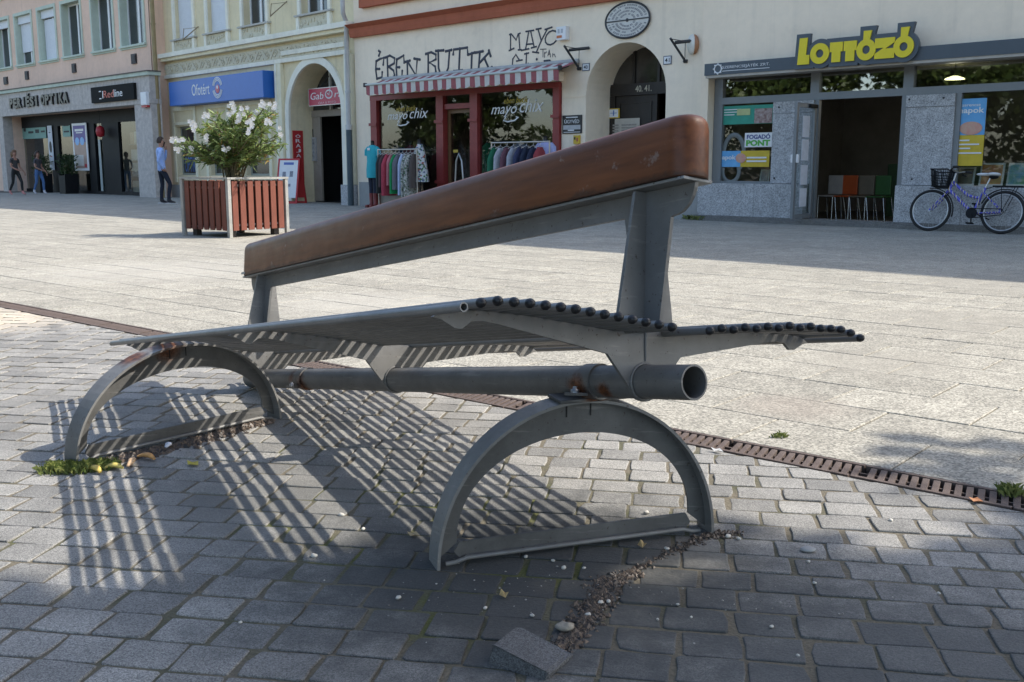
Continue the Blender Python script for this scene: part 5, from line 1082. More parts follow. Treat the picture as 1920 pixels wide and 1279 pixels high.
fb = (FA.p(1322, 139, -0.35)[1] + FA.p(1920, 103, -0.35)[1]) / 2; ft = (FA.p(1321, 119, -0.35)[1] + FA.p(1920, 73, -0.35)[1]) / 2; fs = FA.p(1321, 128, -0.35)[0]
L = {k: lp(k, 260)[0] for k in (1345, 1356, 1452, 1510, 1535, 1690, 1697, 1716, 1790, 1800)}
tz0 = (lp(1348, 183)[1] + lp(1716, 166)[1]) / 2; tzt = lp(1348, 149)[1]
wz1 = lp(1345, 197)[1]; wz0 = lp(1340, 343)[1]
dz = lp(1560, 193)[1]
mA = (lp(1523, 160)[0], lp(1539, 160)[0]); mB_ = (lp(1697, 150)[0], lp(1716, 150)[0])
room(lo, 0.16, 8.6, DL + 0.05, 5.5, lz1 + 0.05, mat('lotto_room', (0.17, 0.165, 0.155), 0.9, var=0.25, scale=1.5), mat('lotto_floor', (0.05, 0.048, 0.045), 0.35))
b = MB(); XR = 8.55
b.box(0.17, XR, DL - 0.10, DL + 0.04, tzt, lz1 + 0.02); b.box(0.17, XR, DL - 0.06, DL + 0.04, wz1, tz0)
b.box(0.17, L[1356], DL - 0.059, DL + 0.04, wz0, wz1 - 0.001); b.box(0.17, L[1356] - 0.01, DL - 0.058, DL + 0.04, tz0 + 0.001, tzt - 0.001)
for a, c in (mA, mB_): b.box(a, c, DL - 0.058, DL + 0.04, tz0 + 0.001, tzt - 0.001)
b.box(L[1356], L[1452], DL - 0.05, DL + 0.04, wz0, wz0 + 0.04); b.box(L[1690], L[1697] + 0.02, DL - 0.07, DL + 0.04, 0.06, wz1 - 0.001); b.box(L[1790], L[1800], DL - 0.055, DL + 0.04, wz0, wz1 - 0.001); b.box(L[1535] - 0.08, L[1535], DL - 0.05, DL + 0.04, 0.06, wz1 - 0.001)
sf = b.build('shop_front', M_ALU, lo)
pane(sf, L[1356], mA[0], tz0 + 0.002, tzt - 0.002, DL, glass('mirror_glass', (0.6, 0.65, 0.6), 0.25, 0.016)); pane(sf, mA[1], mB_[0], tz0 + 0.002, tzt - 0.002, DL, glass('mirror_glass', (0.6, 0.65, 0.6), 0.25, 0.016)); pane(sf, mB_[1], XR, tz0 + 0.002, tzt - 0.002, DL, glass('mirror_glass', (0.6, 0.65, 0.6), 0.25, 0.016))
pane(sf, L[1356] + 0.002, L[1452] - 0.002, wz0 + 0.042, wz1 - 0.002, DL); pane(sf, L[1800] + 0.002, XR, wz0 + 0.042, wz1 - 0.002, DL)
# granite cladding slabs
def clad(x0, x1, z0, z1, d0): return boxpart('granite_slab', M_GRAN, lo, x0, x1, d0, DL + 0.06, z0, z1)
js = 0.006
zj = lp(1480, 213)[1]; xp = L[1535] - 0.082
clad(L[1452], xp, zj + js, wz1 - 0.004, DL - 0.09); clad(L[1452], xp, wz0 + js, zj, DL - 0.088)
clad(L[1697] + 0.022, L[1790] - 0.002, lp(1745, 201)[1] + js, wz1 - 0.004, DL - 0.10); clad(L[1697] + 0.022, L[1790] - 0.002, wz0 + js, lp(1745, 201)[1], DL - 0.085)
PB = 0.10
for x0, x1 in ((0.03, L[1452] - 0.2), (L[1452] - 0.2 + js, xp)): clad(x0, x1, PB, wz0 - 0.002, -0.10)
q = L[1697] + 0.022
for x1 in (L[1790] + 0.3, L[1790] + 1.9, L[1790] + 3.6): clad(q, x1 - js, PB, wz0 - 0.002, -0.10); q = x1
for (x, z) in [(lp(1466, 197)[0], wz1 - 0.10), (lp(1457, 333)[0], wz0 + 0.1), (lp(1710, 187)[0], lp(1710, 187)[1]), (lp(1774, 185)[0], lp(1710, 187)[1]), (lp(1698 + 5, 338)[0] + 0.1, wz0 + 0.1)]:
    b = MB(); b.lathe([(0.016, 0), (0.016, 0.012), (0.008, 0.014)], 10, 0, Matrix.Translation((x, DL - 0.1, z)) @ RX); b.build('fixing_bolt', M_BRONZE, lo)
boxpart('step', stone('old_step_stone', (0.17, 0.165, 0.15), (0.20, 0.19, 0.175), speck=90, speck_amt=0.3), lo, -0.05, 12, -0.22, -0.052, 0, 0.06); boxpart('threshold', stone('old_step_stone', (0.2, 0.2, 0.2), (0.2, 0.2, 0.2)), lo, -0.02, 12, -0.14, DL + 0.06, 0.0605, PB - 0.002)
# open glass door leaf
hx = L[1535] - 0.03
t = thing('glass_door', 'open grey framed glass door leaf with white opening hours sheets', 'door', FA.w(hx, DL - 0.10, PB), FA.rot - R_(86)); LW = 0.80; LH = dz - PB - 0.02
b = MB(); frame_geo(b, 0, LW, 0.02, LH, 0.075, -0.025, 0.025); b.build('frame', M_ALU, t); pane(t, 0.07, LW - 0.07, 0.09, LH - 0.07, -0.004, glass('clear_door_glass', (0.93, 0.95, 0.95), 0.12))
for q, (z0, z1) in enumerate(((1.42, 1.78), (1.02, 1.38), (0.60, 0.94), (0.22, 0.54))): boxpart('notice_sheet', mat('sheet_white', (0.62, 0.64, 0.68), 0.6), t, 0.24, 0.52, 0.006, 0.009, z0, z1)
b = MB(); b.bbox(LW - 0.06, LW - 0.015, -0.07, -0.026, 0.98, 1.12, 0.006); b.bbox(LW - 0.06, LW - 0.015, 0.026, 0.07, 0.98, 1.12, 0.006); b.build('handle', M_WHITE, t)
b = MB(); b.bbox(0.05, 0.35, 0.026, 0.07, LH - 0.07, LH - 0.01, 0.006); b.build('door_closer', M_BLACKF, t)
# fascia and sign
t = thing('fascia_sign', 'dark grey fascia with small Szerencsejáték Zrt lettering and raised yellow LOTTÓZÓ', 'sign', FA.w(fs, -0.35, fb), FA.rot)
M_FASC = mat('slate_fascia', (0.075, 0.092, 0.105), 0.5, var=0.05); FH = ft - fb; FWd = 9.2
boxpart('fascia', M_FASC, t, 0, FWd, 0, 0.295, 0, FH); boxpart('soffit_trim', mat('pale_trim', (0.42, 0.38, 0.32), 0.6), t, 0.02, FWd, 0.012, 0.29, -0.045, -0.001)
q0 = FA.p(1354, 132, -0.355)[0] - fs; q1 = FA.p(1443, 118, -0.355)[0] - fs
text_obj('lettering', 'SZERENCSEJÁTÉK ZRT.', M_WLET, t, q0, -0.004, FH * 0.42, q1 - q0, FH * 0.34, 0.002, -0.004); boxpart('underline', M_WLET, t, q0, q1, -0.006, -0.001, FH * 0.26, FH * 0.31)
qe = FA.p(1346, 127, -0.355)[0] - fs
b = MB(); b.tube([(qe + 0.075 * math.cos(R_(a)), -0.004, FH * 0.5 + 0.075 * math.sin(R_(a))) for a in range(0, 361, 15)], 0.013, 6, 0, None, True, 0.2, (0, 1, 0))
for a in range(0, 360, 45): b.tube([(qe + 0.07 * math.cos(R_(a)), -0.004, FH * 0.5 + 0.07 * math.sin(R_(a))), (qe + 0.10 * math.cos(R_(a)), -0.004, FH * 0.5 + 0.10 * math.sin(R_(a)))], 0.014, 6)
b.build('emblem', M_WLET, t)
M_YEL2 = mat('lotto_yellow', (0.78, 0.62, 0.015), 0.4, var=0.04)
DLS = -0.40
def lx(px): return FA.p(px, 95, DLS)[0] - fs
zb = (FA.p(1497, 121, DLS)[1] + FA.p(1700, 108, DLS)[1]) / 2 - fb; zt = (FA.p(1505, 72, DLS)[1]) - fb; zsm = (FA.p(1640, 73, DLS)[1]) - fb
def ell(cx, cz, rx, rz, n=28): return [(cx + rx * math.cos(2 * math.pi * k / n), cz + rz * math.sin(2 * math.pi * k / n)) for k in range(n)]
def lotto_letter(kind, x0, x1, g, m, d0, d1, name):
    b = MB(); z0, z1 = zb - g, (zt if kind == 'L' else zsm) + g; x0 -= g; x1 += g; w = x1 - x0; st = 0.155 + 2 * g * 0.8
    if kind == 'L': b.prism([(x0, z0), (x1, z0), (x1, z0 + st), (x0 + st, z0 + st), (x0 + st + 0.02, z1), (x0 + 0.03, z1)], 'y', d0, d1)
    elif kind == 'T': b.prism([(x0, z1), (x0, z1 - st), (x0 + w / 2 - st / 2, z1 - st), (x0 + w / 2 - st / 2, z0), (x0 + w / 2 + st / 2, z0), (x0 + w / 2 + st / 2, z1 - st), (x1, z1 - st), (x1, z1)], 'y', d0, d1)
    elif kind == 'Z': b.prism([(x0, z0), (x1, z0), (x1, z0 + st), (x0 + w * 0.55, z0 + st), (x1, z1 - st * 0.5), (x1, z1), (x0, z1), (x0, z1 - st), (x0 + w * 0.45, z1 - st), (x0, z0 + st * 0.5)], 'y', d0, d1)
    else:
        cx, cz, rx, rz = (x0 + x1) / 2, (z0 + z1) / 2, w / 2, (z1 - z0) / 2 * 1.05
        if g > 0: b.prism(ell(cx, cz, rx, rz), 'y', d0, d1)
        else: b.strip(ell(cx, cz, rx, rz), ell(cx, cz, rx * 0.40, rz * 0.40), 'y', d0, d1, closed=True)
        if kind == 'Ó': b.prism([(cx - 0.055 - g, cz + rz - 0.03), (cx + 0.05 + g, cz + rz - 0.03), (cx + 0.085 + g, cz + rz + 0.13), (cx - 0.055 - g, cz + rz + 0.13)], 'y', d0 - 0.001, d1 + 0.001)
    return b.build(name, m, t)
cells = [('L', 1497, 1519), ('O', 1520.5, 1556), ('T', 1557, 1581), ('T', 1583, 1607), ('Ó', 1607, 1643), ('Z', 1641, 1678), ('Ó', 1676, 1714)]
for i, (k, a, c) in enumerate(cells):
    lotto_letter(k, lx(a), lx(c), 0.07, M_FASC, DLS + 0.35 - 0.001 * i, DLS + 0.42, 'letter_board'); lotto_letter(k, lx(a), lx(c), 0.0, M_YEL2, DLS + 0.325 - 0.0007 * i, DLS + 0.3485 - 0.001 * i - 0.004, 'letter')
# posters in the lottery windows
DP = DL - 0.012
M_GRN = mat('green_poster', (0.03, 0.30, 0.21), 0.5); M_SKY = mat('sky_blue_poster', (0.10, 0.33, 0.62), 0.5, col2=(0.16, 0.45, 0.75), scale=4); M_SUN = mat('sun_yellow_poster', (0.62, 0.44, 0.03), 0.5); M_PINK = mat('salmon_print', (0.62, 0.25, 0.20), 0.5, col2=(0.6, 0.42, 0.3), scale=9)
t, w, h, th = poster('window_poster', 'green football lottery poster at the top of the window', 'poster', FA, 1351, 200, 1449, 231, DP, M_GRN, 0.004)
for q in range(3): blk(t, 'print', M_WHITE, 0.08 * w, (0.4 - q * 0.06) * w, (0.78 - q * 0.14) * h, (0.83 - q * 0.14) * h, th)
blk(t, 'print', mat('lime_print', (0.5, 0.55, 0.25), 0.5), 0.33 * w, 0.58 * w, 0.48 * h, 0.82 * h, th, 0.006); blk(t, 'print', mat('crowd_print', (0.15, 0.05, 0.04), 0.5, col2=(0.5, 0.42, 0.38), scale=16), 0.66 * w, 0.99 * w, 0.02 * h, 0.8 * h, th)
t, w, h, th = poster('window_poster', 'white sticker reading FOGADÓ PONT in blue and green', 'poster', FA, 1397, 249.5, 1447, 275.5, DP, M_WHITE, 0.004)
text_obj('lettering', 'FOGADÓ', mat('navy_print', (0.03, 0.05, 0.22), 0.5), t, 0.08 * w, -th - 0.003, 0.56 * h, 0.86 * w, 0.38 * h, 0.001, 0.03); text_obj('lettering', 'PONT', mat('green_print', (0.10, 0.42, 0.06), 0.5), t, 0.06 * w, -th - 0.003, 0.08 * h, 0.88 * w, 0.42 * h, 0.001, 0.05)
t, w, h, th = poster('window_poster', 'wide blue and yellow napok poster low in the window', 'poster', FA, 1345, 283.5, 1442, 313, DP, M_SUN, 0.004)
blk(t, 'print', M_SKY, 0, 0.46 * w, 0, h, th); text_obj('lettering', 'napok', M_WHITE, t, 0.05 * w, -th - 0.008, 0.38 * h, 0.32 * w, 0.36 * h, 0.001, 0.02); b = MB(); b.lathe([(0.5, 0), (0.5, 0.003)], 18, 0, Matrix.Translation((0.47 * w, -th - 0.009, 0.55 * h)) @ RX @ Matrix.Diagonal((0.2 * w, 0.6 * h, 1, 1))); b.build('print', M_PINK, t)
for q in (0.52, 0.3): blk(t, 'print', M_WHITE, 0.58 * w, 0.95 * w, q * h, (q + 0.1) * h, th, 0.006)
t, w, h, th = poster('window_poster', 'tall blue and yellow napok poster in the wide window', 'poster', FA, 1797, 186, 1841.5, 311, DP, M_SUN, 0.004)
blk(t, 'print', M_SKY, 0, w, 0.46 * h, h, th); text_obj('lettering', 'napok', M_WHITE, t, 0.06 * w, -th - 0.008, 0.76 * h, 0.88 * w, 0.11 * h, 0.001, 0.02); b = MB(); b.lathe([(0.5, 0), (0.5, 0.003)], 20, 0, Matrix.Translation((0.52 * w, -th - 0.009, 0.56 * h)) @ RX @ Matrix.Diagonal((0.8 * w, 0.2 * h, 1, 1))); b.build('print', M_PINK, t)
text_obj('lettering', 'szerencse', M_WHITE, t, 0.1 * w, -th - 0.008, 0.885 * h, 0.7 * w, 0.03 * h, 0.001, 0.01)
for q, ww in ((0.37, 0.5), (0.31, 0.85), (0.25, 0.55), (0.18, 0.95)): blk(t, 'print', M_WHITE, 0.05 * w, ww * w, q * h, (q + 0.022) * h, th, 0.006)
for (x0, y0, x1, y1), lab, c1, c2 in (((1838, 305, 1880, 349), 'orange scratch card board behind the bicycle saddle', (0.5, 0.13, 0.05), (0.6, 0.35, 0.1)), ((1890, 305, 1935, 349), 'blue and green scratch card board in the wide window', (0.2, 0.35, 0.5), (0.25, 0.4, 0.15)), ((1790, 313, 1826, 349), 'dull brown board on the window sill behind the basket', (0.12, 0.09, 0.06), (0.22, 0.17, 0.10)), ((1425, 317, 1442, 340), 'small portrait card in the corner of the window', (0.5, 0.45, 0.4), (0.12, 0.1, 0.1))):
    s0, z1 = FA.p(x0, y0, DL + 0.12); s1, z0 = FA.p(x1, y1, DL + 0.12); s1 = min(s1, XR); t = thing('display_board', lab, 'display board', FA.w(s0, DL + 0.10, wz0 + 0.002), FA.rot); w, h = s1 - s0, z1 - wz0
    Mt = Matrix.Rotation(R_(-12), 4, 'X'); b = MB(); b.box(0, w, 0, 0.012, 0, h, 0, Mt); b.build('board', mat('board_edge', (0.55, 0.52, 0.46), 0.5), t); b = MB(); b.box(0.03, w - 0.03, -0.006, -0.001, 0.03, h - 0.03, 0, Mt); b.build('print', mat('board_' + lab[:6], c1, 0.5, col2=c2, scale=7), t)
boxpart('window_shelf', M_WHITEF, lo, L[1356], L[1452], DL + 0.05, DL + 0.5, wz0 - 0.06, wz0); boxpart('window_shelf', M_WHITEF, lo, L[1800], XR, DL + 0.05, DL + 0.5, wz0 - 0.06, wz0)
b = MB(); b.tube([(L[1356] + 0.25 + 0.22 * math.cos(R_(a)), DP - 0.001, wz0 + 0.55 + 0.35 * math.sin(R_(a)) + (0 if a < 180 else -0.1)) for a in range(-60, 200, 15)], 0.05, 6, 0, None, True, 0.03, (0, 1, 0)); b.tube([(L[1356] + 0.2 + 0.18 * math.cos(R_(a)), DP - 0.001, wz0 + 0.22 + 0.2 * math.sin(R_(a))) for a in range(-200, 60, 15)], 0.045, 6, 0, None, True, 0.03, (0, 1, 0)); b.build('frosted_numeral', mat('frosted_film', (0.17, 0.185, 0.175), 0.6), sf)
# ceiling lamp and chairs inside
s, z = FA.p(1790, 149, 2.0); b = MB(); b.lathe([(0.17, 0), (0.16, 0.02), (0.05, 0.06)], 20); o = b.build('ceiling_lamp', mat('lit_lamp', (0.9, 0.85, 0.6), 0.5, emit=((1.0, 0.85, 0.5), 3.0))); o.location = FA.w(s, 2.0, z); tag(o, 'lit round ceiling lamp inside the lottery shop', 'lamp')
b = MB(); b.tube([(0, 0, 0.06), (0, 0, lz1 + 0.05 - z)], 0.01, 6); b.build('rod', M_BRONZE, o)
ll = bpy.data.lights.new('lamp_light', 'POINT'); ll.energy = 6; ll.color = (1.0, 0.88, 0.70); ll.shadow_soft_size = 0.12; lo_ = bpy.data.objects.new('lamp_light', ll); C.objects.link(lo_); lo_.location = (0, 0, -0.16); lo_.parent = o
M_CHR = mat('chrome_leg', (0.55, 0.56, 0.58), 0.25, 0.9)
for px, colr, nm in ((1556, (0.36, 0.33, 0.30), 'pale grey'), (1583, (0.42, 0.07, 0.01), 'orange'), (1614, (0.16, 0.13, 0.09), 'beige'), (1645, (0.025, 0.10, 0.02), 'green')):
    s = FA.p(px, 400, 1.6)[0]; t = thing('visitor_chair', nm + ' shell chair with chrome legs inside the lottery shop', 'chair', FA.w(s, 1.6, 0.02), FA.rot, 'shell chairs in the lottery shop')
    b = MB(); b.bbox(-0.17, 0.17, -0.2, 0.2, 0.43, 0.455, 0.01); b.build('seat', mat('shell_' + nm, colr, 0.5), t); b = MB(); b.bbox(-0.15, 0.15, 0.17, 0.20, 0.47, 0.83, 0.012); b.build('backrest', mat('shell_' + nm, colr, 0.5), t)
    for x in (-0.17, 0.17):
        for y in (-0.17, 0.17): b = MB(); b.tube([(x, y, 0.43), (x * 1.15 + 0.04, y * 1.2, 0)], 0.011, 8); b.build('leg', M_CHR, t)
b = MB(); b.bbox(0, 2.6, 0, 0.5, 0, 1.05, 0.02); o = b.build('counter', mat('counter_green', (0.025, 0.06, 0.03), 0.5)); o.location = FA.w(2.2, 3.4, 0.02); o.rotation_euler = (0, 0, FA.rot); tag(o, 'dark green service counter deep inside the lottery shop', 'counter')

# ------------------------------------------------------------------ planter with oleander
pC = gnd(432, 446.5); pang = R_(53.5); SZ = 1.06; PH = 0.83
t = thing('planter_box', 'square planter of brown wooden slats in a pale metal frame', 'planter', pC, pang)     # local x: right face, local y: left face
M_SLAT = mat('red_brown_slat', (0.17, 0.050, 0.030), 0.6, var=0.18, scale=5, bump=0.1); M_GALV = mat('pale_galvanised', (0.38, 0.37, 0.34), 0.5, 0.3, var=0.2)
pw = 0.055
for x, y in ((0, 0), (SZ, 0), (0, SZ), (SZ, SZ)):
    b = MB(); b.bbox(x - pw / 2, x + pw / 2, y - pw / 2, y + pw / 2, 0, PH, 0.004); b.build('post', M_GALV, t)
b = MB()
for (x0, x1, y0, y1) in ((-0.035, SZ + 0.035, -0.035, 0.02), (-0.035, SZ + 0.035, SZ - 0.02, SZ + 0.035), (-0.035, 0.02, 0.021, SZ - 0.021), (SZ - 0.02, SZ + 0.035, 0.021, SZ - 0.021)): b.box(x0, x1, y0, y1, PH + 0.001, PH + 0.03)
b.build('top_rim', M_GALV, t)
ns = 7; sp = (SZ - pw - 0.02) / ns
slm = MB(); slm.bbox(0, sp * 0.70, -0.012, 0.012, 0.10, PH - 0.02, 0.004); sme = slm.mesh('slat'); sme.materials.append(M_SLAT)
for k in range(ns):
    for (lx_, ly_, rz) in ((pw / 2 + 0.01 + sp * (k + 0.15), 0, 0), (pw / 2 + 0.01 + sp * (k + 0.15), SZ, 0), (0, pw / 2 + 0.01 + sp * (k + 0.15), math.pi / 2), (SZ, pw / 2 + 0.01 + sp * (k + 0.15), math.pi / 2)):
        o = link('slat', sme, t); o.location = (lx_, ly_, 0); o.rotation_euler = (0, 0, rz)
b = MB()
for z in (0.16, PH - 0.10):
    for q in (0.03, SZ - 0.045): b.box(pw / 2, SZ - pw / 2, q, q + 0.015, z, z + 0.03); b.box(q, q + 0.015, pw / 2 + 0.05, SZ - pw / 2 - 0.05, z - 0.035, z - 0.005)
b.build('cross_rail', M_GALV, t)
for x, y in ((0.13, 0.13), (SZ - 0.13, 0.13), (0.13, SZ - 0.13), (SZ - 0.13, SZ - 0.13)):
    b = MB(); b.box(x - 0.045, x + 0.045, y - 0.045, y + 0.045, 0, 0.12); b.build('foot', mat('dark_foot', (0.06, 0.05, 0.045), 0.7), t)
b = MB(); b.box(0.06, SZ - 0.06, 0.06, SZ - 0.06, 0.122, PH - 0.06); b.build('liner', mat('planter_liner', (0.02, 0.018, 0.016), 0.9), t)
b = MB(); b.box(0.061, SZ - 0.061, 0.061, SZ - 0.061, PH - 0.059, PH - 0.03); b.build('soil', mat('potting_soil', (0.05, 0.035, 0.022), 0.95, bump=0.6, bscale=40), t)
ox, oy = math.cos(pang), math.sin(pang)
pc = pC + Vector((ox * SZ / 2 - oy * SZ / 2, oy * SZ / 2 + ox * SZ / 2, 0))
t = thing('oleander', 'white flowering oleander shrub growing in the slatted planter', 'shrub', pc + Vector((0, 0, PH - 0.03)))
rr = random.Random(21)
tips = []
for px, py in ((345, 262), (332, 268), (365, 238), (372, 245), (395, 220), (408, 213), (437, 205), (440, 215), (452, 228), (475, 233), (478, 250), (497, 200), (505, 205), (515, 208), (485, 218), (455, 250), (527, 252), (520, 280), (500, 285), (370, 285), (355, 300), (390, 262), (420, 240), (410, 270), (460, 270), (440, 255), (490, 270), (400, 290), (515, 262), (380, 300), (505, 300), (470, 295), (345, 285), (430, 280), (450, 300), (420, 225), (465, 215), (510, 235), (388, 240), (535, 270), (350, 270)):
    d = ray(px, py); dep = 15.15 + rr.uniform(-0.45, 0.45); tt = dep / d.y; tips.append(Vector((0, 0, CAMH)) + d * tt - t.location)
M_STEM = mat('oleander_stem', (0.13, 0.11, 0.06), 0.8); M_OLE = leafmat('oleander_leaf', (0.085, 0.14, 0.035), (0.27, 0.34, 0.11), 0.4); M_OLEY = leafmat('oleander_yellow_leaf', (0.30, 0.26, 0.06), (0.28, 0.14, 0.05), 0.3)
st = MB(); lv = MB()
for k, tp in enumerate(tips):
    base = Vector((rr.uniform(-0.12, 0.12), rr.uniform(-0.12, 0.12), 0)); mid = base.lerp(tp, 0.5) * 1.0 + Vector((-tp.x * 0.22, -tp.y * 0.22, 0.06))
    path = [base, base.lerp(mid, 0.5) + Vector((0, 0, 0.04)), mid, mid.lerp(tp, 0.5) + Vector((0, 0, 0.03)), tp]
    st.tube(path, [0.014, 0.012, 0.010, 0.007, 0.004], 5)
    br = [path]
    for q in range(2):
        off = Vector((rr.uniform(-0.22, 0.22), rr.uniform(-0.22, 0.22), rr.uniform(-0.02, 0.18))); e2 = mid.lerp(tp, 0.7) + off; p2 = [mid, mid.lerp(e2, 0.55) + Vector((0, 0, 0.02)), e2]; st.tube(p2, [0.007, 0.005, 0.003], 4); br.append(p2)
    for p2 in br:
        n = 38 if p2 is path else 26
        for q in range(n):
            f = rr.uniform(0.35 if p2 is path else 0.15, 1.0) * (len(p2) - 1); i = min(int(f), len(p2) - 2); p = p2[i].lerp(p2[i + 1], f - i); d = (p2[i + 1] - p2[i]).normalized()
            a = (d * rr.uniform(0.2, 1.1) + Vector((rr.uniform(-1, 1), rr.uniform(-1, 1), rr.uniform(-0.5, 0.7)))).normalized(); s = a.cross(Vector((rr.uniform(-1, 1), rr.uniform(-1, 1), rr.uniform(-1, 1))))
            if s.length < 0.05: continue
            s.normalize(); Ls = rr.uniform(0.09, 0.16); w_ = 0.0115
            lv.add([p, p + a * Ls * 0.35 + s * w_, p + a * Ls * 0.75 + s * w_ * 0.7 - Vector((0, 0, 0.008)), p + a * Ls - Vector((0, 0, 0.018)), p + a * Ls * 0.75 - s * w_ * 0.7 - Vector((0, 0, 0.008)), p + a * Ls * 0.35 - s * w_], [(0, 1, 2, 3, 4, 5)], 1 if rr.random() < 0.05 else 0)
st.build('stems', M_STEM, t); o = lv.build('foliage', [M_OLE, M_OLEY], t); o['kind'] = 'stuff'
M_PET = mat('white_petal', (0.82, 0.79, 0.74), 0.6, var=0.05)
for k in (0, 1, 2, 3, 4, 6, 7, 8, 9, 10, 11, 12, 13, 14, 16, 19, 32, 36, 37, 33, 18, 21):
    b = MB(); cl = 6 if k in (7, 8, 9, 3) else 4
    for q in range(cl):
        c = tips[k] + Vector((rr.uniform(-0.06, 0.06), rr.uniform(-0.24, -0.10), rr.uniform(-0.02, 0.09)))
        for a in range(5):
            an = R_(72 * a + rr.uniform(-12, 12)); dv = Vector((math.cos(an), -0.35, math.sin(an))).normalized(); sv = dv.cross(Vector((0, 1, 0))).normalized(); rdx = 0.034
            b.add([c, c + dv * rdx * 0.7 + sv * rdx * 0.45, c + dv * rdx * 1.15, c + dv * rdx * 0.7 - sv * rdx * 0.45], [(0, 1, 2, 3)])
    b.build('flower_cluster', M_PET, t)['kind'] = 'stuff'
b = MB()
for q in range(10):
    c = tips[18] + Vector((rr.uniform(-0.06, 0.06), rr.uniform(-0.05, 0.05), rr.uniform(-0.08, 0.05))); b.ball(c, 0.02, 6, 4, sc=(1, 0.4, 1.4))
b.build('withered_cluster', mat('withered_petal', (0.42, 0.20, 0.13), 0.8), t)

# ------------------------------------------------------------------ people (skin-modifier bodies)
def body(name, joints, bones, mats, zones, parent, sub=2):
    """joints: name -> (pos, rx, ry); bones: pairs; zones(face centre) -> material index"""
    me = bpy.data.meshes.new(name); ks = list(joints); idx = {k: i for i, k in enumerate(ks)}
    me.from_pydata([joints[k][0] for k in ks], [(idx[a], idx[c]) for a, c in bones], []); o = bpy.data.objects.new(name, me); C.objects.link(o)
    md = o.modifiers.new('skin', 'SKIN'); md.use_smooth_shade = True
    sv = me.skin_vertices[0].data
    for k in ks: sv[idx[k]].radius = joints[k][1:3] if len(joints[k]) > 2 else (joints[k][1], joints[k][1]); sv[idx[k]].use_root = (k == 'pelvis')
    ms = o.modifiers.new('sub', 'SUBSURF'); ms.levels = sub; ms.render_levels = sub
    dg = bpy.context.evaluated_depsgraph_get(); dg.update(); nm = bpy.data.meshes.new_from_object(o.evaluated_get(dg)); bpy.data.objects.remove(o)
    nm.materials.clear()
    for m in mats: nm.materials.append(m)
    segs = [(Vector(joints[a][0]), Vector(joints[c][0]), a, c) for a, c in bones]
    for p in nm.polygons:
        ctr = p.center; best = None
        for A, B, a, c in segs:
            ab = B - A; tq = max(0, min(1, (ctr - A).dot(ab) / max(ab.length_squared, 1e-9))); dd = (A + ab * tq - ctr).length
            if best is None or dd < best[0]: best = (dd, a, c, tq)
        p.material_index = zones(best[1], best[2], best[3], ctr); p.use_smooth = True
    nm.name = name; return link(name, nm, parent)
M_SKIN = mat('skin', (0.42, 0.23, 0.16), 0.55, var=0.06); M_SKIN2 = mat('tanned_skin', (0.36, 0.19, 0.13), 0.55, var=0.06)
def fingers(j, bones, wrist, palm, dirs, thumb, pre, ln=0.085):
    for i, (ox_, oz_) in enumerate(dirs):
        base = Vector(palm) + Vector(ox_); tip = base + Vector(oz_) * ln * (0.85, 1.0, 0.95, 0.75)[i]; m = base.lerp(tip, 0.5) + Vector((0, -0.008, 0))
        j['%sf%da' % (pre, i)] = (tuple(base), 0.009); j['%sf%db' % (pre, i)] = (tuple(m), 0.0085); j['%sf%dc' % (pre, i)] = (tuple(tip), 0.007)
        bones += [(pre + 'palm', '%sf%da' % (pre, i)), ('%sf%da' % (pre, i), '%sf%db' % (pre, i)), ('%sf%db' % (pre, i), '%sf%dc' % (pre, i))]
    j[pre + 'tha'] = (tuple(Vector(wrist).lerp(Vector(palm), 0.45) + Vector(thumb) * 0.035), 0.011); j[pre + 'thb'] = (tuple(Vector(wrist).lerp(Vector(palm), 0.8) + Vector(thumb) * 0.065), 0.009)
    bones += [(pre + 'wr', pre + 'tha'), (pre + 'tha', pre + 'thb')]
def face(t, hc, fwd, hair_m, skin_m, hr=0.105, long_hair=0.0, stub=False):
    """nose, eyes, mouth, ears and hair around a head centred at hc looking along fwd (unit, horizontal)"""
    f = Vector(fwd).normalized(); s = Vector((-f.y, f.x, 0)); hc = Vector(hc); up = Vector((0, 0, 1)); Mh = Matrix.Translation(hc) @ Matrix(((s.x, f.x, 0), (s.y, f.y, 0), (0, 0, 1))).to_4x4()
    b = MB(); n = 14; rings = 9; v = []
    for i in range(rings + 1):
        a = math.pi * 0.62 * i / rings
        for k in range(n):
            th = 2 * math.pi * k / n; fr = math.sin(th); lim = 1.0 if fr < 0.35 else 0.55
            aa = a * lim if fr >= 0.35 else a; r = 1.07
            v.append((0.085 * r * math.sin(aa) * math.cos(th), 0.10 * r * math.sin(aa) * math.sin(th), 0.125 * r * math.cos(aa)))
    b.add(v, [(i * n + k, (i + 1) * n + k, (i + 1) * n + (k + 1) % n, i * n + (k + 1) % n) for i in range(rings) for k in range(n)], 0, Mh, True)
    if long_hair:
        b.tube([(0, -0.07, 0.04), (0, -0.10, -0.05), (0.01, -0.10, -0.05 - long_hair)], [0.06, 0.065, 0.035], 10, 0, Mh)
    b.build('hair', hair_m, t)
    for sx in (-1, 1): b = MB(); b.ball((sx * 0.033, 0.088, 0.005), 0.011, 8, 6, 0, Mh); b.build('eye', mat('eye_dark', (0.03, 0.02, 0.02), 0.3), t)
    b = MB(); b.ball((0, 0.088, -0.055), 0.02, 8, 5, 0, Mh, (1.1, 0.4, 0.32)); b.build('mouth', mat('lips', (0.30, 0.10, 0.09), 0.5), t)
    return Mh
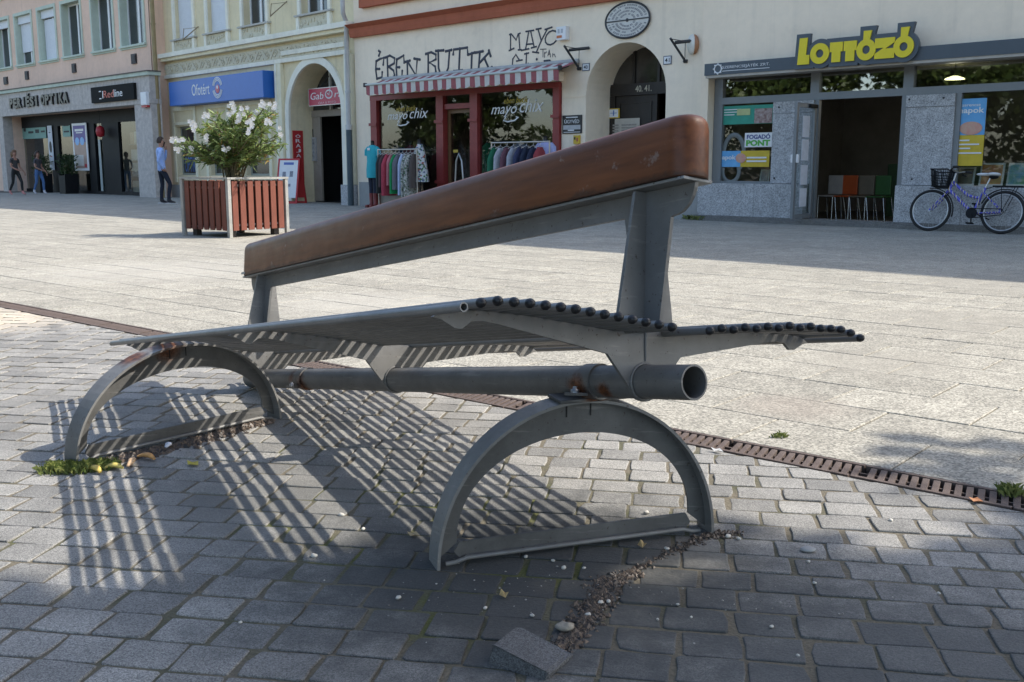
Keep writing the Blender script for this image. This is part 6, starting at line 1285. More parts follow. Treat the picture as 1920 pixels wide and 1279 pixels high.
def person(label, loc, fwd_deg, h, J, zones, mats, hair_m, skin_m, head_fwd, long_hair=0.0):
    t = thing('person', label, 'person', loc, R_(fwd_deg)); k = h / 1.80
    j = {a: (tuple(Vector(q[0]) * k), *[x * k for x in q[1:]]) for a, q in J['j'].items()}
    body('body', j, J['b'], mats, zones, t)
    face(t, Vector(J['head']) * k, head_fwd, hair_m, skin_m, long_hair=long_hair)
    return t
# local frame: +y is forward, x is the person's left(-)/right(+)
def base_joints():
    j = {'pelvis': ((0, 0, 0.96), 0.135, 0.10), 'belly': ((0, 0.01, 1.10), 0.135, 0.10), 'chest': ((0, 0.0, 1.30), 0.165, 0.11), 'collar': ((0, -0.01, 1.44), 0.125, 0.075), 'neck': ((0, 0.0, 1.52), 0.052, 0.052), 'jaw': ((0, 0.035, 1.585), 0.058, 0.066), 'headc': ((0, 0.02, 1.68), 0.076, 0.094), 'crown': ((0, 0.005, 1.755), 0.058, 0.07),
         'nose': ((0, 0.118, 1.655), 0.012, 0.014), 'earl': ((-0.085, 0.01, 1.655), 0.012, 0.02), 'earr': ((0.085, 0.01, 1.655), 0.012, 0.02)}
    b = [('pelvis', 'belly'), ('belly', 'chest'), ('chest', 'collar'), ('collar', 'neck'), ('neck', 'jaw'), ('jaw', 'headc'), ('headc', 'crown'), ('headc', 'nose'), ('headc', 'earl'), ('headc', 'earr')]
    return j, b
def leg(j, b, pre, hip, knee, ank, toe, r=(0.088, 0.058, 0.043, 0.042)):
    j[pre + 'hip'] = (hip, r[0]); j[pre + 'kn'] = (knee, r[1]); cal = Vector(knee).lerp(Vector(ank), 0.35) + Vector((0, -0.015, 0)); j[pre + 'ca'] = (tuple(cal), r[1] * 0.98); j[pre + 'an'] = (ank, r[2]); heel = Vector(ank) + Vector((0, -0.03, -0.045)); j[pre + 'he'] = (tuple(heel), 0.04, 0.035); m = Vector(ank).lerp(Vector(toe), 0.6) + Vector((0, 0, -0.012)); j[pre + 'fo'] = (tuple(m), 0.044, 0.034); j[pre + 'to'] = (toe, 0.036, 0.026)
    b += [('pelvis', pre + 'hip'), (pre + 'hip', pre + 'kn'), (pre + 'kn', pre + 'ca'), (pre + 'ca', pre + 'an'), (pre + 'an', pre + 'he'), (pre + 'an', pre + 'fo'), (pre + 'fo', pre + 'to')]
def arm(j, b, pre, sh, el, wr, palm, r=(0.058, 0.044, 0.03)):
    j[pre + 'sh'] = (sh, r[0] * 1.1); j[pre + 'el'] = (el, r[1]); j[pre + 'wr'] = (wr, r[2]); j[pre + 'palm'] = (palm, 0.036, 0.02)
    b += [('collar', pre + 'sh'), (pre + 'sh', pre + 'el'), (pre + 'el', pre + 'wr'), (pre + 'wr', pre + 'palm')]
M_HAIR = mat('short_brown_hair', (0.045, 0.028, 0.018), 0.7); M_SHIRT = mat('light_blue_shirt', (0.34, 0.48, 0.80), 0.8, var=0.1, scale=14); M_NAVY = mat('navy_trousers', (0.012, 0.016, 0.03), 0.85); M_SHOE = mat('dark_shoe', (0.02, 0.02, 0.025), 0.6); M_SOLE = mat('white_sole', (0.6, 0.6, 0.58), 0.6)
# man: faces to the right in the picture, phone at his left ear, other hand in the pocket
j, b_ = base_joints()
leg(j, b_, 'L', (-0.10, 0.0, 0.92), (-0.11, 0.03, 0.50), (-0.11, -0.02, 0.085), (-0.13, 0.15, 0.03)); leg(j, b_, 'R', (0.10, 0.02, 0.92), (0.11, 0.20, 0.52), (0.12, 0.13, 0.085), (0.13, 0.31, 0.03))
arm(j, b_, 'R', (0.21, -0.02, 1.42), (0.27, -0.12, 1.14), (0.20, 0.03, 0.93), (0.165, 0.055, 0.875))
arm(j, b_, 'L', (-0.21, 0.0, 1.42), (-0.26, 0.16, 1.17), (-0.16, 0.19, 1.47), (-0.125, 0.12, 1.56))
fingers(j, b_, (0.20, 0.03, 0.93), (0.165, 0.055, 0.875), [((0.0, 0.03, -0.02), (0, 0.2, -1)), ((0, 0.01, -0.03), (0, 0.1, -1)), ((0, -0.01, -0.03), (0, 0, -1)), ((0, -0.03, -0.02), (0, -0.1, -1))], (-0.2, 1, -0.2), 'R', 0.05)
fingers(j, b_, (-0.16, 0.19, 1.47), (-0.125, 0.12, 1.56), [((0.0, 0.03, 0.03), (0.3, 0.1, 1)), ((0, 0.01, 0.035), (0.3, -0.05, 1)), ((0, -0.01, 0.03), (0.3, -0.2, 1)), ((0, -0.03, 0.02), (0.3, -0.3, 0.9))], (0.2, 0.9, 0.2), 'L')
def zman(a, c, tq, p):
    n = c
    if 'kn' in n or 'ca' in n: return 2
    if n[1:] == 'hip': return 1 if p.z > 0.90 else 2
    if n[1:] == 'an': return 2 if tq < 0.85 else 3
    if n[1:] in ('he', 'fo', 'to'): return 3
    if n in ('belly', 'chest', 'collar'): return 1
    if n[1:] in ('sh', 'el'): return 1
    if n[1:] == 'wr': return 1 if tq < 0.97 else 0
    if n.startswith('Rf') and n[2:3].isdigit(): return 2
    if n == 'neck': return 1 if tq < 0.35 else 0
    return 0
t = person('man in light blue shirt and dark trousers standing with phone at his ear', gnd(306, 382), -62, 1.84, {'j': j, 'b': b_, 'head': (0, 0.02, 1.675)}, zman, [M_SKIN, M_SHIRT, M_NAVY, M_SHOE], M_HAIR, M_SKIN, (0, 1, 0))
for nm in ('L', 'R'):
    to = Vector(j[nm + 'to'][0]) * (1.84 / 1.8); an = Vector(j[nm + 'an'][0]) * (1.84 / 1.8); b = MB(); b.bbox(to.x - 0.05, to.x + 0.05, an.y - 0.09, to.y + 0.05, 0.0, 0.02, 0.008); b.build('shoe_sole', M_SOLE, t)
Mm = t.matrix_basis.copy() if False else Matrix.Translation(t.location) @ Matrix.Rotation(R_(-62), 4, 'Z')
b = MB(); b.bbox(-0.006, 0.006, -0.036, 0.036, -0.075, 0.075, 0.005, 0, Mm @ Matrix.Translation(Vector((-0.105, 0.10, 1.60)) * (1.84 / 1.8)) @ Matrix.Rotation(R_(-25), 4, 'X')); o = b.build('mobile_phone', M_BLACKF); tag(o, 'black mobile phone held to the ear of the man', 'phone')
# two women walking along the optician's window
M_DKTOP = mat('charcoal_top', (0.05, 0.048, 0.047), 0.85); M_BLKT = mat('black_leggings', (0.012, 0.014, 0.014), 0.8); M_PNK = mat('pink_trainer', (0.50, 0.22, 0.20), 0.6); M_JEAN = mat('blue_jeans', (0.07, 0.15, 0.32), 0.85, var=0.15, scale=9); M_GTEE = mat('grey_tee', (0.06, 0.058, 0.065), 0.85); M_TRN = mat('white_trainer', (0.6, 0.6, 0.62), 0.6)
M_LHAIR = mat('light_brown_hair', (0.16, 0.09, 0.045), 0.7)
def zwoman(off):
    def z(a, c, tq, p):
        n = c
        if 'kn' in n or 'ca' in n or n[1:] == 'hip': return 2
        if n[1:] == 'an': return 2 if tq < 0.7 else 3
        if n[1:] in ('he', 'fo', 'to'): return 3
        if n in ('belly', 'chest'): return 1
        if n == 'collar': return 0 if (off and tq > 0.6) else 1
        if n[1:] == 'sh': return 0 if (off and tq < 0.4) else 1
        if n[1:] == 'el': return 1 if tq < 0.5 else 0
        return 0
    return z
def walker(label, loc, rot, h, ph, mats, off, hair_m, lh):
    j, b_ = base_joints()
    for k, rx in (('chest', 0.14), ('collar', 0.105), ('belly', 0.115)): q = j[k]; j[k] = (q[0], rx, q[2] * 0.92)
    leg(j, b_, 'L', (-0.09, 0.02, 0.92), (-0.09, 0.22 * ph, 0.52), (-0.08, 0.24 * ph, 0.10), (-0.08, 0.40 * ph, 0.05), (0.09, 0.058, 0.04, 0.04)); leg(j, b_, 'R', (0.09, -0.02, 0.92), (0.09, -0.06 * ph, 0.50), (0.08, -0.30 * ph, 0.14), (0.08, -0.16 * ph, 0.03), (0.09, 0.058, 0.04, 0.04))
    arm(j, b_, 'R', (0.18, 0, 1.42), (0.24, 0.06, 1.14), (0.16, 0.26, 1.02), (0.12, 0.31, 1.0), (0.048, 0.037, 0.025)); arm(j, b_, 'L', (-0.18, 0, 1.42), (-0.27, -0.04, 1.15), (-0.34, 0.10, 0.93), (-0.36, 0.13, 0.87), (0.048, 0.037, 0.025))
    fingers(j, b_, (0.16, 0.26, 1.02), (0.12, 0.31, 1.0), [((0, 0.02, 0.02), (-0.5, 1, 0)), ((0, 0.02, 0.005), (-0.5, 1, -0.1)), ((0, 0.02, -0.01), (-0.5, 1, -0.2)), ((0, 0.02, -0.025), (-0.5, 0.9, -0.3))], (0, 0.3, 1), 'R', 0.075)
    fingers(j, b_, (-0.34, 0.10, 0.93), (-0.36, 0.13, 0.87), [((0.0, 0.025, -0.02), (0, 0.3, -1)), ((0, 0.008, -0.03), (0, 0.2, -1)), ((0, -0.01, -0.03), (0, 0.1, -1)), ((0, -0.025, -0.02), (0, 0, -1))], (0.3, 1, -0.2), 'L', 0.075)
    return person(label, loc, rot, h, {'j': j, 'b': b_, 'head': (0, 0.02, 1.675)}, zwoman(off), mats, hair_m, M_SKIN2, (0, 1, 0), lh)
g1 = gnd(32, 366); g2 = gnd(75, 364.5)
walker('woman in off-shoulder charcoal top, black trousers and pink shoes walking past the window', g1, -112, 1.62, 1.0, [M_SKIN2, M_DKTOP, M_BLKT, M_PNK], True, M_LHAIR, 0.16)
walker('woman in grey tee, blue jeans and white trainers walking past the window', g2, -105, 1.60, 0.7, [M_SKIN2, M_GTEE, M_JEAN, M_TRN], False, M_HAIR, 0.12)

# ------------------------------------------------------------------ bicycle leaning at the lottery shop
bw = FA.p(1738, 436, -0.52)[0]
t = thing('bicycle', 'blue and yellow step-through bicycle with front basket leaning on granite wall', 'bicycle', FA.w(bw, -0.50, 0), FA.rot)
LEAN = Matrix.Rotation(R_(-9), 4, 'X')
RW, WB = 0.33, 1.10
def bk(name, m, fn, parent=None):
    b = MB(); fn(b); o = MB(); o.v = [LEAN @ q for q in b.v]; o.f, o.m, o.sm = b.f, b.m, b.sm; return o.build(name, m, parent or t)
M_TYRE = mat('tyre_rubber', (0.015, 0.015, 0.015), 0.8); M_RIM = mat('alloy_rim', (0.55, 0.55, 0.54), 0.3, 0.8)
def bike_mat():
    m, tt_, bs = _nt('blue_yellow_frame'); N = tt_.nodes.new; L_ = tt_.links.new; tc = N('ShaderNodeTexCoord'); w = N('ShaderNodeTexWave'); w.inputs['Scale'].default_value = 3.2; w.inputs['Distortion'].default_value = 6; w.inputs['Detail'].default_value = 2; L_(tc.outputs['Object'], w.inputs['Vector'])
    r = N('ShaderNodeValToRGB'); r.color_ramp.interpolation = 'CONSTANT'; e = r.color_ramp.elements; e[0].color = (0.09, 0.09, 0.45, 1); e[1].color = (0.55, 0.40, 0.06, 1); e[1].position = 0.60; x = e.new(0.35); x.color = (0.5, 0.5, 0.55, 1); x = e.new(0.8); x.color = (0.06, 0.06, 0.34, 1); L_(w.outputs['Fac'], r.inputs[0]); L_(r.outputs[0], bs.inputs['Base Color']); bs.inputs['Roughness'].default_value = 0.35; return m
M_BIKE = bike_mat()
for cx in (0.0, WB):
    wh = bk('wheel', M_RIM, lambda b: (b.tube([(cx + (RW - 0.052) * math.cos(R_(a)), 0, RW + (RW - 0.052) * math.sin(R_(a))) for a in range(0, 361, 10)], 0.011, 8), b.tube([(cx, -0.04, RW), (cx, 0.04, RW)], 0.022, 10)))
    bk('tyre', M_TYRE, lambda b: b.tube([(cx + (RW - 0.023) * math.cos(R_(a)), 0, RW + (RW - 0.023) * math.sin(R_(a))) for a in range(0, 361, 10)], 0.0235, 10), wh)
    for q in range(20):
        a = R_(18 * q); s_ = 0.03 if q % 2 else -0.03
        bk('spoke', M_RIM, lambda b: b.tube([(cx + 0.02 * math.cos(a + 0.6), s_, RW + 0.02 * math.sin(a + 0.6)), (cx + (RW - 0.055) * math.cos(a), 0, RW + (RW - 0.055) * math.sin(a))], 0.0016, 4), wh)
    bk('mudguard', M_TYRE, lambda b: b.tube([(cx + (RW + 0.022) * math.cos(R_(a)), 0, RW + (RW + 0.022) * math.sin(R_(a))) for a in (range(-15, 100, 8) if cx == 0 else range(15, 165, 8))], 0.026, 8, 0, None, True, 0.3, None))
HD = Vector((0.30, 0, 0.78)); HDB = Vector((0.255, 0, 0.66)); BBk = Vector((0.66, 0, 0.30)); SEATT = Vector((0.80, 0, 0.70)); AX = Vector((WB, 0, RW))
fr = bk('frame', M_BIKE, lambda b: (b.tube([HDB, BBk], 0.026, 10), b.tube([HD, Vector((0.42, 0, 0.68)), Vector((0.55, 0, 0.58)), Vector((0.68, 0, 0.545)), Vector((0.745, 0, 0.55))], 0.022, 10), b.tube([BBk, SEATT], 0.022, 10), b.tube([HDB - Vector((0.01, 0, 0.03)), HD + Vector((0.005, 0, 0.02))], 0.022, 10),
    b.tube([BBk + Vector((0, 0.04, 0)), AX + Vector((0, 0.06, 0))], 0.011, 8), b.tube([BBk - Vector((0, 0.04, 0)), AX - Vector((0, 0.06, 0))], 0.011, 8), b.tube([SEATT - Vector((0.03, -0.02, 0.06)), AX + Vector((0, 0.06, 0))], 0.010, 8), b.tube([SEATT - Vector((0.03, 0.02, 0.06)), AX - Vector((0, 0.06, 0))], 0.010, 8)))
bk('fork', M_BIKE, lambda b: (b.tube([HDB - Vector((0.012, -0.05, 0.04)), Vector((0.13, 0.055, 0.48)), Vector((0, 0.05, RW))], 0.012, 8), b.tube([HDB - Vector((0.012, 0.05, 0.04)), Vector((0.13, -0.055, 0.48)), Vector((0, -0.05, RW))], 0.012, 8), b.tube([HDB - Vector((0.012, 0.055, 0.035)), HDB - Vector((0.012, -0.055, 0.035))], 0.014, 8)))
bk('handlebar', M_RIM, lambda b: (b.tube([HD, HD + Vector((0.03, 0, 0.14))], 0.014, 8), b.tube([Vector((0.42, -0.28, 0.98)), Vector((0.36, -0.24, 0.98)), Vector((0.32, -0.12, 0.95)), Vector((0.32, 0.12, 0.95)), Vector((0.36, 0.24, 0.98)), Vector((0.42, 0.28, 0.98))], 0.012, 8)))
for s_ in (-1, 1): bk('grip', M_TYRE, lambda b: b.tube([Vector((0.37, s_ * 0.25, 0.98)), Vector((0.46, s_ * 0.30, 0.975))], 0.019, 8)); bk('brake_lever', M_BLACKF, lambda b: b.tube([Vector((0.35, s_ * 0.2, 0.97)), Vector((0.33, s_ * 0.27, 0.93)), Vector((0.38, s_ * 0.31, 0.92))], 0.009, 6))
def basket(b):
    for z, k in ((0.70, 0.78), (0.78, 0.84), (0.86, 0.92), (0.96, 1.0)):
        w_, d_ = 0.13 * k, 0.17 * k; cx = 0.12; P = [(cx - w_, -d_, z), (cx + w_, -d_, z), (cx + w_, d_, z), (cx - w_, d_, z), (cx - w_, -d_, z)]; b.tube(P, 0.006 if z < 0.95 else 0.010, 6)
    for q in range(36):
        a = 2 * math.pi * q / 36; x, y = math.cos(a), math.sin(a); m_ = max(abs(x), abs(y)); x /= m_; y /= m_; b.tube([(0.12 + x * 0.13 * 0.78, y * 0.17 * 0.78, 0.70), (0.12 + x * 0.13, y * 0.17, 0.96)], 0.0055, 4)
    b.box(0.12 - 0.1, 0.12 + 0.1, -0.13, 0.13, 0.695, 0.702)
bk('basket', M_BLACKF, basket)
sd = bk('saddle', mat('white_saddle', (0.66, 0.66, 0.65), 0.45), lambda b: (b.ball((0.90, 0, 0.905), 0.12, 12, 7, sc=(0.85, 0.75, 0.26)), b.ball((0.76, 0, 0.905), 0.12, 12, 7, sc=(1.05, 0.30, 0.20))))
bk('saddle_base', M_BLACKF, lambda b: b.ball((0.90, 0, 0.868), 0.1, 12, 7, sc=(0.75, 0.6, 0.34)), sd)
bk('seat_post', M_RIM, lambda b: b.tube([SEATT, Vector((0.86, 0, 0.87))], 0.013, 8))
bk('rack', M_BLACKF, lambda b: (b.box(0.92, 1.36, -0.06, -0.045, 0.715, 0.73), b.box(0.92, 1.36, 0.045, 0.06, 0.715, 0.73), b.box(0.92, 0.94, -0.045, 0.045, 0.716, 0.729), b.box(1.12, 1.14, -0.045, 0.045, 0.716, 0.729), b.box(1.34, 1.36, -0.045, 0.045, 0.716, 0.729), b.tube([(1.1, 0.07, RW), (1.25, 0.055, 0.715)], 0.006, 6), b.tube([(1.1, -0.07, RW), (1.25, -0.055, 0.715)], 0.006, 6), b.tube([(1.1, -0.07, RW), (1.05, -0.055, 0.715)], 0.006, 6), b.tube([(0.8, 0, 0.68), (0.93, 0, 0.722)], 0.007, 6)))
ck = bk('crank', M_BLACKF, lambda b: (b.lathe([(0.085, -0.006), (0.085, 0.006)], 24, 0, Matrix.Translation((BBk.x, -0.06, BBk.z)) @ RX), b.tube([BBk + Vector((0, -0.07, 0)), BBk + Vector((0.02, -0.08, -0.165))], 0.012, 6), b.tube([BBk + Vector((0, 0.07, 0)), BBk + Vector((-0.02, 0.08, 0.165))], 0.012, 6)))
for s_, q in ((-1, -0.165), (1, 0.165)): bk('pedal', M_BLACKF, lambda b: b.bbox(BBk.x - 0.05 - s_ * 0.02, BBk.x + 0.05 - s_ * 0.02, s_ * 0.09 if s_ > 0 else -0.17, 0.17 if s_ > 0 else -0.09, BBk.z + q - 0.012, BBk.z + q + 0.012, 0.004), ck)
bk('chain_guard', M_BLACKF, lambda b: b.tube([(BBk.x - 0.02, -0.075, BBk.z + 0.07), (AX.x, -0.075, RW + 0.045), (AX.x + 0.04, -0.075, RW), (AX.x, -0.075, RW - 0.045), (BBk.x - 0.02, -0.075, BBk.z - 0.08)], 0.007, 6))
bk('kickstand', M_BLACKF, lambda b: b.tube([(BBk.x + 0.06, 0.03, BBk.z - 0.01), (AX.x - 0.2, 0.05, 0.22)], 0.009, 6))

# ------------------------------------------------------------------ boutique: mannequins, rails, garments
def dress_geo(b, prof, M=None, n=20, fold=0.0, seed=0):
    """prof: (z, half width, half depth)"""
    rr = random.Random(seed); v = []
    for z, a, d in prof:
        for k in range(n):
            th = 2 * math.pi * k / n; f = 1 + fold * math.sin(th * 5 + seed) * (1 - (z - prof[0][0]) / (prof[-1][0] - prof[0][0] + 1e-6)); v.append((a * f * math.cos(th), d * f * math.sin(th), z))
    m = len(prof); b.add(v, [(i * n + k, i * n + (k + 1) % n, (i + 1) * n + (k + 1) % n, (i + 1) * n + k) for i in range(m - 1) for k in range(n)], 0, M, True); b.add(v, [list(range((m - 1) * n, m * n))], 0, M)
def floral(name, base, cols, scale=26):
    if name in MATS: return MATS[name]
    m, tt_, bs = _nt(name); N = tt_.nodes.new; L_ = tt_.links.new; tc = N('ShaderNodeTexCoord'); v = N('ShaderNodeTexVoronoi'); v.inputs['Scale'].default_value = scale; L_(tc.outputs['Object'], v.inputs['Vector']); s = N('ShaderNodeSeparateColor'); L_(v.outputs['Color'], s.inputs[0])
    r = N('ShaderNodeValToRGB'); r.color_ramp.interpolation = 'CONSTANT'; e = r.color_ramp.elements; e[0].color = (*base, 1); e[1].position = 0.5; e[1].color = (*cols[0], 1)
    for q, c in enumerate(cols[1:]): x = e.new(0.62 + q * 0.12); x.color = (*c, 1)
    L_(s.outputs[0], r.inputs[0]); L_(r.outputs[0], bs.inputs['Base Color']); bs.inputs['Roughness'].default_value = 0.85; MATS[name] = m; return m
M_FLOR = floral('floral_print', (0.60, 0.60, 0.57), [(0.06, 0.16, 0.05), (0.35, 0.10, 0.07), (0.5, 0.52, 0.48), (0.10, 0.12, 0.2)]); M_TURQ = mat('turquoise_jersey', (0.03, 0.40, 0.45), 0.8, var=0.08)
M_MANQ = mat('black_mannequin', (0.015, 0.015, 0.016), 0.4); M_DENIM = mat('dark_denim', (0.02, 0.025, 0.045), 0.85); M_BOOT = mat('red_boot', (0.22, 0.035, 0.03), 0.5)
def bust(t, dressm, prof, zsh, sleeves=True, legs=True):
    b = MB(); b.lathe([(0.055, zsh), (0.045, zsh + 0.05), (0.043, zsh + 0.12), (0.05, zsh + 0.13)], 12); b.lathe([(0.02, 0.0), (0.02, zsh)], 8); b.build('torso_stand', M_MANQ, t)
    b = MB(); dress_geo(b, prof, None, 22, 0.06, 2)
    if sleeves:
        for s_ in (-1, 1): b.tube([(s_ * 0.15, 0, zsh - 0.05), (s_ * 0.22, 0, zsh - 0.12), (s_ * 0.235, 0, zsh - 0.24)], [0.06, 0.07, 0.066], 10)
    b.build('dress', dressm, t)
s = FA.p(701, 386, -0.55)[0]
t = thing('mannequin', 'mannequin in turquoise tunic, dark jeans and red boots at the shop corner', 'mannequin', FA.w(s, -0.55, 0), FA.rot)
bust(t, M_TURQ, [(0.74, 0.19, 0.14), (0.95, 0.195, 0.14), (1.15, 0.175, 0.12), (1.35, 0.19, 0.125), (1.48, 0.17, 0.10), (1.55, 0.08, 0.07)], 1.53)
for s_ in (-1, 1):
    b = MB(); b.tube([(s_ * 0.085, 0, 0.82), (s_ * 0.085, 0.01, 0.5), (s_ * 0.08, 0, 0.34)], [0.085, 0.065, 0.06], 12); lg = b.build('leg', M_DENIM, t); b = MB(); b.tube([(s_ * 0.08, 0, 0.36), (s_ * 0.08, 0, 0.10), (s_ * 0.08, -0.03, 0.05)], [0.066, 0.055, 0.055], 12); b.bbox(s_ * 0.08 - 0.045, s_ * 0.08 + 0.045, -0.19, 0.06, 0, 0.07, 0.02); b.build('boot', M_BOOT, lg)
blk(t, 'price_tag', M_WHITE, -0.05, 0.05, 1.42, 1.48, 0.125)
s = FA.p(787, 300, -0.55)[0]
t = thing('mannequin', 'mannequin in a white floral dress beside the garment rail', 'mannequin', FA.w(s, -0.55, 0), FA.rot)
bust(t, M_FLOR, [(0.66, 0.27, 0.19), (0.9, 0.24, 0.17), (1.1, 0.20, 0.14), (1.3, 0.17, 0.12), (1.45, 0.12, 0.09), (1.55, 0.07, 0.06)], 1.53, False)
b = MB(); b.lathe([(0.20, 0), (0.20, 0.02), (0.03, 0.04)], 16); b.build('base', M_MANQ, t)
def garment(parent_loc, rot, x, m, ln, name, label, wid=0.36, rail_z=1.36, rot2=0.0, grp='garments on the boutique rails'):
    t = thing(name, label, 'garment', parent_loc, rot, grp); rr = random.Random(int(x * 1000))
    b = MB(); n = 9; prof = []
    for i in range(n):
        f = i / (n - 1); prof.append((rail_z - 0.10 - f * ln, wid / 2 * (0.35 + 0.65 * min(1, f * 5)) * (1 + 0.12 * f), 0.03 + 0.012 * f))
    v = []; kk = 14
    for z, a, d in prof:
        for k in range(kk):
            th = 2 * math.pi * k / kk; v.append((x + (d * math.sin(th)) + 0.012 * math.sin(k * 2.1 + z * 3), a * math.cos(th), z))
    b.add(v, [(i * kk + (k + 1) % kk, i * kk + k, (i + 1) * kk + k, (i + 1) * kk + (k + 1) % kk) for i in range(n - 1) for k in range(kk)], 0, None, True); b.add(v, [list(range(kk))], 0); 
    b.build('cloth', m, t)
    b = MB(); b.tube([(x, 0.0, rail_z + 0.012), (x, 0.015, rail_z + 0.02), (x, 0.02, rail_z), (x, 0, rail_z - 0.06), (x, -wid * 0.4, rail_z - 0.12)], 0.006, 5); b.tube([(x, 0, rail_z - 0.06), (x, wid * 0.4, rail_z - 0.12)], 0.006, 5); b.build('hanger', mat('hanger_white', (0.6, 0.58, 0.55), 0.5), t)
def rail(label, loc, rot, w, z):
    t = thing('garment_rail', label, 'garment rail', loc, rot); M_ = mat('rail_steel', (0.55, 0.50, 0.43), 0.35, 0.6)
    b = MB(); b.tube([(0, 0, z), (w, 0, z)], 0.016, 8); b.build('rail', M_, t)
    for x in (0.0, w): b = MB(); b.tube([(x, 0, 0.04), (x, 0, z + 0.02)], 0.016, 8); b.tube([(x, -0.26, 0.02), (x, 0.26, 0.02)], 0.016, 8); b.build('upright', M_, t)
s0 = FA.p(711, 389, -0.75)[0]; s1 = FA.p(783, 385, -0.75)[0]
zr = FA.p(711, 281, -0.75)[1]
rail('steel garment rail with colourful dresses left of the boutique door', FA.w(s0, -0.75, 0), FA.rot, s1 - s0, zr)
W = s1 - s0
gs = [((0.045, 0.05, 0.045), 0.95, 'dark olive top'), ((0.10, 0.06, 0.06), 0.8, 'dull maroon blouse'), ((0.46, 0.06, 0.09), 1.0, 'crimson dress'), ((0.55, 0.18, 0.20), 0.75, 'salmon blouse'), ((0.02, 0.32, 0.10), 0.95, 'bright green dress'), ((0.16, 0.16, 0.18), 0.85, 'grey dress'), ((0.50, 0.58, 0.76), 0.98, 'pale blue shirt dress'), (None, 1.02, 'leaf print dress'), (None, 1.0, 'floral print skirt'), ((0.10, 0.08, 0.07), 0.8, 'dark brown jacket')]
for i, (c, ln, nm) in enumerate(gs):
    m = mat('cloth_' + nm, c, 0.85, var=0.15, scale=12) if c else floral('leafy_print', (0.52, 0.52, 0.46), [(0.05, 0.12, 0.05), (0.12, 0.13, 0.10), (0.3, 0.28, 0.24)], 34)
    garment(FA.w(s0, -0.75, 0), FA.rot, 0.10 + (W - 0.2) * i / (len(gs) - 1), m, ln, 'hanging_garment', nm + ' hanging on the rail left of the boutique door', 0.30 + 0.05 * (i % 3), zr - 0.01)
s0 = FA.p(922, 345, -0.75)[0]; s1 = FA.p(1030, 345, -0.75)[0]; zr = FA.p(922, 268, -0.75)[1]; W = s1 - s0
rail('steel garment rail with dark clothes right of the boutique door', FA.w(s0, -0.75, 0), FA.rot, W, zr)
gs = [((0.02, 0.16, 0.08), 1.05, 'emerald dress'), ((0.45, 0.47, 0.50), 0.8, 'white striped shirt'), ((0.16, 0.07, 0.09), 0.82, 'plum blouse'), ((0.40, 0.42, 0.46), 0.8, 'light grey shirt'), ((0.04, 0.05, 0.11), 0.85, 'navy blouse'), ((0.02, 0.03, 0.06), 0.9, 'dark navy coat'), ((0.025, 0.035, 0.07), 0.9, 'ink blue dress'), ((0.30, 0.05, 0.06), 0.7, 'red top')]
for i, (c, ln, nm) in enumerate(gs): garment(FA.w(s0, -0.75, 0), FA.rot, 0.08 + (W - 0.35) * i / (len(gs) - 1), mat('cloth_' + nm, c, 0.85, var=0.15, scale=12), ln, 'hanging_garment', nm + ' hanging on the rail right of the boutique door', 0.40, zr - 0.01)
s = FA.p(1022, 330, -0.5)[0]; t = thing('mannequin', 'mannequin in a lavender blouse and dark skirt by the red post', 'mannequin', FA.w(s, -0.50, 0), FA.rot)
bust(t, mat('lavender_blouse', (0.36, 0.38, 0.60), 0.8), [(1.02, 0.17, 0.12), (1.2, 0.175, 0.12), (1.35, 0.19, 0.125), (1.48, 0.17, 0.10), (1.55, 0.07, 0.06)], 1.53); b = MB(); dress_geo(b, [(0.55, 0.2, 0.15), (0.9, 0.18, 0.13), (1.04, 0.16, 0.115)], None, 18, 0.05, 1); b.build('skirt', M_DENIM, t); b = MB(); b.lathe([(0.20, 0), (0.20, 0.02), (0.03, 0.04)], 16); b.build('base', M_MANQ, t)
# curved steel stand in the doorway
s = FA.p(864, 340, -0.3)[0]; b = MB(); b.tube([(-0.14, 0, 0), (-0.13, 0, 0.7), (-0.09, 0, 1.15), (0, 0, 1.32), (0.09, 0, 1.15), (0.14, 0, 0.7), (0.17, 0, 0)], 0.022, 8); o = b.build('hoop_stand', mat('pale_steel', (0.45, 0.45, 0.42), 0.35, 0.6)); o.location = FA.w(s, -0.35, 0); o.rotation_euler = (0, 0, FA.rot); tag(o, 'tall steel hoop stand before the boutique door', 'stand')
# things inside the boutique window
for i, (px, py, c, nm) in enumerate(((770, 250, (0.25, 0.04, 0.05), 'dark red'), (795, 300, (0.03, 0.03, 0.03), 'black'), (745, 290, (0.05, 0.06, 0.14), 'navy'), (915, 300, (0.02, 0.16, 0.08), 'emerald'), (975, 270, (0.20, 0.22, 0.35), 'lilac'))):
    s = FA.p(px, py, 0.7)[0]; t = thing('mannequin', nm + ' dress on a mannequin inside the boutique window', 'mannequin', FA.w(s, 0.7, 0.02), FA.rot); bust(t, mat('inner_' + nm, c, 0.85), [(0.7, 0.22, 0.15), (1.0, 0.17, 0.12), (1.3, 0.18, 0.12), (1.48, 0.15, 0.10), (1.55, 0.07, 0.06)], 1.53); b = MB(); b.lathe([(0.20, 0), (0.20, 0.02), (0.03, 0.04)], 16); b.build('base', M_MANQ, t)

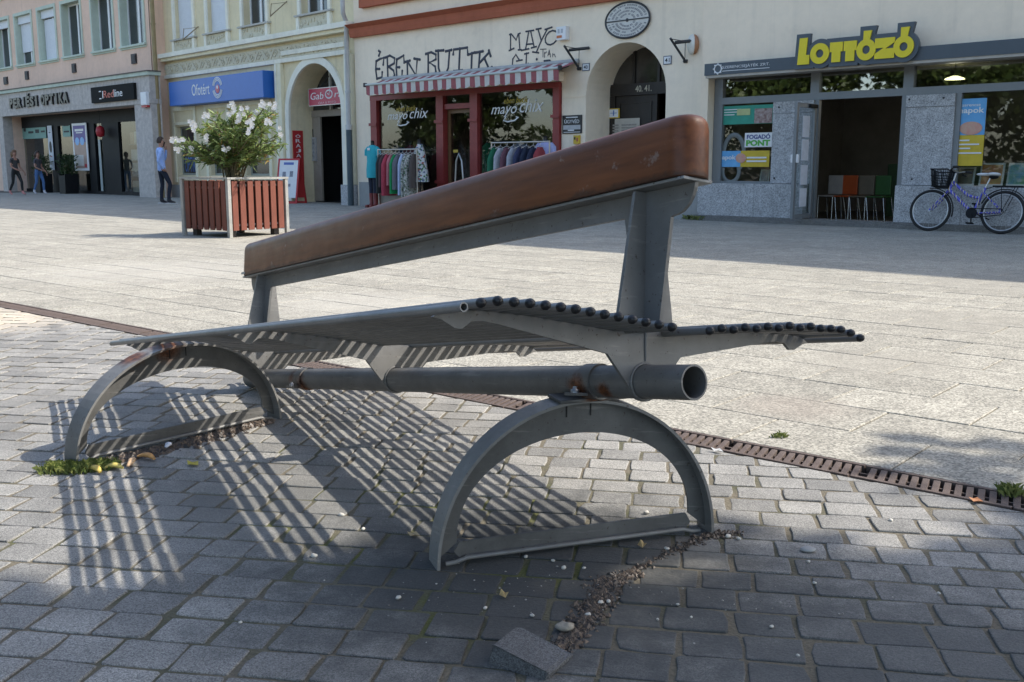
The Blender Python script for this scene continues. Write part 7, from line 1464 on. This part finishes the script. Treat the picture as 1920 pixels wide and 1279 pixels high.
# ------------------------------------------------------------------ trees round the square (they shade the foreground and show in the panes)
M_BARK = mat('tree_bark', (0.11, 0.09, 0.07), 0.9, var=0.3, scale=9, bump=0.6, bscale=25); M_LEAFT = leafmat('tree_leaf', (0.035, 0.065, 0.012), (0.09, 0.13, 0.03), 0.3)
def tree(label, loc, ch, rad, n, seed, clumps=26, extra=(), leaf=(0.19, 0.055)):
    t = thing('plane_tree', label, 'tree', loc, 0, 'trees round the square'); rr = random.Random(seed)
    cs = []
    for k in range(clumps):
        a = rr.uniform(0, 2 * math.pi); e = rr.uniform(-0.75, 1); q = rr.uniform(0.45, 1.0); r2 = math.sqrt(max(0, 1 - e * e))
        cs.append((Vector((math.cos(a) * r2 * rad[0] * q, math.sin(a) * r2 * rad[1] * q, ch + e * rad[2] * q)), rr.uniform(0.75, 1.25) * rad[2] * 0.42))
    cs.append((Vector((0, 0, ch)), rad[2] * 0.8))
    for c, r in extra: cs.append((Vector(c), r))
    b = MB(); h0 = ch - rad[2] * 0.75
    b.tube([(0, 0, 0), (0.04, 0.02, h0 * 0.5), (0.0, 0.05, h0), (0.1, 0.0, ch)], [0.26, 0.20, 0.17, 0.09], 12); b.tube([(0, 0, 0), (0, 0, 0.25)], [0.36, 0.26], 12)
    for c, r in cs:
        st_ = Vector((0, 0, rr.uniform(h0 * 0.85, ch))); b.tube([st_, st_.lerp(c, 0.5) + Vector((0, 0, 0.25)), c], [0.075, 0.05, 0.02], 6)
    b.build('trunk', M_BARK, t)
    lv = MB(); tot = sum(r ** 2 for c, r in cs)
    for c, r in cs:
        for q in range(int(n * r ** 2 / tot)):
            d = Vector((rr.gauss(0, 1), rr.gauss(0, 1), rr.gauss(0, 1))).normalized(); p = c + d * r * rr.uniform(0.25, 1.0) ** 0.5; p.z = c.z + (p.z - c.z) * 0.75
            a = (d + Vector((rr.uniform(-1, 1), rr.uniform(-1, 1), rr.uniform(-0.8, 0.4)))).normalized(); s = a.cross(Vector((rr.uniform(-1, 1), rr.uniform(-1, 1), rr.uniform(-1, 1))))
            if s.length < 0.05: continue
            s.normalize(); Ls = leaf[0] * rr.uniform(0.7, 1.3); w_ = leaf[1] * rr.uniform(0.8, 1.2)
            lv.add([p, p + a * Ls * 0.4 + s * w_, p + a * Ls, p + a * Ls * 0.4 - s * w_], [(0, 1, 2, 3)])
    o = lv.build('crown', M_LEAFT, t); o['kind'] = 'stuff'
    return t
TX, TY = 8.1, -1.25
tree('leafy plane tree shading the setts beside the bench', (TX, TY, 0), 7.2, (4.2, 3.7, 2.4), 34000, 5, 34, [((7.9 - TX, 3.75 - TY, 6.0), 0.28), ((8.35 - TX, 3.55 - TY, 6.2), 0.30), ((8.9 - TX, 3.2 - TY, 6.4), 0.42), ((9.3 - TX, 2.6 - TY, 7.0), 0.7), ((7.3 - TX, 2.45 - TY, 6.6), 0.75), ((6.5 - TX, 2.1 - TY, 6.6), 0.8), ((8.3 - TX, 2.1 - TY, 6.8), 0.9), ((5.7 - TX, 1.9 - TY, 6.6), 0.8), ((6.0 - TX, 2.0 - TY, 7.0), 0.7), ((8.2 - TX, 1.5 - TY, 6.6), 1.2), ((9.4 - TX, 1.5 - TY, 7.4), 1.2), ((7.4 - TX, 1.3 - TY, 6.4), 1.2), ((9.0 - TX, 0.7 - TY, 6.5), 1.3), ((6.2 - TX, 1.0 - TY, 6.2), 1.2), ((10.0 - TX, 1.0 - TY, 8.0), 1.2), ((8.3 - TX, 2.1 - TY, 7.4), 0.7)], (0.22, 0.08))
for k, (sx, lab) in enumerate(((3.0, 'broad plane tree on the open side facing the lottery doorway'), (-4.5, 'broad plane tree on the open side facing the arched gate'), (-11.5, 'broad plane tree on the open side facing the boutique'), (-20.0, 'broad plane tree on the open side facing the arched doorway'), (-30, 'broad plane tree at the far end of the open side'))):
    g_ = FA.w(sx, -21.8 - (k % 2) * 0.8, 0); tree(lab, g_, 4.4, (3.7, 3.4, 2.6), 7000, 40 + k, 24, (), (0.32, 0.12))
hb = MB(); rr = random.Random(31)  # unseen leaf row, added so the panes do not reflect the yellow horizon
for _ in range(11000):
    s_ = rr.uniform(-40, 6); p = FA.w(s_, -25.5 + rr.uniform(-0.8, 0.8), rr.uniform(0.05, 2.9 + 0.35 * math.sin(s_ * 1.3))); a = Vector((rr.uniform(-1, 1), rr.uniform(-1, 1), rr.uniform(-0.5, 0.8))).normalized(); q = a.cross(Vector((rr.uniform(-1, 1), rr.uniform(-1, 1), rr.uniform(-1, 1))))
    if q.length > 0.05: q.normalize(); hb.add([p, p + a * 0.15 + q * 0.11, p + a * 0.36, p + a * 0.15 - q * 0.11], [(0, 1, 2, 3)])
tag(hb.build('hedge', M_LEAFT), 'tall clipped hedge closing the open side of the square', 'hedge', None, 'stuff')
tree('wide plane tree spreading over the setts in the foreground', (1.8, -4.6, 0), 5.6, (4.8, 4.6, 2.0), 17000, 77, 34, (), (0.30, 0.12))  # added overhead canopy, out of view, blocks skylight from the foreground

# ------------------------------------------------------------------ loose sett, rubble, litter, weeds
b = MB(); b.bbox(-0.066, 0.066, -0.055, 0.055, -0.05, 0.05, 0.006); o = b.build('loose_sett', stone('dark_sett_granite', (0.075, 0.078, 0.08), (0.10, 0.10, 0.10), speck=430, speck_amt=0.5, bump=0.5, spec_noise=60))
for q in o.data.vertices: q.co += Vector((random.uniform(-0.004, 0.004), random.uniform(-0.004, 0.004), random.uniform(-0.003, 0.003)))
o.location = LOOSE + Vector((0.0, 0.004, -0.022)); o.rotation_euler = (R_(-5), R_(13), R_(-30)); tag(o, 'loose granite sett tilted out of its bed at the end of the rubble trail', 'paving stone')
M_SOILC = mat('dark_crumbs', (0.045, 0.032, 0.022), 0.95, col2=(0.13, 0.09, 0.06), scale=60)
M_CRUMB = leafmat('rubble_crumb', (0.014, 0.010, 0.007), (0.13, 0.09, 0.06), 0.0)
def crumbs(name, label, pts, width, n, seed, smin=0.003, smax=0.011, m=None, cat='rubble', heap=0.008):
    rr = random.Random(seed); b = MB(); P = [gnd(*p) for p in pts]
    for _ in range(n):
        f = rr.random() * (len(P) - 1); i = min(int(f), len(P) - 2); c = P[i].lerp(P[i + 1], f - i); wv = width[i] + (width[min(i + 1, len(width) - 1)] - width[i]) * (f - i); g = min(2.2, abs(rr.gauss(0, 1))); an = rr.uniform(0, 6.283); c = c + Vector((math.cos(an), math.sin(an), 0)) * g * wv * 0.5
        s = rr.uniform(smin, smax) * (1.6 if rr.random() < 0.04 else 1); z = s * 0.3 + heap * max(0, 1 - g) * rr.random()
        M = Matrix.Translation((c.x, c.y, z)) @ Matrix.Rotation(rr.uniform(0, 6.28), 4, 'Z') @ Matrix.Rotation(rr.uniform(-0.5, 0.5), 4, 'X'); k = rr.uniform(0.3, 1.0)
        b.add([(-s, -s * k, -s * 0.4), (s, -s * k, -s * 0.4), (s * 0.6, s * k, -s * 0.4), (-s * 0.7, s * k * 0.8, -s * 0.4), (0.1 * s, 0, s * 0.45)], [(0, 1, 4), (1, 2, 4), (2, 3, 4), (3, 0, 4), (3, 2, 1, 0)], 0, M)
    o = b.build(name, m or M_CRUMB); tag(o, label, cat, None, 'stuff'); return o
crumbs('rubble_trail', 'trail of dark crumbs and chips where the bench foot stood', [(1040, 1225), (1085, 1180), (1120, 1130), (1135, 1095), (1190, 1072)], [0.028, 0.04, 0.045, 0.05, 0.03], 2400, 1, 0.002, 0.008, None, 'rubble', 0.003)
crumbs('rubble_scatter', 'loose grit scattered towards the rear end of the near foot', [(1190, 1072), (1260, 1035), (1330, 1004), (1385, 1000)], [0.02, 0.03, 0.04, 0.03], 420, 2, 0.002, 0.007)
crumbs('grit_scatter', 'grit sprinkled over the shaded setts', [(700, 1150), (1000, 1080), (1300, 1120), (1600, 1150)], [0.35, 0.35, 0.35, 0.35], 150, 6, 0.0012, 0.003, leafmat('pale_grit', (0.16, 0.14, 0.11), (0.42, 0.40, 0.36), 0.0))
crumbs('leaf_litter', 'brown leaf litter swept along the base of the far foot', [(160, 872), (220, 862), (330, 838), (420, 812), (500, 790)], [0.03, 0.05, 0.07, 0.07, 0.04], 2600, 3, 0.004, 0.013)
M_PEB = mat('pale_pebble', (0.50, 0.47, 0.41), 0.8, var=0.15, scale=30)
pebs = [(681, 994, 7), (589, 1045, 10), (747, 1123, 9), (910, 1142, 7), (451, 1169, 6), (986, 1046, 7), (1037, 1053, 6), (1057, 1067, 9), (1095, 1067, 6), (998, 1156, 7), (1250, 1031, 8), (1271, 1135, 5), (1296, 1159, 5), (1233, 1163, 5), (1126, 1132, 9), (1141, 1130, 8), (1103, 1155, 9), (1516, 1055, 6), (1527, 1095, 6), (1760, 1114, 5), (1496, 1231, 6), (1447, 1177, 7), (1670, 978, 7), (640, 968, 9), (1212, 963, 8), (1365, 1008, 9), (1385, 1012, 7)]
rr = random.Random(8); pm = []
for k in range(4):
    b = MB(); b.ball((0, 0, 0.35), 1.0, 8, 6, sc=(1, 0.75, 0.55))
    for q in b.v: q *= 1 + 0.12 * math.sin(q.x * 5 + k) * math.cos(q.y * 4 + k * 2)
    me = b.mesh('pebble'); me.materials.append(M_PEB); pm.append(me)
for k, (x, y, s) in enumerate(pebs):
    o = link('pebble', pm[k % 4]); g = gnd(x, y); o.location = (g.x, g.y, 0.001); r_ = s * g.length / FPX * 0.75; o.scale = (r_, r_, r_); o.rotation_euler = (0, 0, rr.uniform(0, 6)); tag(o, 'small pale pebble lying on the granite setts', 'pebble', 'pebbles on the setts')
b = MB(); b.ball((0, 0, 0.010), 0.019, 10, 7, sc=(1.15, 0.8, 0.5))
for q in b.v: q *= 1 + 0.16 * math.sin(q.x * 240) * math.cos(q.y * 190 + 1)
o = b.build('mortar_lump', mat('dirty_mortar', (0.30, 0.265, 0.21), 0.9, var=0.3, scale=60)); o.location = gnd(1060, 1183); tag(o, 'beige lump of mortar on the dark rubble trail', 'mortar lump')
b = MB(); b.ball((0, 0, 0.006), 0.02, 10, 7, sc=(1.1, 0.8, 0.35)); o = b.build('flat_pebble', mat('grey_pebble', (0.3, 0.3, 0.29), 0.7)); o.location = gnd(1515, 1034); tag(o, 'flat grey pebble near the edge of the tree shade', 'pebble')
def leafthing(px, py, L_, w_, col, name, label, rot):
    b = MB(); b.add([(0, -L_ * 0.5, 0.004), (w_, -L_ * 0.1, 0.012), (w_ * 0.6, L_ * 0.3, 0.006), (0, L_ * 0.55, 0.014), (-w_ * 0.7, L_ * 0.2, 0.004), (-w_, -L_ * 0.15, 0.010)], [(0, 1, 2, 3), (0, 3, 4, 5)]); o = b.build(name, mat('leaf_' + name + str(px), col, 0.7, var=0.25, scale=40)); o.location = gnd(px, py) + Vector((0, 0, 0.001)); o.rotation_euler = (0, 0, R_(rot)); tag(o, label, 'fallen leaf')
leafthing(362, 873, 0.05, 0.02, (0.45, 0.36, 0.06), 'fallen_leaf', 'yellow leaf on the setts in front of the far foot', 60); leafthing(944, 1120, 0.03, 0.012, (0.48, 0.34, 0.14), 'fallen_leaf', 'small tan leaf on the setts below the near foot', 20); leafthing(1203, 1026, 0.036, 0.014, (0.42, 0.30, 0.13), 'fallen_leaf', 'tan leaf lying under the near arch', 0); leafthing(776, 1007, 0.035, 0.012, (0.36, 0.27, 0.15), 'fallen_leaf', 'curled brown leaf left of the near foot', 80); leafthing(1830, 942, 0.04, 0.014, (0.55, 0.24, 0.10), 'fallen_leaf', 'orange leaf beside the drain grate', 70); leafthing(1345, 848, 0.045, 0.012, (0.66, 0.64, 0.60), 'paper_scrap', 'white paper scrap beside the drain grate', 60); leafthing(837, 1001 - 30, 0.03, 0.01, (0.6, 0.58, 0.54), 'paper_scrap', 'white paper scrap in the gap of light', 30)
def husk(px, py, ln, rot, col, label):
    b = MB(); n = 8; b.tube([(math.sin(q / n * 2.2) * ln * 0.3, (q / n - 0.5) * ln, 0.010 + 0.008 * math.sin(q / n * 3.1)) for q in range(n + 1)], [0.004 + 0.009 * math.sin(math.pi * (q + 0.4) / (n + 0.8)) for q in range(n + 1)], 8, 0, None, True, 0.6); o = b.build('dry_husk', mat('husk' + str(px), col, 0.6, var=0.3, scale=50)); o.location = gnd(px, py); o.rotation_euler = (0, 0, R_(rot)); tag(o, label, 'husk')
husk(172, 889, 0.07, 70, (0.50, 0.36, 0.08), 'yellow curled peel beside the grass at the far foot'); husk(213, 884, 0.06, 100, (0.50, 0.40, 0.10), 'yellow husk piece in front of the leaf litter'); husk(236, 874, 0.08, 30, (0.62, 0.40, 0.22), 'orange peel strip leaning over the leaf litter'); husk(271, 865, 0.075, 80, (0.48, 0.25, 0.08), 'brown orange husk at the edge of the leaf litter'); husk(312, 842, 0.03, 10, (0.6, 0.6, 0.64), 'white crumpled wrapper in the leaf litter')
M_GRASS = leafmat('grass_blade', (0.09, 0.14, 0.03), (0.30, 0.32, 0.10), 0.35)
def tuft(pts, width, n, h, seed, label):
    rr = random.Random(seed); b = MB(); P = [gnd(*p) for p in pts]
    for _ in range(n):
        f = rr.random() * (len(P) - 1); i = min(int(f), len(P) - 2) if len(P) > 1 else 0; c = P[i].lerp(P[min(i + 1, len(P) - 1)], f - i) + Vector((rr.gauss(0, 1), rr.gauss(0, 1), 0)) * width; a = rr.uniform(0, 6.28); ln = h * rr.uniform(0.5, 1.3); d = Vector((math.cos(a), math.sin(a), 0)); s = Vector((-d.y, d.x, 0)) * 0.0010 * (h / 0.03) ** 0.5; lean = rr.uniform(0.2, 1.1)
        m_ = c + d * ln * lean * 0.35 + Vector((0, 0, ln * 0.65)); e_ = c + d * ln * lean + Vector((0, 0, ln * (1.0 - 0.35 * lean)))
        c.z = -0.004; b.add([c - s, c + s, m_ + s * 0.8, e_, m_ - s * 0.8], [(0, 1, 2, 3, 4)])
    o = b.build('grass_tuft', M_GRASS); tag(o, label, 'grass', None, 'stuff')
tuft([(95, 881), (150, 882), (200, 876)], 0.022, 1500, 0.028, 1, 'bright grass growing round the front end of the far foot')
tuft([(1450, 822), (1470, 818)], 0.01, 90, 0.018, 2, 'small weed in a slab joint beyond the drain')
tuft([(1885, 925), (1900, 928)], 0.015, 110, 0.035, 3, 'green weeds sprouting from the drain grate')
tuft([(1296, 411), (1312, 413)], 0.08, 400, 0.10, 4, 'weeds at the foot of the granite plinth')
# moss cushions in the joints under the bench
rr = random.Random(4)
for k, (x, y) in enumerate(((685, 930), (725, 885), (640, 935), (855, 1110), (1090, 1110))): pass
